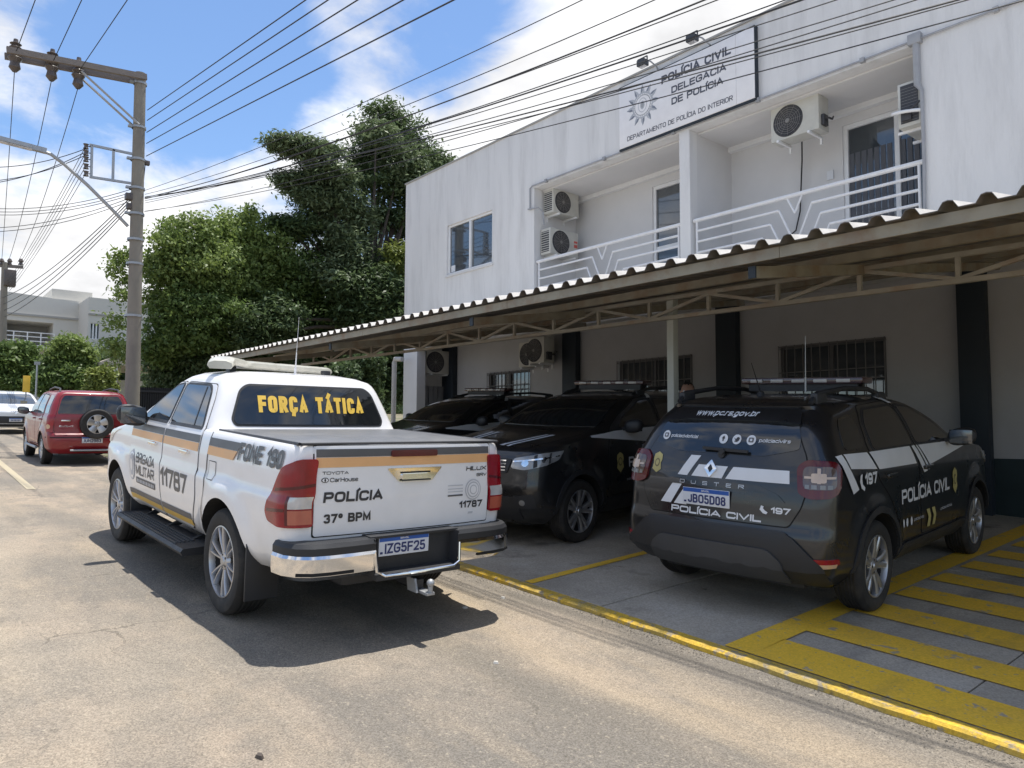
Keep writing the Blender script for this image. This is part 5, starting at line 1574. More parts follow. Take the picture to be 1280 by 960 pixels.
    return t

# ---- black patrol SUV
def build_suv():
    t = empty('police_suv')
    B = M['black_paint']
    rows = [(.24, -.58, 3.25, .74, .15, .3, .05, .1), (.33, -.78, 3.42, .83, .15, .35, .085, .16), (.42, -.87, 3.50, .895, .15, .36, .085, .2), (.55, -.885, 3.53, .905, .15, .38, .085, .2),
            (.66, -.88, 3.54, .904, .15, .38, .085, .2), (.70, -.862, 3.53, .902, .15, .38, .085, .2), (.88, -.842, 3.50, .897, .15, .38, .085, .2), (1.02, -.815, 3.44, .890, .15, .36, .085, .2), (1.08, -.80, 3.30, .884, .15, .34, .085, .2),
            (1.12, -.785, 2.95, .878, .15, .3, .085, .16), (1.16, -.77, 2.60, .872, .15, .28, .085, .14), (1.20, -.75, 2.36, .86, .15, .22, .085, .14), (1.24, -.735, 2.24, .838, .15, .2, .085, .14),
            (1.34, -.69, 2.04, .795, .15, .2, .085, .14), (1.46, -.60, 1.78, .735, .15, .2, .085, .14), (1.535, -.51, 1.55, .68, .15, .2, .085, .14), (1.56, -.525, 1.46, .655, .15, .2, .085, .14),
            (1.585, -.48, 1.36, .62, .15, .2, .085, .12), (1.615, -.30, 1.15, .52, .15, .2, .085, .1), (1.635, 0, .85, .35, .1, .1, .04, .04), (1.64, .2, .6, .15, .05, .05, .01, .01)]
    sh = Shell(rows, [(0, .345), (2.676, .345)], .405, .22, sb=.045, flare=.025)
    sh.build('body', B, M['seam'], t)
    ch = MB(); ch.box((-.6, -.6, .22), (3.2, .6, .4), .04); ch.tube([(0, -.7, .30), (0, .7, .30)], .04, 8); ch.build('chassis', M['plastic'], t)
    for x in (0, 2.676):
        make_wheel(t, (x, .785, .345), .345, .22, .235, 'five_wide')
        make_wheel(t, (x, -.785, .345), .345, .22, .235, 'five_wide', True)
    # cladding: rear bumper, sills, arches
    sh.panel('bumper_pad', round_poly([(-.80, .31), (-.82, .45), (-.62, .64), (-.55, .675), (.55, .675), (.62, .64), (.82, .45), (.80, .31)], .05), 'rear', .022, M['plastic'], t, depth=.03)
    sh.panel('bumper_insert', round_poly([(-.58, .32), (-.54, .47), (-.44, .545), (.44, .545), (.54, .47), (.58, .32)], .04), 'rear', .036, M['plastic_grey'], t, depth=.02)
    for ax in ('left', 'right'):
        sg = 1 if ax == 'left' else -1
        for cx in (0, 2.676):
            pts = [(cx+.405*math.cos(a), .345+.405*math.sin(a)) for a in [math.pi*(.02+.96*i/16) for i in range(17)]]
            pts2 = [(cx+.455*math.cos(a), .345+.455*math.sin(a)) for a in [math.pi*(.02+.96*i/16) for i in range(17)]]
            vs = []; fs = []
            for a, b in zip(pts, pts2): vs += [a, b]
            fs = [(2*i, 2*i+1, 2*i+3, 2*i+2) for i in range(16)]
            sh.patch('arch_cladding', vs, fs, ax, .012, M['plastic'], t, grid=0, depth=.01)
        sh.panel('sill_cladding', [(.46, .28), (.46, .44), (2.22, .44), (2.22, .28)], ax, .018, M['plastic'], t, depth=.01)
        rear_door = [(.40, .68), (.26, .86), (.08, 1.0), (-.02, 1.20), (.04, 1.42), (.18, 1.545), (.90, 1.575), (.94, 1.1), (.94, .46), (.47, .46)]
        front_door = [(.97, .46), (.97, 1.1), (.93, 1.575), (1.25, 1.55), (1.78, 1.36), (2.08, 1.20), (2.14, .95), (2.10, .46)]
        rd = side_door(sh, t, rear_door, ax, B, (.28, 1.01), B)
        fd = side_door(sh, t, front_door, ax, B, (1.14, 1.01), B)
        for w_, d_ in (([(.06, 1.215), (.10, 1.42), (.23, 1.51), (.86, 1.53), (.90, 1.215)], rd), ([(1.0, 1.215), (.975, 1.53), (1.23, 1.51), (1.70, 1.34), (1.90, 1.215)], fd)):
            sh.panel('window_seal', grow(w_, .02), ax, .009, M['plastic'], d_, rnd=.05)
            sh.panel('window_pane', w_, ax, .012, M['glass'], d_, rnd=.05)
        sh.panel('quarter_window', [(-.42, 1.24), (-.37, 1.40), (-.29, 1.47), (-.03, 1.49), (-.08, 1.24)], ax, .006, M['glass'], t, rnd=.06)
        L = lambda pts: sh.panel('white_stripe', pts, ax, .0115, M['decal_white'], t, skirt=False)
        L([(-.60, 1.205), (-.42, .93), (-.32, .955), (-.52, 1.215)])
        L([(-.49, 1.215), (-.42, 1.11), (.04, 1.075), (-.09, 1.205)])
        L([(-.05, 1.205), (.08, 1.07), (.89, 1.055), (.80, 1.20)])
        L([(.84, 1.20), (1.06, .965), (1.15, .975), (.92, 1.20)])
        L([(.95, 1.20), (1.18, .98), (1.22, .99), (.98, 1.20)])
        L([(1.01, 1.20), (1.22, 1.02), (1.30, 1.03), (2.45, 1.135), (2.45, 1.145), (2.0, 1.185)])
        if ax == 'right': xs = lambda x, w: x
        else: xs = lambda x, w: x+w
        sh.text('lettering', '197', xs(-.21, .23), .975, .23, .085, ax, M['decal_white'], t, .04, off=.0125)
        ph = [(-.28, 1.055), (-.30, 1.01), (-.28, .96), (-.23, .935), (-.215, .96), (-.255, .985), (-.26, 1.02), (-.245, 1.06)]
        sh.panel('phone_symbol', ph, ax, .0125, M['decal_white'], t, skirt=False)
        sh.text('lettering', 'POLÍCIA CIVIL', xs(.50, 1.24), .755, 1.24, .115, ax, M['decal_white'], t, .02, off=.0125)
        for k, x in enumerate((1.10, 1.24)):
            sh.panel('state_mark', [(x-.03, .65), (x+.05, .65), (x+.09, .58), (x+.05, .50), (x-.02, .50), (x+.02, .58)], ax, .0125, M['badge'], t, skirt=False)
        for x in (.52, .60, .70):
            sh.panel('web_icon', [(x+.022*math.cos(a), .60+.035*math.sin(a)) for a in [i*math.pi/6 for i in range(12)]], ax, .0125, M['decal_white'], t, skirt=False)
        sh.text('lettering', 'policiacivilrs', xs(.76, .24), .59, .24, .025, ax, M['decal_pale'], t, .0, off=.0125)
        sh.text('lettering', 'policiaciviloficial', xs(1.45, .34), .60, .34, .025, ax, M['decal_pale'], t, .0, off=.0125)
        bx_ = 1.92
        bd = [(bx_-.06, .91), (bx_, .94), (bx_+.06, .91), (bx_+.07, .86), (bx_+.055, .82), (bx_+.07, .76), (bx_, .70), (bx_-.07, .76), (bx_-.055, .82), (bx_-.07, .86)]
        b_ = sh.panel('gold_badge', bd, ax, .0125, M['badge'], t, skirt=False)
        sh.panel('badge_ring', [(bx_+.042*math.cos(a), .83+.05*math.sin(a)) for a in [i*math.pi/8 for i in range(16)]], ax, .0135, M['badge_dark'], b_, skirt=False)
        sh.panel('badge_centre', [(bx_+.028*math.cos(a), .83+.034*math.sin(a)) for a in [i*math.pi/8 for i in range(16)]], ax, .0145, M['badge'], b_, skirt=False)
        sh.panel('roof_stripe', [(.80, 1.60), (.88, 1.60), (.96, 1.55), (.88, 1.55)], ax, .014, M['decal_white'], t, skirt=False)
        rr = MB(); rr.tube([(-.42, sg*.57, 1.58), (-.32, sg*.575, 1.65), (.2, sg*.575, 1.69), (.7, sg*.57, 1.68), (1.05, sg*.56, 1.62), (1.15, sg*.56, 1.57)], [.02, .022, .02, .02, .022, .02], 8)
        rr.box((-.38, sg*.575-.03, 1.56), (-.20, sg*.575+.03, 1.66), .02); rr.box((.86, sg*.565-.03, 1.57), (1.05, sg*.565+.03, 1.655), .02)
        rr.build('roof_rail', M['plastic'], t)
        mirror_part(t, sg, (1.78, sg*.86, 1.24), M['plastic'], (.13, .23, .16))
        lp = round_poly([(-.22, .95), (-.23, 1.14), (-.16, 1.19), (.02, 1.18), (.07, 1.12), (.06, .98), (.0, .93), (-.14, .92)], .05)
        la = sh.wrap('tail_lamp', ax, 'rear', lp, .028, M['dark_red_lens'], t)
        sh.wrap('lamp_lens', ax, 'rear', round_poly([(-.185, .985), (-.185, 1.145), (.02, 1.145), (.025, .99)], .05), .032, M['lens_dark'], la, depth=.0)
        for k in range(4): sh.wrap('lens_facet', ax, 'rear', [(-.17+.045*k, .992), (-.17+.045*k, 1.02), (-.14+.045*k, 1.02), (-.14+.045*k, .992)], .034, M['lens_fog'], la, depth=.0)
        sh.wrap('lamp_cross', ax, 'rear', [(-.175, 1.062), (-.175, 1.078), (.012, 1.078), (.012, 1.062)], .036, M['lens_cream'], la, depth=.0)
        sh.wrap('lamp_cross', ax, 'rear', [(-.092, 1.03), (-.092, 1.135), (-.076, 1.135), (-.076, 1.03)], .037, M['lens_cream'], la, depth=.0)
        sh.wrap('lamp_core', ax, 'rear', round_poly([(-.125, 1.035), (-.125, 1.10), (-.045, 1.10), (-.045, 1.035)], .015), .039, M['lens_cream'], la, depth=.0)
        rf = sh.wrap('bumper_reflector', ax, 'rear', round_poly([(-.10, .465), (-.11, .51), (.08, .51), (.10, .475), (.05, .46)], .01), .012, M['red_lens'], t, depth=.0)
        sh.wrap('reflector_lower', ax, 'rear', [(-.08, .445), (-.08, .475), (.06, .475), (.05, .45)], .014, M['lamp_amber'], rf, depth=.0)
        hl = sh.wrap('head_lamp', ax, 'front', round_poly([(-.30, .86), (-.28, .96), (.0, 1.01), (.28, 1.03), (.24, .94), (.06, .88), (-.15, .84)], .03), .014, M['head_lens'], t)
        sh.wrap('lamp_divider', ax, 'front', [(-.06, .86), (-.07, .99), (-.04, 1.0), (-.02, .875)], .017, M['plastic'], hl, depth=0)
        sh.wrap('lamp_divider', ax, 'front', [(.10, .90), (.09, 1.01), (.11, 1.015), (.12, .91)], .017, M['plastic'], hl, depth=0)
        sh.wrap('lamp_reflector', ax, 'front', [(-.15+.035*math.cos(a), .91+.035*math.sin(a)) for a in [i*math.pi/8 for i in range(16)]], .018, M['chrome'], hl, depth=0)
        sh.wrap('lamp_reflector', ax, 'front', [(.04+.03*math.cos(a), .945+.03*math.sin(a)) for a in [i*math.pi/8 for i in range(16)]], .018, M['chrome'], hl, depth=0)
        sh.wrap('lamp_divider', ax, 'front', [(-.28, .92), (-.28, .935), (.22, .985), (.22, .97)], .019, M['chrome'], hl, depth=0)
        sh.wrap('fog_lamp_bezel', ax, 'front', round_poly([(-.28, .44), (-.28, .57), (-.05, .59), (-.02, .44)], .03), .01, M['plastic'], t)
        fg = sh.wrap('fog_lamp', ax, 'front', [(-.17+.03*math.cos(a), .50+.03*math.sin(a)) for a in [i*math.pi/8 for i in range(16)]], .014, M['lens_fog'], t)
    # tailgate glass and tail
    tgp = [(-.58, .71), (-.66, .85), (-.70, 1.0), (-.66, 1.20), (-.50, 1.50), (.50, 1.50), (.66, 1.20), (.70, 1.0), (.66, .85), (.58, .71)]
    sh.panel('tailgate_gap', grow(tgp, .008), 'rear', .002, M['seam'], t, rnd=.03, skirt=False)
    g = sh.panel('tailgate', tgp, 'rear', .006, B, t, rnd=.03)
    gl = [(-.36, 1.19), (-.61, 1.25), (-.60, 1.33), (-.53, 1.49), (-.42, 1.515), (.42, 1.515), (.53, 1.49), (.60, 1.33), (.61, 1.25), (.36, 1.19)]
    rw = sh.panel('rear_window', gl, 'rear', .010, M['glass'], t, rnd=.03)
    ax = 'rear'
    sp = sh.panel('spoiler', [(-.575, 1.415), (-.545, 1.50), (-.50, 1.548), (.50, 1.548), (.545, 1.50), (.575, 1.415), (.40, 1.435), (-.40, 1.435)], ax, .022, B, t, rnd=.02, depth=.02)
    sh.text('lettering', 'www.pc.rs.gov.br', .30, 1.460, .54, .040, ax, M['decal_white'], sp, .02, .12, off=.026)
    def icon(y, z, g_):
        sh.panel('web_icon', [(y+.036*math.cos(a), z+.036*math.sin(a)) for a in [i*math.pi/10 for i in range(20)]], ax, .014, M['decal_white'], rw, skirt=False)
        if g_ == 'f': sh.text('icon_glyph', 'f', y+.011, z-.022, .022, .044, ax, M['decal_black'], rw, .03, off=.016)
        elif g_ == 'bird': sh.panel('icon_glyph', [(y+.024, z+.012), (y+.006, z+.002), (y-.003, z+.016), (y-.016, z+.016), (y-.024, z+.008), (y-.018, z-.01), (y-.002, z-.02), (y+.02, z-.016), (y+.008, z-.008)], ax, .016, M['decal_black'], rw, skirt=False)
        else:
            sh.panel('icon_glyph', round_poly([(y-.02, z-.017), (y+.02, z-.017), (y+.02, z+.017), (y-.02, z+.017)], .008), ax, .016, M['decal_grey'], rw, skirt=False)
            sh.panel('icon_glyph', [(y+.010*math.cos(a), z+.009*math.sin(a)) for a in [i*math.pi/6 for i in range(12)]], ax, .017, M['decal_white'], rw, skirt=False)
    icon(.52, 1.305, 'i'); icon(-.02, 1.30, 'f'); icon(-.13, 1.30, 'bird'); icon(-.245, 1.30, 'i')
    sh.text('lettering', 'policiaciviloficial', .47, 1.292, .26, .025, ax, M['decal_white'], rw, .01, .1, off=.014)
    sh.text('lettering', 'policiacivilrs', -.305, 1.288, .23, .025, ax, M['decal_white'], rw, .01, .1, off=.014)
    wp = MB(); hx_ = sh.hit(.0, 1.22, ax)[0].x-.03
    wp.bar((hx_, .13, 1.232), (hx_, -.25, 1.222), .016, .022); wp.lathe([(0, -.02), (.028, -.02), (.028, .03), (0, .03)], 12, 'x', (hx_+.01, -.03, 1.19)); wp.bar((hx_-.01, -.03, 1.19), (hx_-.01, -.06, 1.225), .016, .02); wp.build('rear_wiper', M['plastic'], t)
    S = lambda pts: sh.panel('white_stripe', pts, ax, .0095, M['decal_white'], g, skirt=False)
    S([(.335, 1.01), (.235, 1.165), (.145, 1.165), (.245, 1.01)])
    S([(.205, 1.01), (.15, 1.10), (-.10, 1.10), (-.06, 1.01)])
    S([(-.09, 1.01), (-.145, 1.10), (-.565, 1.10), (-.575, 1.01)])
    S([(.48, .785), (.375, .94), (.285, .94), (.38, .785)])
    S([(.35, .785), (.27, .90), (.23, .90), (.23, .785)])
    sh.panel('badge_strip', round_poly([(.47, .945), (.40, .985), (-.35, .985), (-.50, .93), (-.56, .87), (-.40, .94), (.40, .94)], .02), ax, .014, B, g, depth=.005)
    sh.text('lettering', 'DUSTER', .30, .948, .55, .028, ax, M['alloy'], g, .01, off=.018, space=1.6)
    dm = [(.09, 1.075), (.035, 1.14), (-.02, 1.075), (.035, 1.01)]
    e_ = sh.panel('emblem', dm, ax, .028, M['chrome'], g, rnd=.008, depth=.01)
    sh.panel('emblem_core', [(.056, 1.075), (.035, 1.104), (.014, 1.075), (.035, 1.046)], ax, .031, M['plastic'], e_, skirt=False)
    yb_ = .555; zb_ = 1.085
    bd = [(yb_+.04, zb_+.065), (yb_, zb_+.085), (yb_-.04, zb_+.065), (yb_-.045, zb_+.025), (yb_-.035, zb_), (yb_-.045, zb_-.05), (yb_, zb_-.08), (yb_+.045, zb_-.05), (yb_+.035, zb_), (yb_+.045, zb_+.025)]
    b_ = sh.panel('gold_badge', bd, ax, .0095, M['badge'], g, skirt=False)
    sh.panel('badge_ring', [(yb_+.026*math.cos(a), zb_+.034*math.sin(a)) for a in [i*math.pi/8 for i in range(16)]], ax, .0105, M['badge_dark'], b_, skirt=False)
    sh.panel('badge_centre', [(yb_+.016*math.cos(a), zb_+.021*math.sin(a)) for a in [i*math.pi/8 for i in range(16)]], ax, .0115, M['badge'], b_, skirt=False)
    sh.text('lettering', 'POLÍCIA CIVIL', .37, .722, .76, .050, ax, M['decal_white'], g, .035, off=.0115)
    sh.text('lettering', '197', -.455, .795, .14, .045, ax, M['decal_white'], g, .04, off=.0115)
    sh.panel('phone_symbol', [(-.385, .845), (-.375, .815), (-.40, .79), (-.425, .785), (-.435, .80), (-.415, .81), (-.40, .825), (-.405, .84)], ax, .0115, M['decal_white'], g, skirt=False)
    plate(t, sh, .86, 'JBO5D08', 'rear', yc=.055)
    # front
    gr = sh.panel('grille', [(-.50, .80), (-.55, .95), (.55, .95), (.50, .80)], 'front', .012, M['plastic'], t, rnd=.04)
    for k in range(4): sh.panel('grille_bar', [(-.48, .825+.032*k), (-.48, .837+.032*k), (.48, .837+.032*k), (.48, .825+.032*k)], 'front', .02, M['chrome'], gr, depth=.0)
    sh.panel('lower_intake', [(-.62, .30), (-.66, .56), (.66, .56), (.62, .30)], 'front', .012, M['plastic'], t, rnd=.05)
    sh.panel('windscreen', [(-.74, 1.235), (-.60, 1.535), (.60, 1.535), (.74, 1.235)], 'front', .006, M['glass'], t, rnd=.05)
    for sg in (1, -1):
        sh.panel('hood_stripe', [(2.62, sg*.50), (3.30, sg*.40), (3.30, sg*.36), (2.62, sg*.44)], 'top', .006, M['decal_white'], t, skirt=False)
        sh.panel('hood_stripe', [(2.62, sg*.40), (3.30, sg*.32), (3.30, sg*.26), (2.62, sg*.36)], 'top', .006, M['decal_white'], t, skirt=False)
        sh.line('hood_gap', [(2.45, sg*.74), (2.9, sg*.72), (3.2, sg*.66)], .008, 'top', M['seam'], t)
    # roof bar
    lb = MB().use(M['bar_dark'])
    lb.box((.62, -.56, 1.725), (.86, .56, 1.785), .02)
    lb.use(M['bar_clear'])
    for y in (-.40, -.2, .0, .2, .4): lb.box((.61, y-.06, 1.738), (.87, y+.06, 1.770), .006)
    lb.use(M['plastic']); lb.box((.66, -.5, 1.66), (.70, .5, 1.726)); lb.box((.78, -.5, 1.66), (.82, .5, 1.726))
    lb.build('light_bar', None, t)
    a1 = MB(); a1.tube([(-.10, 0, 1.61), (-.08, 0, 1.65)], .03, 8); a1.tube([(-.08, .0, 1.65), (-.24, .0, 1.90)], [.006, .003], 5); a1.build('roof_aerial', M['plastic'], t)
    a2 = MB(); a2.tube([(.10, -.3, 1.66), (.10, -.3, 1.78)], .008, 6); a2.tube([(.10, -.3, 1.78), (.10, -.3, 2.12)], [.004, .0025], 5); a2.build('radio_aerial', M['galvanised'], t)
    return t
def poise(o, x, y, head, dz=0, on='lot'):
    z = lotz(x, y)+dz
    o.matrix_world = frame(GA, GB, head, Vector((x, y, z)))

# ---- red compact SUV with a spare wheel on its tailgate
def build_red():
    t = empty('red_car')
    P = M['red_paint']
    rows = [(.26, -.60, 3.15, .70, .15, .3, .04, .1), (.38, -.72, 3.28, .82, .16, .35, .05, .15), (.52, -.76, 3.32, .85, .16, .36, .06, .18), (.68, -.74, 3.33, .86, .15, .36, .06, .18),
            (.72, -.70, 3.32, .862, .14, .36, .06, .18), (.95, -.69, 3.2, .86, .14, .34, .06, .18), (1.0, -.69, 3.0, .855, .14, .3, .06, .15), (1.06, -.685, 2.5, .845, .14, .25, .06, .12), (1.09, -.68, 2.32, .83, .13, .2, .06, .12),
            (1.25, -.64, 2.05, .79, .13, .2, .06, .12), (1.45, -.58, 1.70, .715, .13, .2, .06, .12), (1.56, -.53, 1.48, .66, .14, .2, .06, .1), (1.60, -.47, 1.35, .60, .2, .2, .06, .1), (1.625, -.3, 1.1, .45, .15, .15, .04, .05), (1.63, 0, .8, .2, .05, .05, .01, .01)]
    sh = Shell(rows, [(0, .335), (2.49, .335)], .39, .2, sb=.04, flare=.03)
    sh.build('body', P, M['seam'], t)
    ch = MB(); ch.box((-.55, -.6, .24), (3.0, .6, .4), .03); ch.tube([(-.72, -.35, .33), (-.76, -.30, .33), (-.76, .30, .33), (-.72, .35, .33)], .025, 8); ch.build('chassis', M['plastic'], t)
    bb = MB(); bb.tube([(-.80, -.42, .34), (-.80, .42, .34)], .02, 8); bb.build('rear_bar', M['galvanised'], t)
    for x in (0, 2.49):
        make_wheel(t, (x, .75, .335), .335, .2, .21, 'five_wide'); make_wheel(t, (x, -.75, .335), .335, .2, .21, 'five_wide', True)
    sp = make_wheel(t, (-.83, -.06, .91), .325, .2, .205, 'disc', spare=True)
    sp.name = 'spare_wheel'
    for ax in ('left', 'right'):
        sg = 1 if ax == 'left' else -1
        rd = side_door(sh, t, [(.40, .60), (.16, .85), (.02, 1.1), (.1, 1.45), (.18, 1.53), (.86, 1.56), (.9, .42), (.45, .42)], ax, P, (.25, .98), P)
        fd = side_door(sh, t, [(.93, .42), (.89, 1.56), (1.2, 1.53), (1.7, 1.3), (1.98, 1.08), (2.0, .42)], ax, P, (1.1, .98), P)
        for w_, d_ in (([(.08, 1.12), (.15, 1.43), (.22, 1.50), (.83, 1.52), (.86, 1.12)], rd), ([(.95, 1.12), (.93, 1.52), (1.18, 1.49), (1.62, 1.30), (1.84, 1.12)], fd)):
            sh.panel('window_seal', grow(w_, .02), ax, .009, M['plastic'], d_, rnd=.04); sh.panel('window_pane', w_, ax, .012, M['glass'], d_, rnd=.04)
        sh.panel('quarter_window', [(-.48, 1.12), (-.42, 1.45), (-.36, 1.50), (.02, 1.51), (-.06, 1.12)], ax, .006, M['glass'], t, rnd=.04)
        la = sh.wrap('tail_lamp', ax, 'rear', round_poly([(-.10, .72), (-.12, 1.10), (.10, 1.10), (.14, .95), (.12, .74)], .02), .012, M['red_lens'], t)
        sh.wrap('reversing_lens', ax, 'rear', [(.0+.05*math.cos(a), .84+.05*math.sin(a)) for a in [i*math.pi/6 for i in range(12)]], .015, M['lamp_amber'], la, depth=0)
        rr = MB(); rr.tube([(-.35, sg*.58, 1.58), (-.25, sg*.57, 1.66), (.5, sg*.56, 1.69), (1.2, sg*.55, 1.64), (1.3, sg*.54, 1.56)], .02, 8); rr.build('roof_rail', M['plastic_grey'], t)
        mirror_part(t, sg, (1.86, sg*.84, 1.13), M['plastic'], (.13, .24, .17))
        sb_ = MB(); sb_.tube([(.45, sg*.88, .34), (2.05, sg*.88, .34)], .03, 8); sb_.build('running_board', M['galvanised'], t)
        sh.wrap('head_lamp', ax, 'front', [(-.3, .78), (-.3, .92), (.2, .95), (.2, .82)], .01, M['clear_lens'], t)
    tg = [(-.70, .66), (-.72, .98), (-.68, 1.09), (-.60, 1.45), (-.52, 1.55), (.52, 1.55), (.60, 1.45), (.68, 1.09), (.72, .98), (.70, .66)]
    sh.panel('tailgate_gap', grow(tg, .008), 'rear', .002, M['seam'], t, rnd=.03, skirt=False)
    g = sh.panel('tailgate', tg, 'rear', .006, P, t, rnd=.03)
    sh.panel('rear_window', [(-.66, 1.12), (-.58, 1.42), (-.52, 1.51), (.52, 1.51), (.58, 1.42), (.66, 1.12)], 'rear', .010, M['glass'], g, rnd=.04)
    hd = MB(); hd.box((-.735, .42, .96), (-.705, .60, .99), .008); hd.build('tailgate_handle', M['chrome'], t)
    sh.text('lettering', 'EcoSport', .62, .84, .26, .03, 'rear', M['chrome'], g, .01, off=.01)
    sh.text('lettering', 'Ford', -.42, .84, .13, .03, 'rear', M['chrome'], g, .01, off=.01)
    sh.panel('bumper_trim', [(-.84, .60), (-.84, .62), (.84, .62), (.84, .60)], 'rear', .006, M['seam'], t, skirt=False)
    plate(t, sh, .56, 'IUN2983', 'rear', name='number_plate')
    sh.panel('windscreen', [(-.72, 1.12), (-.6, 1.50), (.6, 1.50), (.72, 1.12)], 'front', .006, M['glass'], t, rnd=.05)
    sh.panel('grille', [(-.4, .72), (-.42, .88), (.42, .88), (.4, .72)], 'front', .01, M['plastic'], t)
    t.matrix_world = frame(GA, .005, math.pi, Vector((-19.12, 3.378, roadz(-19.12, 3.378))))
    tag(t, 'dark red compact SUV seen from behind, with an alloy spare wheel on its tailgate', 'car')
    return t

# ---- white SUV that faces the camera, farther down the street
def build_white_far():
    t = empty('white_car')
    P = M['white_paint_far']
    rows = [(.24, -.62, 3.30, .70, .2, .3, .05, .1), (.36, -.78, 3.45, .84, .2, .35, .09, .16), (.55, -.82, 3.48, .88, .2, .38, .10, .2), (.80, -.80, 3.47, .89, .2, .4, .10, .22),
            (.92, -.79, 3.36, .885, .2, .38, .10, .2), (.98, -.78, 3.1, .88, .2, .34, .10, .18), (1.04, -.77, 2.65, .87, .2, .28, .1, .14), (1.08, -.75, 2.40, .85, .19, .22, .1, .14),
            (1.25, -.66, 2.08, .80, .18, .2, .1, .14), (1.42, -.50, 1.72, .72, .17, .2, .1, .14), (1.52, -.30, 1.42, .64, .17, .2, .1, .14), (1.56, -.1, 1.2, .55, .17, .2, .1, .1), (1.58, .2, .9, .3, .05, .05, .01, .01)]
    sh = Shell(rows, [(0, .34), (2.62, .34)], .395, .2, sb=.05, flare=.025)
    sh.build('body', P, M['seam'], t)
    for x in (0, 2.62):
        make_wheel(t, (x, .77, .34), .34, .2, .22, 'five_wide'); make_wheel(t, (x, -.77, .34), .34, .2, .22, 'five_wide', True)
    sh.panel('windscreen', [(-.76, 1.10), (-.60, 1.47), (.60, 1.47), (.76, 1.10)], 'front', .006, M['glass_win'], t, rnd=.08)
    sh.panel('lower_intake', round_poly([(-.60, .40), (-.66, .66), (.66, .66), (.60, .40)], .06), 'front', .012, M['plastic'], t)
    sh.panel('skid_plate', [(-.6, .29), (-.6, .38), (.6, .38), (.6, .29)], 'front', .014, M['plastic'], t, rnd=.03)
    sh.panel('emblem', [(-.06, .80), (0, .87), (.06, .80), (0, .73)], 'front', .014, M['chrome'], t)
    for ax in ('left', 'right'):
        sg = 1 if ax == 'left' else -1
        sh.wrap('head_lamp', ax, 'front', round_poly([(-.36, .78), (-.34, .84), (.2, .92), (.24, .84), (.0, .76)], .02), .012, M['plastic_grey'], t)
        sh.wrap('fog_lamp_bezel', ax, 'front', [(-.12, .45), (-.10, .66), (.08, .68), (.06, .48)], .01, M['plastic'], t)
        rd = side_door(sh, t, [(.45, .5), (.1, .9), (.1, 1.3), (.25, 1.44), (.9, 1.49), (.95, .4), (.5, .4)], ax, P, (.3, .95), P)
        fd = side_door(sh, t, [(.98, .4), (.93, 1.49), (1.2, 1.47), (1.75, 1.25), (2.05, 1.05), (2.08, .4)], ax, P, (1.2, .95), P)
        sh.panel('window_pane', [(.12, 1.12), (.3, 1.40), (.88, 1.45), (.92, 1.12)], ax, .011, M['glass'], rd, rnd=.04)
        sh.panel('window_pane', [(1.0, 1.12), (.97, 1.45), (1.2, 1.43), (1.7, 1.22), (1.85, 1.12)], ax, .011, M['glass'], fd, rnd=.04)
        rr = MB(); rr.tube([(-.2, sg*.56, 1.5), (-.1, sg*.56, 1.6), (.5, sg*.55, 1.63), (1.1, sg*.54, 1.56), (1.2, sg*.54, 1.5)], .018, 8); rr.build('roof_rail', M['galvanised'], t)
        mirror_part(t, sg, (2.0, sg*.86, 1.10), M['plastic'], (.13, .24, .17))
    plate(t, sh, .53, None, 'front', name='number_plate')
    # nose toward the camera
    t.matrix_world = frame(GA, .005, -.02, Vector((-36.0, 3.55, roadz(-36.0, 3.55))))
    tag(t, 'white SUV facing the camera beyond the dark red SUV', 'car')
    return t

build_pickup()
suv = build_suv()
poise(suv, -3.517, 5.7247, 1.6524)
tag(suv, 'black patrol SUV showing its rear and plate, beside the yellow hatched bay', 'patrol car', 'black patrol cars parked under the canopy')
bpy.context.view_layer.update()
s2 = copy_tree(suv); poise(s2, -7.119, 8.365, -1.42)
tag(s2, 'black patrol SUV with its headlamp toward the street, just right of the pickup tailgate', 'patrol car', 'black patrol cars parked under the canopy')
s3 = copy_tree(suv); poise(s3, -10.35, 8.75, -1.50); s3.matrix_world = s3.matrix_world@Matrix.Scale(.94, 4)
tag(s3, 'black patrol car with visible dark windscreen behind the pickup bed', 'patrol car', 'black patrol cars parked under the canopy')
build_red()
build_white_far()

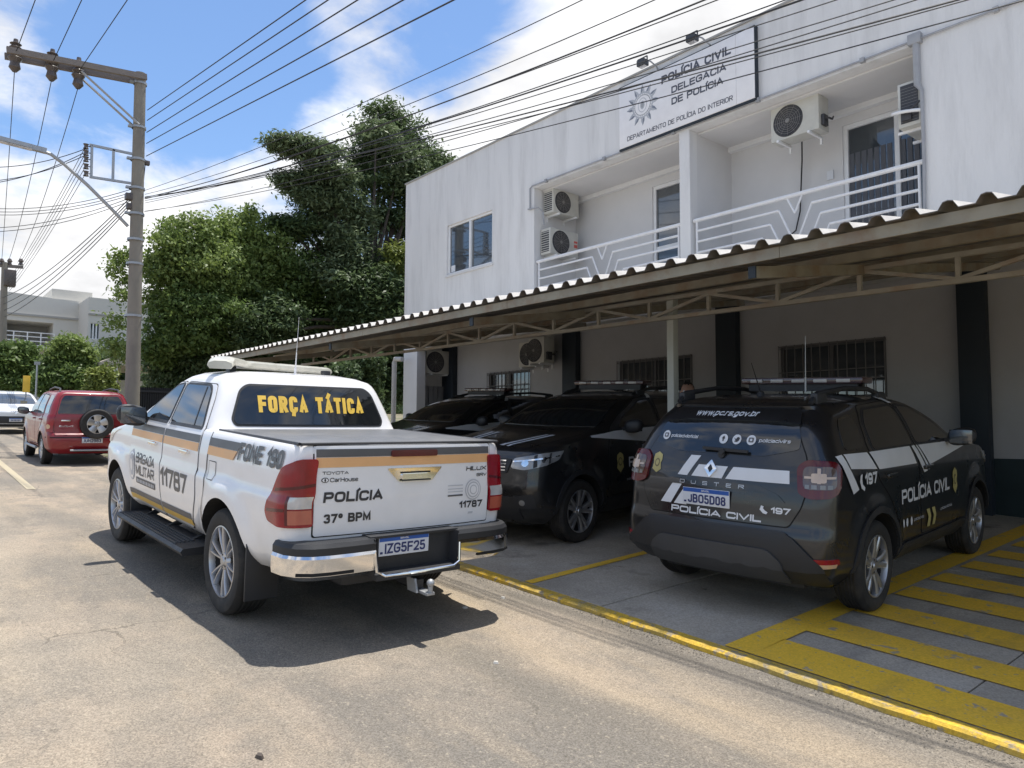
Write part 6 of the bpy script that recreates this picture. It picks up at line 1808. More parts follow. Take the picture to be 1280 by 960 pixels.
# ------------------------------------------------------------------ utility poles and overhead lines
PX = -21.45; PY = 4.86
def build_pole():
    z0 = roadz(PX, 4.0)-.05
    top = atX(175.5, 92, PX)
    t = empty('utility_pole', (PX, PY, z0)); tag(t, 'tall weathered utility pole with a long crossarm, behind the white pickup', 'utility pole')
    o = Vector(t.location)
    tx, ty = 0, (top.y-PY)
    m = MB(); m.tube([(0, 0, -.1), (0, ty*.5, (top.z-z0)*.5), (0, ty, top.z-z0)], [.19, .165, .14], 18); m.build('pole_shaft', M['concrete_pole'], t)
    def L(p): return p-o
    pole_at = lambda v: atX(175.5-(v-92)*.0295, v, PX)
    # crossarm of twin beams, running out over the street
    a = atX(7, 66, PX); b = atX(181, 100, PX)
    for dx in (-.2, .2):
        c = MB(); c.bar(L(a)+Vector((dx, 0, 0)), L(b)+Vector((dx, 0, 0)), .09, .15); c.build('crossarm', M['wood_arm'], t)
    c = MB()
    p, q = L(atX(100, 92, PX)), L(atX(172, 158, PX))
    for dx in (-.17, .17): c.tube([p+Vector((dx, 0, 0)), q+Vector((dx, 0, 0))], .03, 6)
    c.build('brace', M['galvanised'], t)
    for v in (105, 160, 200, 236, 268, 300, 330, 395):
        c = MB(); w = pole_at(v); r = .150+(v-92)*.00017; c.lathe([(r+.012, -.03), (r+.02, -.03), (r+.02, .03), (r+.012, .03)], 18, 'z', L(w)); c.box((L(w).x-.05, L(w).y-r-.10, L(w).z-.03), (L(w).x+.05, L(w).y-r, L(w).z+.03)) if v < 300 else None
        c.build('pole_band', M['galvanised'], t)
    tops = []
    for (u, v) in ((19, 70), (65, 82), (98, 92)):
        w = L(atX(u, v, PX)); c = MB(); sc_ = 1.6
        c.lathe([(0, .42), (.05, .42), (.06, .34), (.13, .30), (.08, .26), (.14, .20), (.09, .14), (.15, .06), (.11, 0), (.16, -.06), (.10, -.16), (.13, -.30), (.05, -.40), (0, -.40)], 14, 'z', w)
        fixn(c.build('insulator', M['insulator'], t)); tops.append(w+o)
    # rectangular bracket with spool insulators
    f = MB()
    P = lambda u, v: L(atX(u, v, PX))
    f.bar(P(112, 181), P(178, 195), .05, .06); f.bar(P(112, 221), P(176, 231), .05, .06); f.bar(P(115, 181), P(114, 221), .05, .06); f.bar(P(142, 187), P(141, 225), .05, .06)
    f.build('spool_bracket', M['galvanised'], t)
    for v in (183, 191, 199, 208, 217):
        c = MB(); c.lathe([(0, .06), (.07, .06), (.045, .02), (.045, -.02), (.07, -.06), (0, -.06)], 10, 'z', P(107.5, v)); c.bar(P(107.5, v), P(114, v+.5), .02, .02); fixn(c.build('spool_insulator', M['insulator'], t))
    # cable clutter by the shaft
    c = MB()
    for (u, v, r) in ((161, 246, .09), (162, 258, .08), (184, 204, .06)): w = P(u, v); c.box(tuple(w-Vector((r, r, r))), tuple(w+Vector((r, r, r))), .02)
    c.build('cable_clamp', M['insulator'], t)
    c = MB(); c.tube([P(182, 200), P(179, 230), P(177, 260), P(174, 300), P(170, 380), P(165, 470)], .012, 5); c.tube([P(167, 235), P(165, 280), P(163, 340)], .010, 5); c.build('earth_wire', M['cable'], t)
    # street lamp arm, a thing of its own that is bolted to the pole
    s = empty('street_lamp', o+P(160, 283)); tag(s, 'street lamp on a long curved grey arm reaching left from the tall concrete pole', 'street lamp')
    so = s.location
    m = MB(); pts = [P(160, 283), P(140, 262), P(110, 232), P(80, 205), P(64, 193), P(54, 189), P(44, 187)]; pts = [x+o-so for x in pts]
    m.tube(pts, .045, 8); m.build('lamp_arm', M['galvanised'], s)
    m = MB(); w1 = P(58, 189)+o-so; w2 = P(-4, 173)+o-so; m.bar(w1, w1.lerp(w2, .3), .14, .12); m.bar(w1.lerp(w2, .3), w2, .22, .10); m.build('lamp_head', M['galvanised'], s)
    w3 = w1.lerp(w2, .3); m = MB(); m.bar(w3+Vector((0, 0, -.055)), w2+Vector((0, 0, -.055)), .16, .03); m.build('lamp_glass', M['clear_lens'], s)
    return tops, pole_at
TOPS, POLE_AT = build_pole()
def wire(name, a, b, label, r=.009, sag=.3, n=20, ext=1.0):
    a, b = Vector(a), Vector(b); b = a+(b-a)*ext
    pts = [a.lerp(b, i/n)-Vector((0, 0, sag*4*(i/n)*(1-i/n))) for i in range(n+1)]
    m = MB(); o = a.copy(); m.tube([p-o for p in pts], r, 5); e = m.build(name, M['cable']); e.location = o
    tag(e, label, 'overhead wire', 'overhead wires strung from the utility pole'); return e
ORD = ['one', 'two', 'three', 'four', 'five', 'six', 'seven', 'eight', 'nine', 'ten', 'eleven', 'twelve']
def build_wires():
    # toward the right: every line runs along the street over the front of the station
    up = [(135, 382), (148, 410), (163, 447), (177, 504), (193, 567)]
    for i, (v0, u1) in enumerate(up):
        a = POLE_AT(v0)+Vector((0, .2, 0)); b = atY(u1, 0, PY+.1)
        wire('overhead_wire', a, b, ('highest', 'second highest', 'middle', 'second lowest', 'lowest')[i]+' of the five spaced wires crossing the blue sky right of the pole', .011, .0, 10, 1.5)
    lo = [(236, 690, 0), (241, 755, 0), (245, 808, 0), (247, 840, 0), (249, 892, 0), (246, 908, 0), (252, 977, 0), (263, 1040, 0), (244, 1085, 0), (246, 1105, 0), (262, 1150, 0), (246, 1012, 0)]
    for i, (v0, u1, v1) in enumerate(lo):
        a = POLE_AT(v0)+Vector((0, .2, 0)); b = atY(u1, v1, 6.2 if i < 6 else 7.0)
        thick = i in (2, 5, 9)
        wire('overhead_wire', a, b, 'cable %s from the left in the low bundle passing over the station roof' % ORD[i], .010 if thick else .0065, .35 if i % 3 else .25, 24, 1.35)
    # three lines of the crossarm, to the camera side and away
    for i3, (tp, (u1, v1)) in enumerate(zip(TOPS, ((44, 0), (102, 0), (159, 0)))):
        d = tp.copy(); b = atY(u1, v1, tp.y)
        wire('overhead_wire', tp+Vector((0, 0, .05)), b, ('left', 'middle', 'right')[i3]+' one of three high wires rising from the crossarm to the top edge', .010, .0, 10, 1.6)
    far = [atX(x, 328, -43) for x in (2, 10, 22)]
    for i3, (tp, b) in enumerate(zip(TOPS, far)):
        wire('overhead_wire', tp-Vector((0, 0, .4)), b, ('left', 'middle', 'right')[i3]+' wire of three dropping from the crossarm to the far pole', .010, .5, 24)
    for k, v in enumerate((183, 191, 199, 208, 217)):
        a = atX(107, v, PX); b = atX(9+k*.6, 352+3*k, -43)
        wire('overhead_wire', a, b, ('top', 'second', 'middle', 'fourth', 'bottom')[k]+' one of five close wires from the spool bracket to the far pole', .008, .2, 16)
    for k, (v0, u1, v1) in enumerate(((186, -60, 205), (190, -60, 232), (194, -60, 226))):
        wire('overhead_wire', atX(107, v0, PX), atX(u1, v1, PX-3), ('upper', 'middle', 'lower')[k]+' one of three wires from the spool bracket to the left edge', .010, .25, 14)
    for k, (v0, u1, v1) in enumerate(((240, -40, 262), (243, -40, 266), (246, -40, 285), (250, -40, 290), (236, -40, 258))):
        wire('overhead_wire', atX(166, v0, PX), atX(u1, v1, PX-4), 'low wire %s of five from the pole shaft to the left edge' % ORD[k], .009, .25, 14)
    for k, (v0, u1, v1) in enumerate(((250, 3, 432), (254, 4, 440), (258, 5, 448), (262, 6, 456))):
        wire('overhead_wire', atX(160, v0, PX), atX(u1, v1-60, -43), 'drop cable %s of four slanting from the pole shaft to the far pole' % ORD[k], .013, .35, 20)
build_wires()
def far_pole():
    x = -43; b = atX(3, 489, x); tp = atX(6, 328, x)
    t = empty('utility_pole', (x, b.y, roadz(x, 3.5)-.1)); tag(t, 'smaller distant utility pole at the left edge in front of the grey building', 'utility pole')
    o = Vector(t.location); m = MB(); m.tube([(0, 0, 0), tp-o], [.19, .13], 12); m.build('pole_shaft', M['concrete_pole'], t)
    m = MB(); a = atX(-14, 331, x)-o; c = atX(29, 334, x)-o; m.bar(a, c, .12, .14); m.build('crossarm', M['wood_arm'], t)
    for u in (-8, 2, 12, 26):
        w = atX(u, 331, x)-o; m = MB(); m.lathe([(0, .3), (.06, .3), (.12, .18), (.07, .1), (.12, 0), (0, 0)], 8, 'z', w); fixn(m.build('insulator', M['insulator'], t))
    w = atX(12, 348, x)-o; m = MB(); m.box(tuple(w-Vector((.25, .25, .4))), tuple(w+Vector((.25, .25, .4))), .05); m.build('switch_box', M['insulator'], t)
far_pole()

# ------------------------------------------------------------------ vegetation
def leaves(rng, blobs, size, clump, aspect=.5, flat=.7):
    """blobs = (centre, radius, clumps, leaves per clump) -> vertices and quads"""
    V = []
    for c, r, nc, nl in blobs:
        d = rng.normal(size=(nc, 3)); d /= np.linalg.norm(d, axis=1, keepdims=True)
        rad = r*(.35+.65*rng.random((nc, 1))**.45)
        cc = np.array(c)+d*rad*np.array([1, 1, .92])
        keep = cc
        k = len(keep); cl = np.repeat(keep, nl, axis=0)+rng.normal(size=(k*nl, 3))*clump*np.array([1, 1, flat])
        out = np.repeat(d, nl, axis=0)
        V.append((cl, out))
    P = np.concatenate([v[0] for v in V]); D = np.concatenate([v[1] for v in V]); n = len(P)
    nrm = rng.normal(size=(n, 3))*(1 if flat > .5 else .55)+D*(.9 if flat > .5 else .35)+np.array([0, 0, .5 if flat > .5 else 1.0]); nrm /= np.linalg.norm(nrm, axis=1, keepdims=True)
    a = np.cross(nrm, rng.normal(size=(n, 3))); a /= np.linalg.norm(a, axis=1, keepdims=True); b = np.cross(nrm, a)
    s = size*(.45+1.0*rng.random((n, 1))**1.6)
    q = np.stack([P-a*s, P-b*s*aspect+nrm*s*.12, P+a*s, P+b*s*aspect+nrm*s*.12], 1).reshape(-1, 3)
    return q, n
def leaf_mesh(name, q, n, m, parent, off):
    me = bpy.data.meshes.new(name); me.vertices.add(4*n); me.vertices.foreach_set('co', (q-np.array(off)).ravel())
    me.loops.add(4*n); me.loops.foreach_set('vertex_index', np.arange(4*n, dtype=np.int32))
    me.polygons.add(n); me.polygons.foreach_set('loop_start', np.arange(0, 4*n, 4, dtype=np.int32)); me.polygons.foreach_set('loop_total', np.full(n, 4, dtype=np.int32))
    me.materials.append(m); me.update(calc_edges=True)
    o = bpy.data.objects.new(name, me); COL.objects.link(o); o.parent = parent; return o
def pxblob(u, v, rpx, X, nc=60, nl=30):
    c = atX(u, v, X); dep = c.dot(cf); return (tuple(c), rpx*dep/F_PX, nc, nl)
def tree(name, base, blobs_by_mat, size, clump, label, cat='tree', limbs=(), trunk_r=.2, seed=1, group=None, aspect=.5, flat=.7, reach=1.18):
    rng = np.random.default_rng(seed); base = Vector(base)
    t = empty(name, base); tag(t, label, cat, group)
    allb = []
    for mname, bl in blobs_by_mat:
        ext = []
        for c, r, nc, nl in bl:
            for k in range(7):
                d = rng.normal(size=3); d[2] = abs(d[2])*.9; d /= np.linalg.norm(d)
                ext.append((tuple(np.array(c)+d*r*rng.uniform(.88, reach)), r*rng.uniform(.10, .26), max(3, int(nc*.05)), max(8, int(nl*.6))))
        q, n = leaves(rng, bl+ext, size, clump, aspect, flat); leaf_mesh('crown', q, n, M[mname], t, base); allb += bl
    m = MB(); cen = Vector(np.mean([b[0] for b in allb], 0)); lowz = min(b[0][2] for b in allb)
    fork = base.lerp(cen, .55)
    random.seed(seed)
    m.tube([Vector((0, 0, -.2)), (fork-base)*.5+Vector((random.uniform(-.2, .2), random.uniform(-.2, .2), 0)), fork-base], [trunk_r, trunk_r*.8, trunk_r*.6], 10)
    m.build('trunk', M['bark'], t)
    for c, r, _, _ in allb:
        if r < .25: continue
        c = Vector(c); s = fork-base; e = c-base; mid = s.lerp(e, .5)+Vector((random.uniform(-.3, .3), random.uniform(-.3, .3), .15))
        l = MB(); l.tube([s, mid, e, e+(e-mid)*.08], [trunk_r*.30, trunk_r*.18, trunk_r*.07, .010], 6); l.build('limb', M['bark'], t)
        
    return t
def build_trees():
    def B(lst, X, nc=60, nl=30, jit=1.2, seed=0):
        random.seed(seed); return [pxblob(u, v, r, X+random.uniform(-jit, jit), int(nc*1.2*max(.3, (r/50)**2)), int(nl*1.5)) for u, v, r in lst]
    X = -25.5
    base = atX(290, 470, X); base.z = roadz(X, 4)+.3
    tree('broadleaf_tree', base, [
        ('leaf_bright', B([(202, 338, 18), (216, 318, 26), (245, 305, 38), (290, 298, 38), (330, 306, 36), (210, 382, 26), (230, 350, 38), (270, 340, 46), (315, 350, 45), (355, 340, 34)], X+.6, 190, 26, .6, 1)),  # bright upper left, dark base: light and shade put into leaf colours
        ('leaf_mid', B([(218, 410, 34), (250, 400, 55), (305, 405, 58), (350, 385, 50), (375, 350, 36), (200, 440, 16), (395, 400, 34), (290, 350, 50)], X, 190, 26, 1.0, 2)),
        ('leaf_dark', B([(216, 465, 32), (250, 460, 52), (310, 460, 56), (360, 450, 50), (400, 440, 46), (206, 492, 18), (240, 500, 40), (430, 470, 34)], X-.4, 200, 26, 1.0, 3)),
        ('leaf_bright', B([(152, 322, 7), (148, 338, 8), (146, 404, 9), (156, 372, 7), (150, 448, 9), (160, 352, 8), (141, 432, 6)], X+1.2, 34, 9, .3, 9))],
        .072, .16, 'big dense bushy green tree right of the utility pole, sunlit on its left side', trunk_r=.28, seed=5, reach=1.32)
    X = -25
    base = atX(460, 470, X); base.z = roadz(X, 4)+.6
    top = [(482, 150, 18), (500, 165, 20), (470, 175, 18), (515, 190, 20), (455, 200, 16), (485, 208, 28), (530, 205, 15), (472, 240, 26), (510, 245, 28), (547, 205, 9), (495, 190, 18), (533, 228, 14), (455, 222, 13)]
    left = [(354, 182, 8), (366, 186, 8), (378, 184, 9), (390, 194, 10), (406, 190, 9), (398, 214, 14), (372, 236, 11), (386, 230, 10), (420, 224, 15), (390, 250, 13), (430, 256, 18), (405, 275, 15), (443, 288, 12), (362, 226, 6), (412, 250, 13)]
    mid = [(378, 288, 17), (358, 282, 10), (418, 308, 22), (395, 330, 24), (500, 300, 22), (520, 325, 24), (455, 350, 22), (505, 275, 18), (380, 368, 30), (512, 238, 22), (478, 275, 14), (425, 345, 24), (482, 335, 16)]
    low = [(430, 385, 36), (480, 385, 34), (520, 372, 32), (450, 425, 46), (500, 420, 40), (410, 430, 40), (530, 420, 34), (480, 465, 44), (440, 475, 40), (520, 470, 40), (400, 478, 34), (465, 400, 34), (505, 400, 32), (450, 365, 28), (525, 350, 26), (485, 355, 26), (505, 440, 34), (470, 430, 34), (530, 390, 26)]
    tree('broadleaf_tree', base, [
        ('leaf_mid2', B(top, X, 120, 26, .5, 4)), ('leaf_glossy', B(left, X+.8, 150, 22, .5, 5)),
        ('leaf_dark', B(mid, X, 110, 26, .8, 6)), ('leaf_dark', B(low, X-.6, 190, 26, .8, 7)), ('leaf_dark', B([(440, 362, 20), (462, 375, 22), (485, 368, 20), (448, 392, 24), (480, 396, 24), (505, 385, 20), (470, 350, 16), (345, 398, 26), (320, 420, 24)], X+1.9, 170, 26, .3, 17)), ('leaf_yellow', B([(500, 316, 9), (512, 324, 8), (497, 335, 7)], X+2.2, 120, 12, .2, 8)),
        ('leaf_glossy', B([(430, 300, 16), (440, 320, 18), (415, 345, 20), (450, 270, 14), (500, 205, 26), (520, 225, 20), (470, 170, 18)], X+1.3, 160, 18, .4, 12))],
        .10, .26, 'tall dark grey-green tree rising above the roof corner left of the station', trunk_r=.34, seed=8, aspect=.36, flat=.28, reach=1.5)
    X = -38
    base = atX(92, 490, X); base.z = roadz(X, 4)
    tree('garden_tree', base, [('leaf_bright', B([(88, 432, 12), (77, 444, 13), (102, 444, 13), (90, 448, 18)], X, 170, 24, .3, 10)), ('leaf_mid', B([(72, 466, 14), (108, 468, 13), (92, 474, 22), (60, 480, 14)], X, 300, 26, .3, 11))], .10, .17, 'round bright green tree in front of the grey building above the red SUV', trunk_r=.14, seed=3)
    X = -40
    base = atX(24, 492, X); base.z = roadz(X, 4)
    tree('garden_tree', base, [('leaf_mid', B([(14, 440, 9), (30, 442, 9), (18, 454, 13), (34, 458, 8), (5, 455, 18), (-10, 448, 12), (24, 470, 14), (38, 480, 7), (10, 480, 18)], X, 180, 24, .3, 13))], .10, .18, 'duller green tree at the left edge behind the distant pole', trunk_r=.13, seed=4)
    X = -35
    base = atX(128, 490, X); base.z = roadz(X, 4.2)
    tree('yellow_green_bush', base, [('leaf_yellow', B([(122, 472, 9), (132, 470, 8), (128, 483, 8), (136, 486, 6), (118, 486, 6)], X, 160, 14, .2, 14))], .09, .13, 'small yellow-green bush right of the round tree above the red SUV', 'bush', trunk_r=.06, seed=6)
    # hedge and undergrowth at the back of the yard beyond the canopy
    X = -21
    base = atX(470, 500, X); base.z = roadz(X, 4)+.5
    tree('leafy_shrub', base, [('leaf_dark', B([(430, 468, 12), (447, 460, 14), (462, 455, 12), (455, 480, 12)], X, 420, 16, .3, 15)), ('leaf_dark', B([(415, 480, 14), (440, 492, 16), (460, 494, 10)], X-.5, 500, 18, .3, 16))], .08, .13, 'dark leafy shrub seen under the canopy edge above the pickup rear window', 'bush', trunk_r=.06, seed=7)
    # dense far wood that closes the horizon
    rng = np.random.default_rng(21)
    bl = []
    for k in range(60):
        y = 9+k*1.3; bl.append(((-48+rng.uniform(-3, 3), y+rng.uniform(-1, 1), roadz(-48, 4)+rng.uniform(1.2, 3.4)), rng.uniform(1.6, 2.4), 70, 22))
    q, n = leaves(rng, bl, .2, .35); o = leaf_mesh('far_wood', q, n, M['leaf_dark'], None, (0, 0, 0)); tag(o, 'dark band of far undergrowth behind the trees', 'undergrowth', kind='stuff')
build_trees()

# ------------------------------------------------------------------ far buildings and fences
def far_building():
    X = -52
    P = lambda u, v, x=X: atX(u, v, x)
    t = empty('grey_building', (X, 6, roadz(X, 4))); tag(t, 'two storey grey rendered building with a small white balcony railing at far left', 'building')
    off = Vector(t.location)
    def poly(name, pts, x0, x1, m):
        """outline in (y, z) pushed back from x0 to x1"""
        mb = MB(); mb.prism([(p.y, p.z) for p in pts], x0, x1, 'x'); mb.v = [v-off for v in mb.v]; return fixn(mb.build(name, m, t, 0))
    zb = roadz(X, 4)-.5
    def quad(u0, u1, vt0, vt1, x0=X): a, b = P(u0, vt0, x0), P(u1, vt1, x0); return a, b
    # main block: left of px 110, recessed balcony px 6..65
    a, b = P(-40, 359), P(111, 382)
    yb0, yb1 = P(6, 420).y, P(66, 420).y; bt = P(30, 401).z; bb = P(30, 437).z
    def bx(name, y0, y1, z0, z1, x0=X, x1=X-8, m='grey_wall', par=None):
        mb = MB(); mb.box((min(x0, x1), y0, z0), (max(x0, x1), y1, z1)); mb.v = [v-off for v in mb.v]; return mb.build(name, M[m], par or t, 0)
    zt = P(60, 372).z
    poly('wall', [Vector((0, a.y, zb)), Vector((0, yb0, zb)), Vector((0, yb0, P(6, 364).z)), Vector((0, a.y, P(6, 364).z+.15))], X, X-9, M['grey_wall'])
    poly('wall', [Vector((0, yb1, zb)), Vector((0, b.y, zb)), Vector((0, b.y, P(111, 378).z)), Vector((0, yb1, P(66, 373).z))], X, X-9, M['grey_wall'])
    poly('wall', [Vector((0, yb0, bt)), Vector((0, yb1, bt)), Vector((0, yb1, P(66, 373).z)), Vector((0, yb0, P(6, 364).z))], X, X-9, M['grey_wall'])
    bx('wall', yb0, yb1, zb, bb)
    bx('recess_wall', yb0, yb1, bb, bt, X-2.2, X-2.6, 'grey_wall_dark')
    bx('balcony_door', P(24, 420).y, P(31, 420).y, bb, bt-.5, X-2.14, X-2.19, 'grey_wall')
    bx('trim_band', a.y, b.y, P(60, 396).z-.06, P(60, 396).z+.06, X+.10, X+.002, 'grey_wall_dark')
    bx('tower', P(66, 370).y, P(117, 370).y, P(90, 382).z, P(90, 362).z, X-.4, X-5)
    rl = MB(); z0 = P(30, 432).z; z1 = P(30, 416).z
    for k in range(4): z = z0+(z1-z0)*k/3; rl.bar((X+.5, yb0-.3, z), (X+.5, yb1, z), .05, .05)
    for k in range(5): y = yb0-.3+(yb1-yb0+.3)*k/4; rl.bar((X+.5, y, z0), (X+.5, y, z1), .06, .06)
    rl.v = [v-off for v in rl.v]; rl.build('balcony_railing', M['frame_white'], t)
    bx('balcony_slab', yb0-.3, yb1, z0-.25, z0-.02, X+.55, X+.003, 'grey_wall')
    # right wing stands forward
    X2 = X+3
    r0, r1 = P(111, 376, X2), P(160, 372, X2)
    ww = [P(113, 404, X2).y, P(125, 404, X2).y, P(120, 424, X2).z, P(120, 404, X2).z]
    zt2 = P(127, 373, X2).z
    bx('wing_wall', r0.y, ww[0], zb, zt2, X2, X2-8); bx('wing_wall', ww[1], r1.y+3, zb, zt2, X2, X2-8); bx('wing_wall', ww[0], ww[1], zb, ww[2], X2, X2-8); bx('wing_wall', ww[0], ww[1], ww[3], zt2, X2, X2-8)
    bx('trim_band', r0.y-.0, r1.y+3, P(130, 394, X2).z-.05, P(130, 394, X2).z+.05, X2+.08, X2+.002, 'grey_wall_dark')
    w = bx('window', ww[0], ww[1], ww[2], ww[3], X2-.15, X2-.2, 'glass_win')
    fr = MB(); y0, y1, z0, z1 = ww
    for k in range(4): y = y0+(y1-y0)*k/3; fr.box((X2-.14, y-.035, z0), (X2-.06, y+.035, z1))
    for z in (z0, z1): fr.box((X2-.139, y0, z-.035), (X2-.061, y1, z+.035))
    fr.v = [v-off for v in fr.v]; fr.build('window_frame', M['frame_white'], w)
    # low house with a pale roof
    X3 = -37
    h = empty('low_house', (X3, atX(140, 470, X3).y, roadz(X3, 4))); tag(h, 'low white house with a pale sloping roof just left of the utility pole', 'building')
    o3 = Vector(h.location)
    a, b, c, d = (atX(126, 458, X3), atX(126, 452, X3), atX(139, 447, X3), atX(160, 448, X3))
    e = atX(160, 456, X3); f = atX(140, 456, X3)
    mb = MB(); mb.prism([(a.y, a.z), (b.y, b.z), (c.y, c.z), (d.y+2, d.z), (e.y+2, e.z), (f.y, f.z)], X3, X3-5, 'x'); mb.v = [v-o3 for v in mb.v]; fixn(mb.build('roof', M['low_roof'], h, 0))
    mb = MB(); g = atX(140, 500, X3); k = atX(148, 458, X3); mb.box((X3-.4, g.y, zb), (X3-.1, k.y, f.z-.003)); mb.v = [v-o3 for v in mb.v]; mb.build('pillar', M['low_white'], h)
    mb = MB(); mb.box((X3-4.5, atX(128, 470, X3).y, zb), (X3-4.3, g.y+6, a.z-.3)); mb.v = [v-o3 for v in mb.v]; mb.build('wall', M['low_white'], h)
far_building()
def fences():
    # black picket fence right of the pole foot
    x0 = -24.2; t = empty('black_fence', (x0, 6.2, roadz(x0, 4))); tag(t, 'low black metal fence under the big tree right of the pole', 'fence')
    o = Vector(t.location); p0, p1 = atX(168, 490, x0), atX(230, 492, x0)
    n = 22; zt = atX(180, 484, x0).z; zb = roadz(x0, 4)
    for k in range(n+1):
        y = p0.y+(p1.y-p0.y)*k/n; m = MB(); m.box((-.03, y-.045-o.y, 0), (.03, y+.045-o.y, zt-o.z)); m.build('picket', M['black_fence'], t)
    for z in (zt-.12, zb+.2): m = MB(); m.box((.032, p0.y-o.y, z-.03-o.z), (.07, p1.y-o.y, z+.03-o.z)); m.build('rail', M['black_fence'], t)
    # cream board fence beside the station
    y0 = 11.6; t = empty('cream_fence', (-18.5, y0, -1.0)); tag(t, 'cream vertical board fence beyond the left end of the station', 'fence')
    o = Vector(t.location); a = atY(462, 483, y0); b = atY(520, 483, y0); n = 16; w = (b.x-a.x)/n
    for k in range(n): m = MB(); m.box((a.x+w*k+.01-o.x, 0, -.3), (a.x+w*(k+1)-.01-o.x, .03, .25-o.z+.02*math.sin(k*5))); m.build('board', M['cream_fence'], t)
    m = MB(); m.box((a.x-o.x, .032, .9), (b.x-o.x, .07, .98)); m.build('rail', M['cream_fence'], t)
    p = atX(33, 481, -34); t = empty('yellow_sign', (p.x, p.y, roadz(-34, 4))); tag(t, 'small yellow street sign on a thin post between the white SUV and the trees', 'sign'); o = Vector(t.location)
    m = MB(); q = atX(33, 480, -34)-o; m.box((q.x, q.y-.12, q.z-.32), (q.x+.03, q.y+.12, q.z+.32), .01); m.build('sign_plate', M['yellow_sign'], t)
    m = MB(); m.tube([(-.02, q.y, 0), (-.02, q.y, q.z+.3)], .025, 6); m.build('sign_post', M['galvanised'], t)
    p = atX(45, 490, -36); z0 = roadz(-36, 4); t = empty('thin_post', (p.x, p.y, z0)); tag(t, 'thin grey metal post left of the round green tree', 'post'); m = MB(); m.tube([(0, 0, 0), (0, 0, atX(45, 452, -36).z-z0)], .035, 8); m.box((-.05, -.10, atX(45, 456, -36).z-z0), (.05, .10, atX(45, 452, -36).z-z0)); m.build('post_shaft', M['galvanised'], t)
fences()

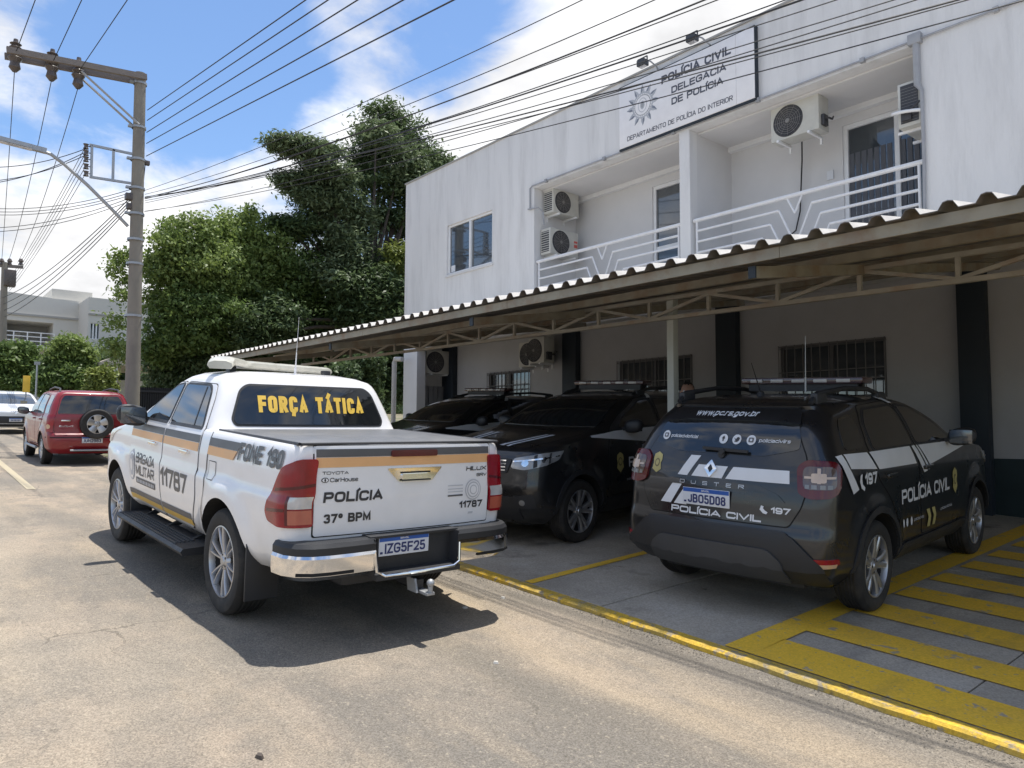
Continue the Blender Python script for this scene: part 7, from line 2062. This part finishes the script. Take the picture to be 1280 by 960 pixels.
# ------------------------------------------------------------------ the man between the cars
def person():
    x, y = -5.27, 7.02; z = lotz(x, y)
    t = empty('person', mtx=Matrix.Translation((x, y, z))@Matrix.Rotation(R(-150), 4, 'Z'))
    tag(t, 'short-haired person in dark clothes behind the canopy post, only the head above the black SUV', 'person')
    def skinned(name, verts, edges, radii, m, root=0, sub=2):
        me = bpy.data.meshes.new(name); me.from_pydata(verts, edges, [])
        o = bpy.data.objects.new(name, me); COL.objects.link(o)
        s = o.modifiers.new('s', 'SKIN'); s.use_smooth_shade = True
        for i, r in enumerate(radii):
            me.skin_vertices[0].data[i].radius = (r, r) if not isinstance(r, tuple) else r
        me.skin_vertices[0].data[root].use_root = True
        o.modifiers.new('u', 'SUBSURF').levels = sub
        dg = bpy.context.evaluated_depsgraph_get(); nm = bpy.data.meshes.new_from_object(o.evaluated_get(dg)); o.modifiers.clear(); o.data = nm
        nm.materials.clear(); nm.materials.append(m); o.parent = t; return o
    V = [(0, 0, .95), (0, 0, 1.12), (0, 0, 1.30), (0, 0, 1.43), (0, .01, 1.50), (0, .02, 1.56)]
    Rr = [(.15, .11), (.14, .10), (.165, .11), (.13, .09), .055, .05]; E = [(0, 1), (1, 2), (2, 3), (3, 4), (4, 5)]
    for s in (-1, 1):
        i = len(V); V += [(s*.17, 0, 1.42), (s*.22, -.01, 1.16), (s*.23, .07, .93), (s*.23, .10, .85)]; Rr += [.055, .045, .033, .028]; E += [(3, i), (i, i+1), (i+1, i+2), (i+2, i+3)]
        for k in range(4):
            j = len(V); V += [(s*(.225), .085+.018*(k-1), .79+.004*k), (s*.21, .09+.018*(k-1), .745+.005*abs(k-1))]; Rr += [.009, .008]; E += [(i+3, j), (j, j+1)]
        j = len(V); V += [(s*.205, .135, .82), (s*.20, .15, .785)]; Rr += [.010, .009]; E += [(i+3, j), (j, j+1)]
    skinned('body', V, E, Rr, M['skin'])
    V = [(0, 0, .95), (0, 0, 1.12), (0, 0, 1.30), (0, 0, 1.44)]; Rr = [(.165, .125), (.155, .115), (.18, .125), (.12, .09)]; E = [(0, 1), (1, 2), (2, 3)]
    for s in (-1, 1): i = len(V); V += [(s*.18, 0, 1.415), (s*.225, -.01, 1.22)]; Rr += [.07, .06]; E += [(3, i), (i, i+1)]
    skinned('shirt', V, E, Rr, M['shirt'])
    V = [(0, 0, .98), (0, 0, .90)]; Rr = [(.165, .125), (.16, .12)]; E = [(0, 1)]
    for s in (-1, 1): i = len(V); V += [(s*.09, 0, .84), (s*.10, .01, .48), (s*.10, -.01, .10)]; Rr += [.088, .065, .055]; E += [(1, i), (i, i+1), (i+1, i+2)]
    skinned('trousers', V, E, Rr, M['trousers'])
    for s in (-1, 1):
        V = [(s*.10, -.05, .06), (s*.10, .05, .045), (s*.105, .15, .035)]; skinned('shoe', V, [(0, 1), (1, 2)], [.052, .045, .038], M['plastic'], 0, 1)
    # head: +y is the face
    bm = bmesh.new(); bmesh.ops.create_icosphere(bm, subdivisions=4, radius=1)
    for v in bm.verts:
        x_, y_, z_ = v.co; w = .078*(1-.18*max(0, -z_)); 
        px_, py_, pz_ = x_*w, y_*.098*(1-.1*max(0, -z_)), z_*.118
        if y_ > .3:
            n = math.exp(-(x_/.16)**2-((z_+.08)/.22)**2); py_ += .018*n
            for sx in (-1, 1): py_ -= .009*math.exp(-((x_-sx*.38)/.16)**2-((z_-.08)/.12)**2)
            py_ -= .004*math.exp(-(x_/.3)**2-((z_+.42)/.05)**2); py_ += .006*math.exp(-(x_/.35)**2-((z_+.82)/.2)**2)
        v.co = (px_, py_+.03, pz_+1.635)
    me = bpy.data.meshes.new('head'); bm.to_mesh(me); bm.free(); me.materials.append(M['skin']); me.polygons.foreach_set('use_smooth', [True]*len(me.polygons))
    h = bpy.data.objects.new('head', me); COL.objects.link(h); h.parent = t
    for s in (-1, 1):
        m = MB(); m.lathe([(0, -.008), (.012, -.010), (.026, 0), (.02, .012), (0, .006)], 14, 'x', (s*.078, .02, 1.63)); fixn(m.build('ear', M['skin'], h))
        m = MB(); m.lathe([(0, .008), (.008, .006), (.012, 0), (0, -.002)], 12, 'y', (s*.03, .112, 1.645)); fixn(m.build('eye', M['decal_white'], h))
    bm = bmesh.new(); bmesh.ops.create_icosphere(bm, subdivisions=4, radius=1)
    bmesh.ops.delete(bm, geom=[v for v in bm.verts if v.co.z < (.62 if v.co.y > .1 else -.25 if v.co.y < -.3 else .1)], context='VERTS')
    for v in bm.verts: v.co = (v.co.x*.083, v.co.y*.103+.026, v.co.z*.125+1.638)
    me = bpy.data.meshes.new('hair'); bm.to_mesh(me); bm.free(); me.materials.append(M['hair']); me.polygons.foreach_set('use_smooth', [True]*len(me.polygons))
    hh = bpy.data.objects.new('hair', me); COL.objects.link(hh); hh.parent = h
person()
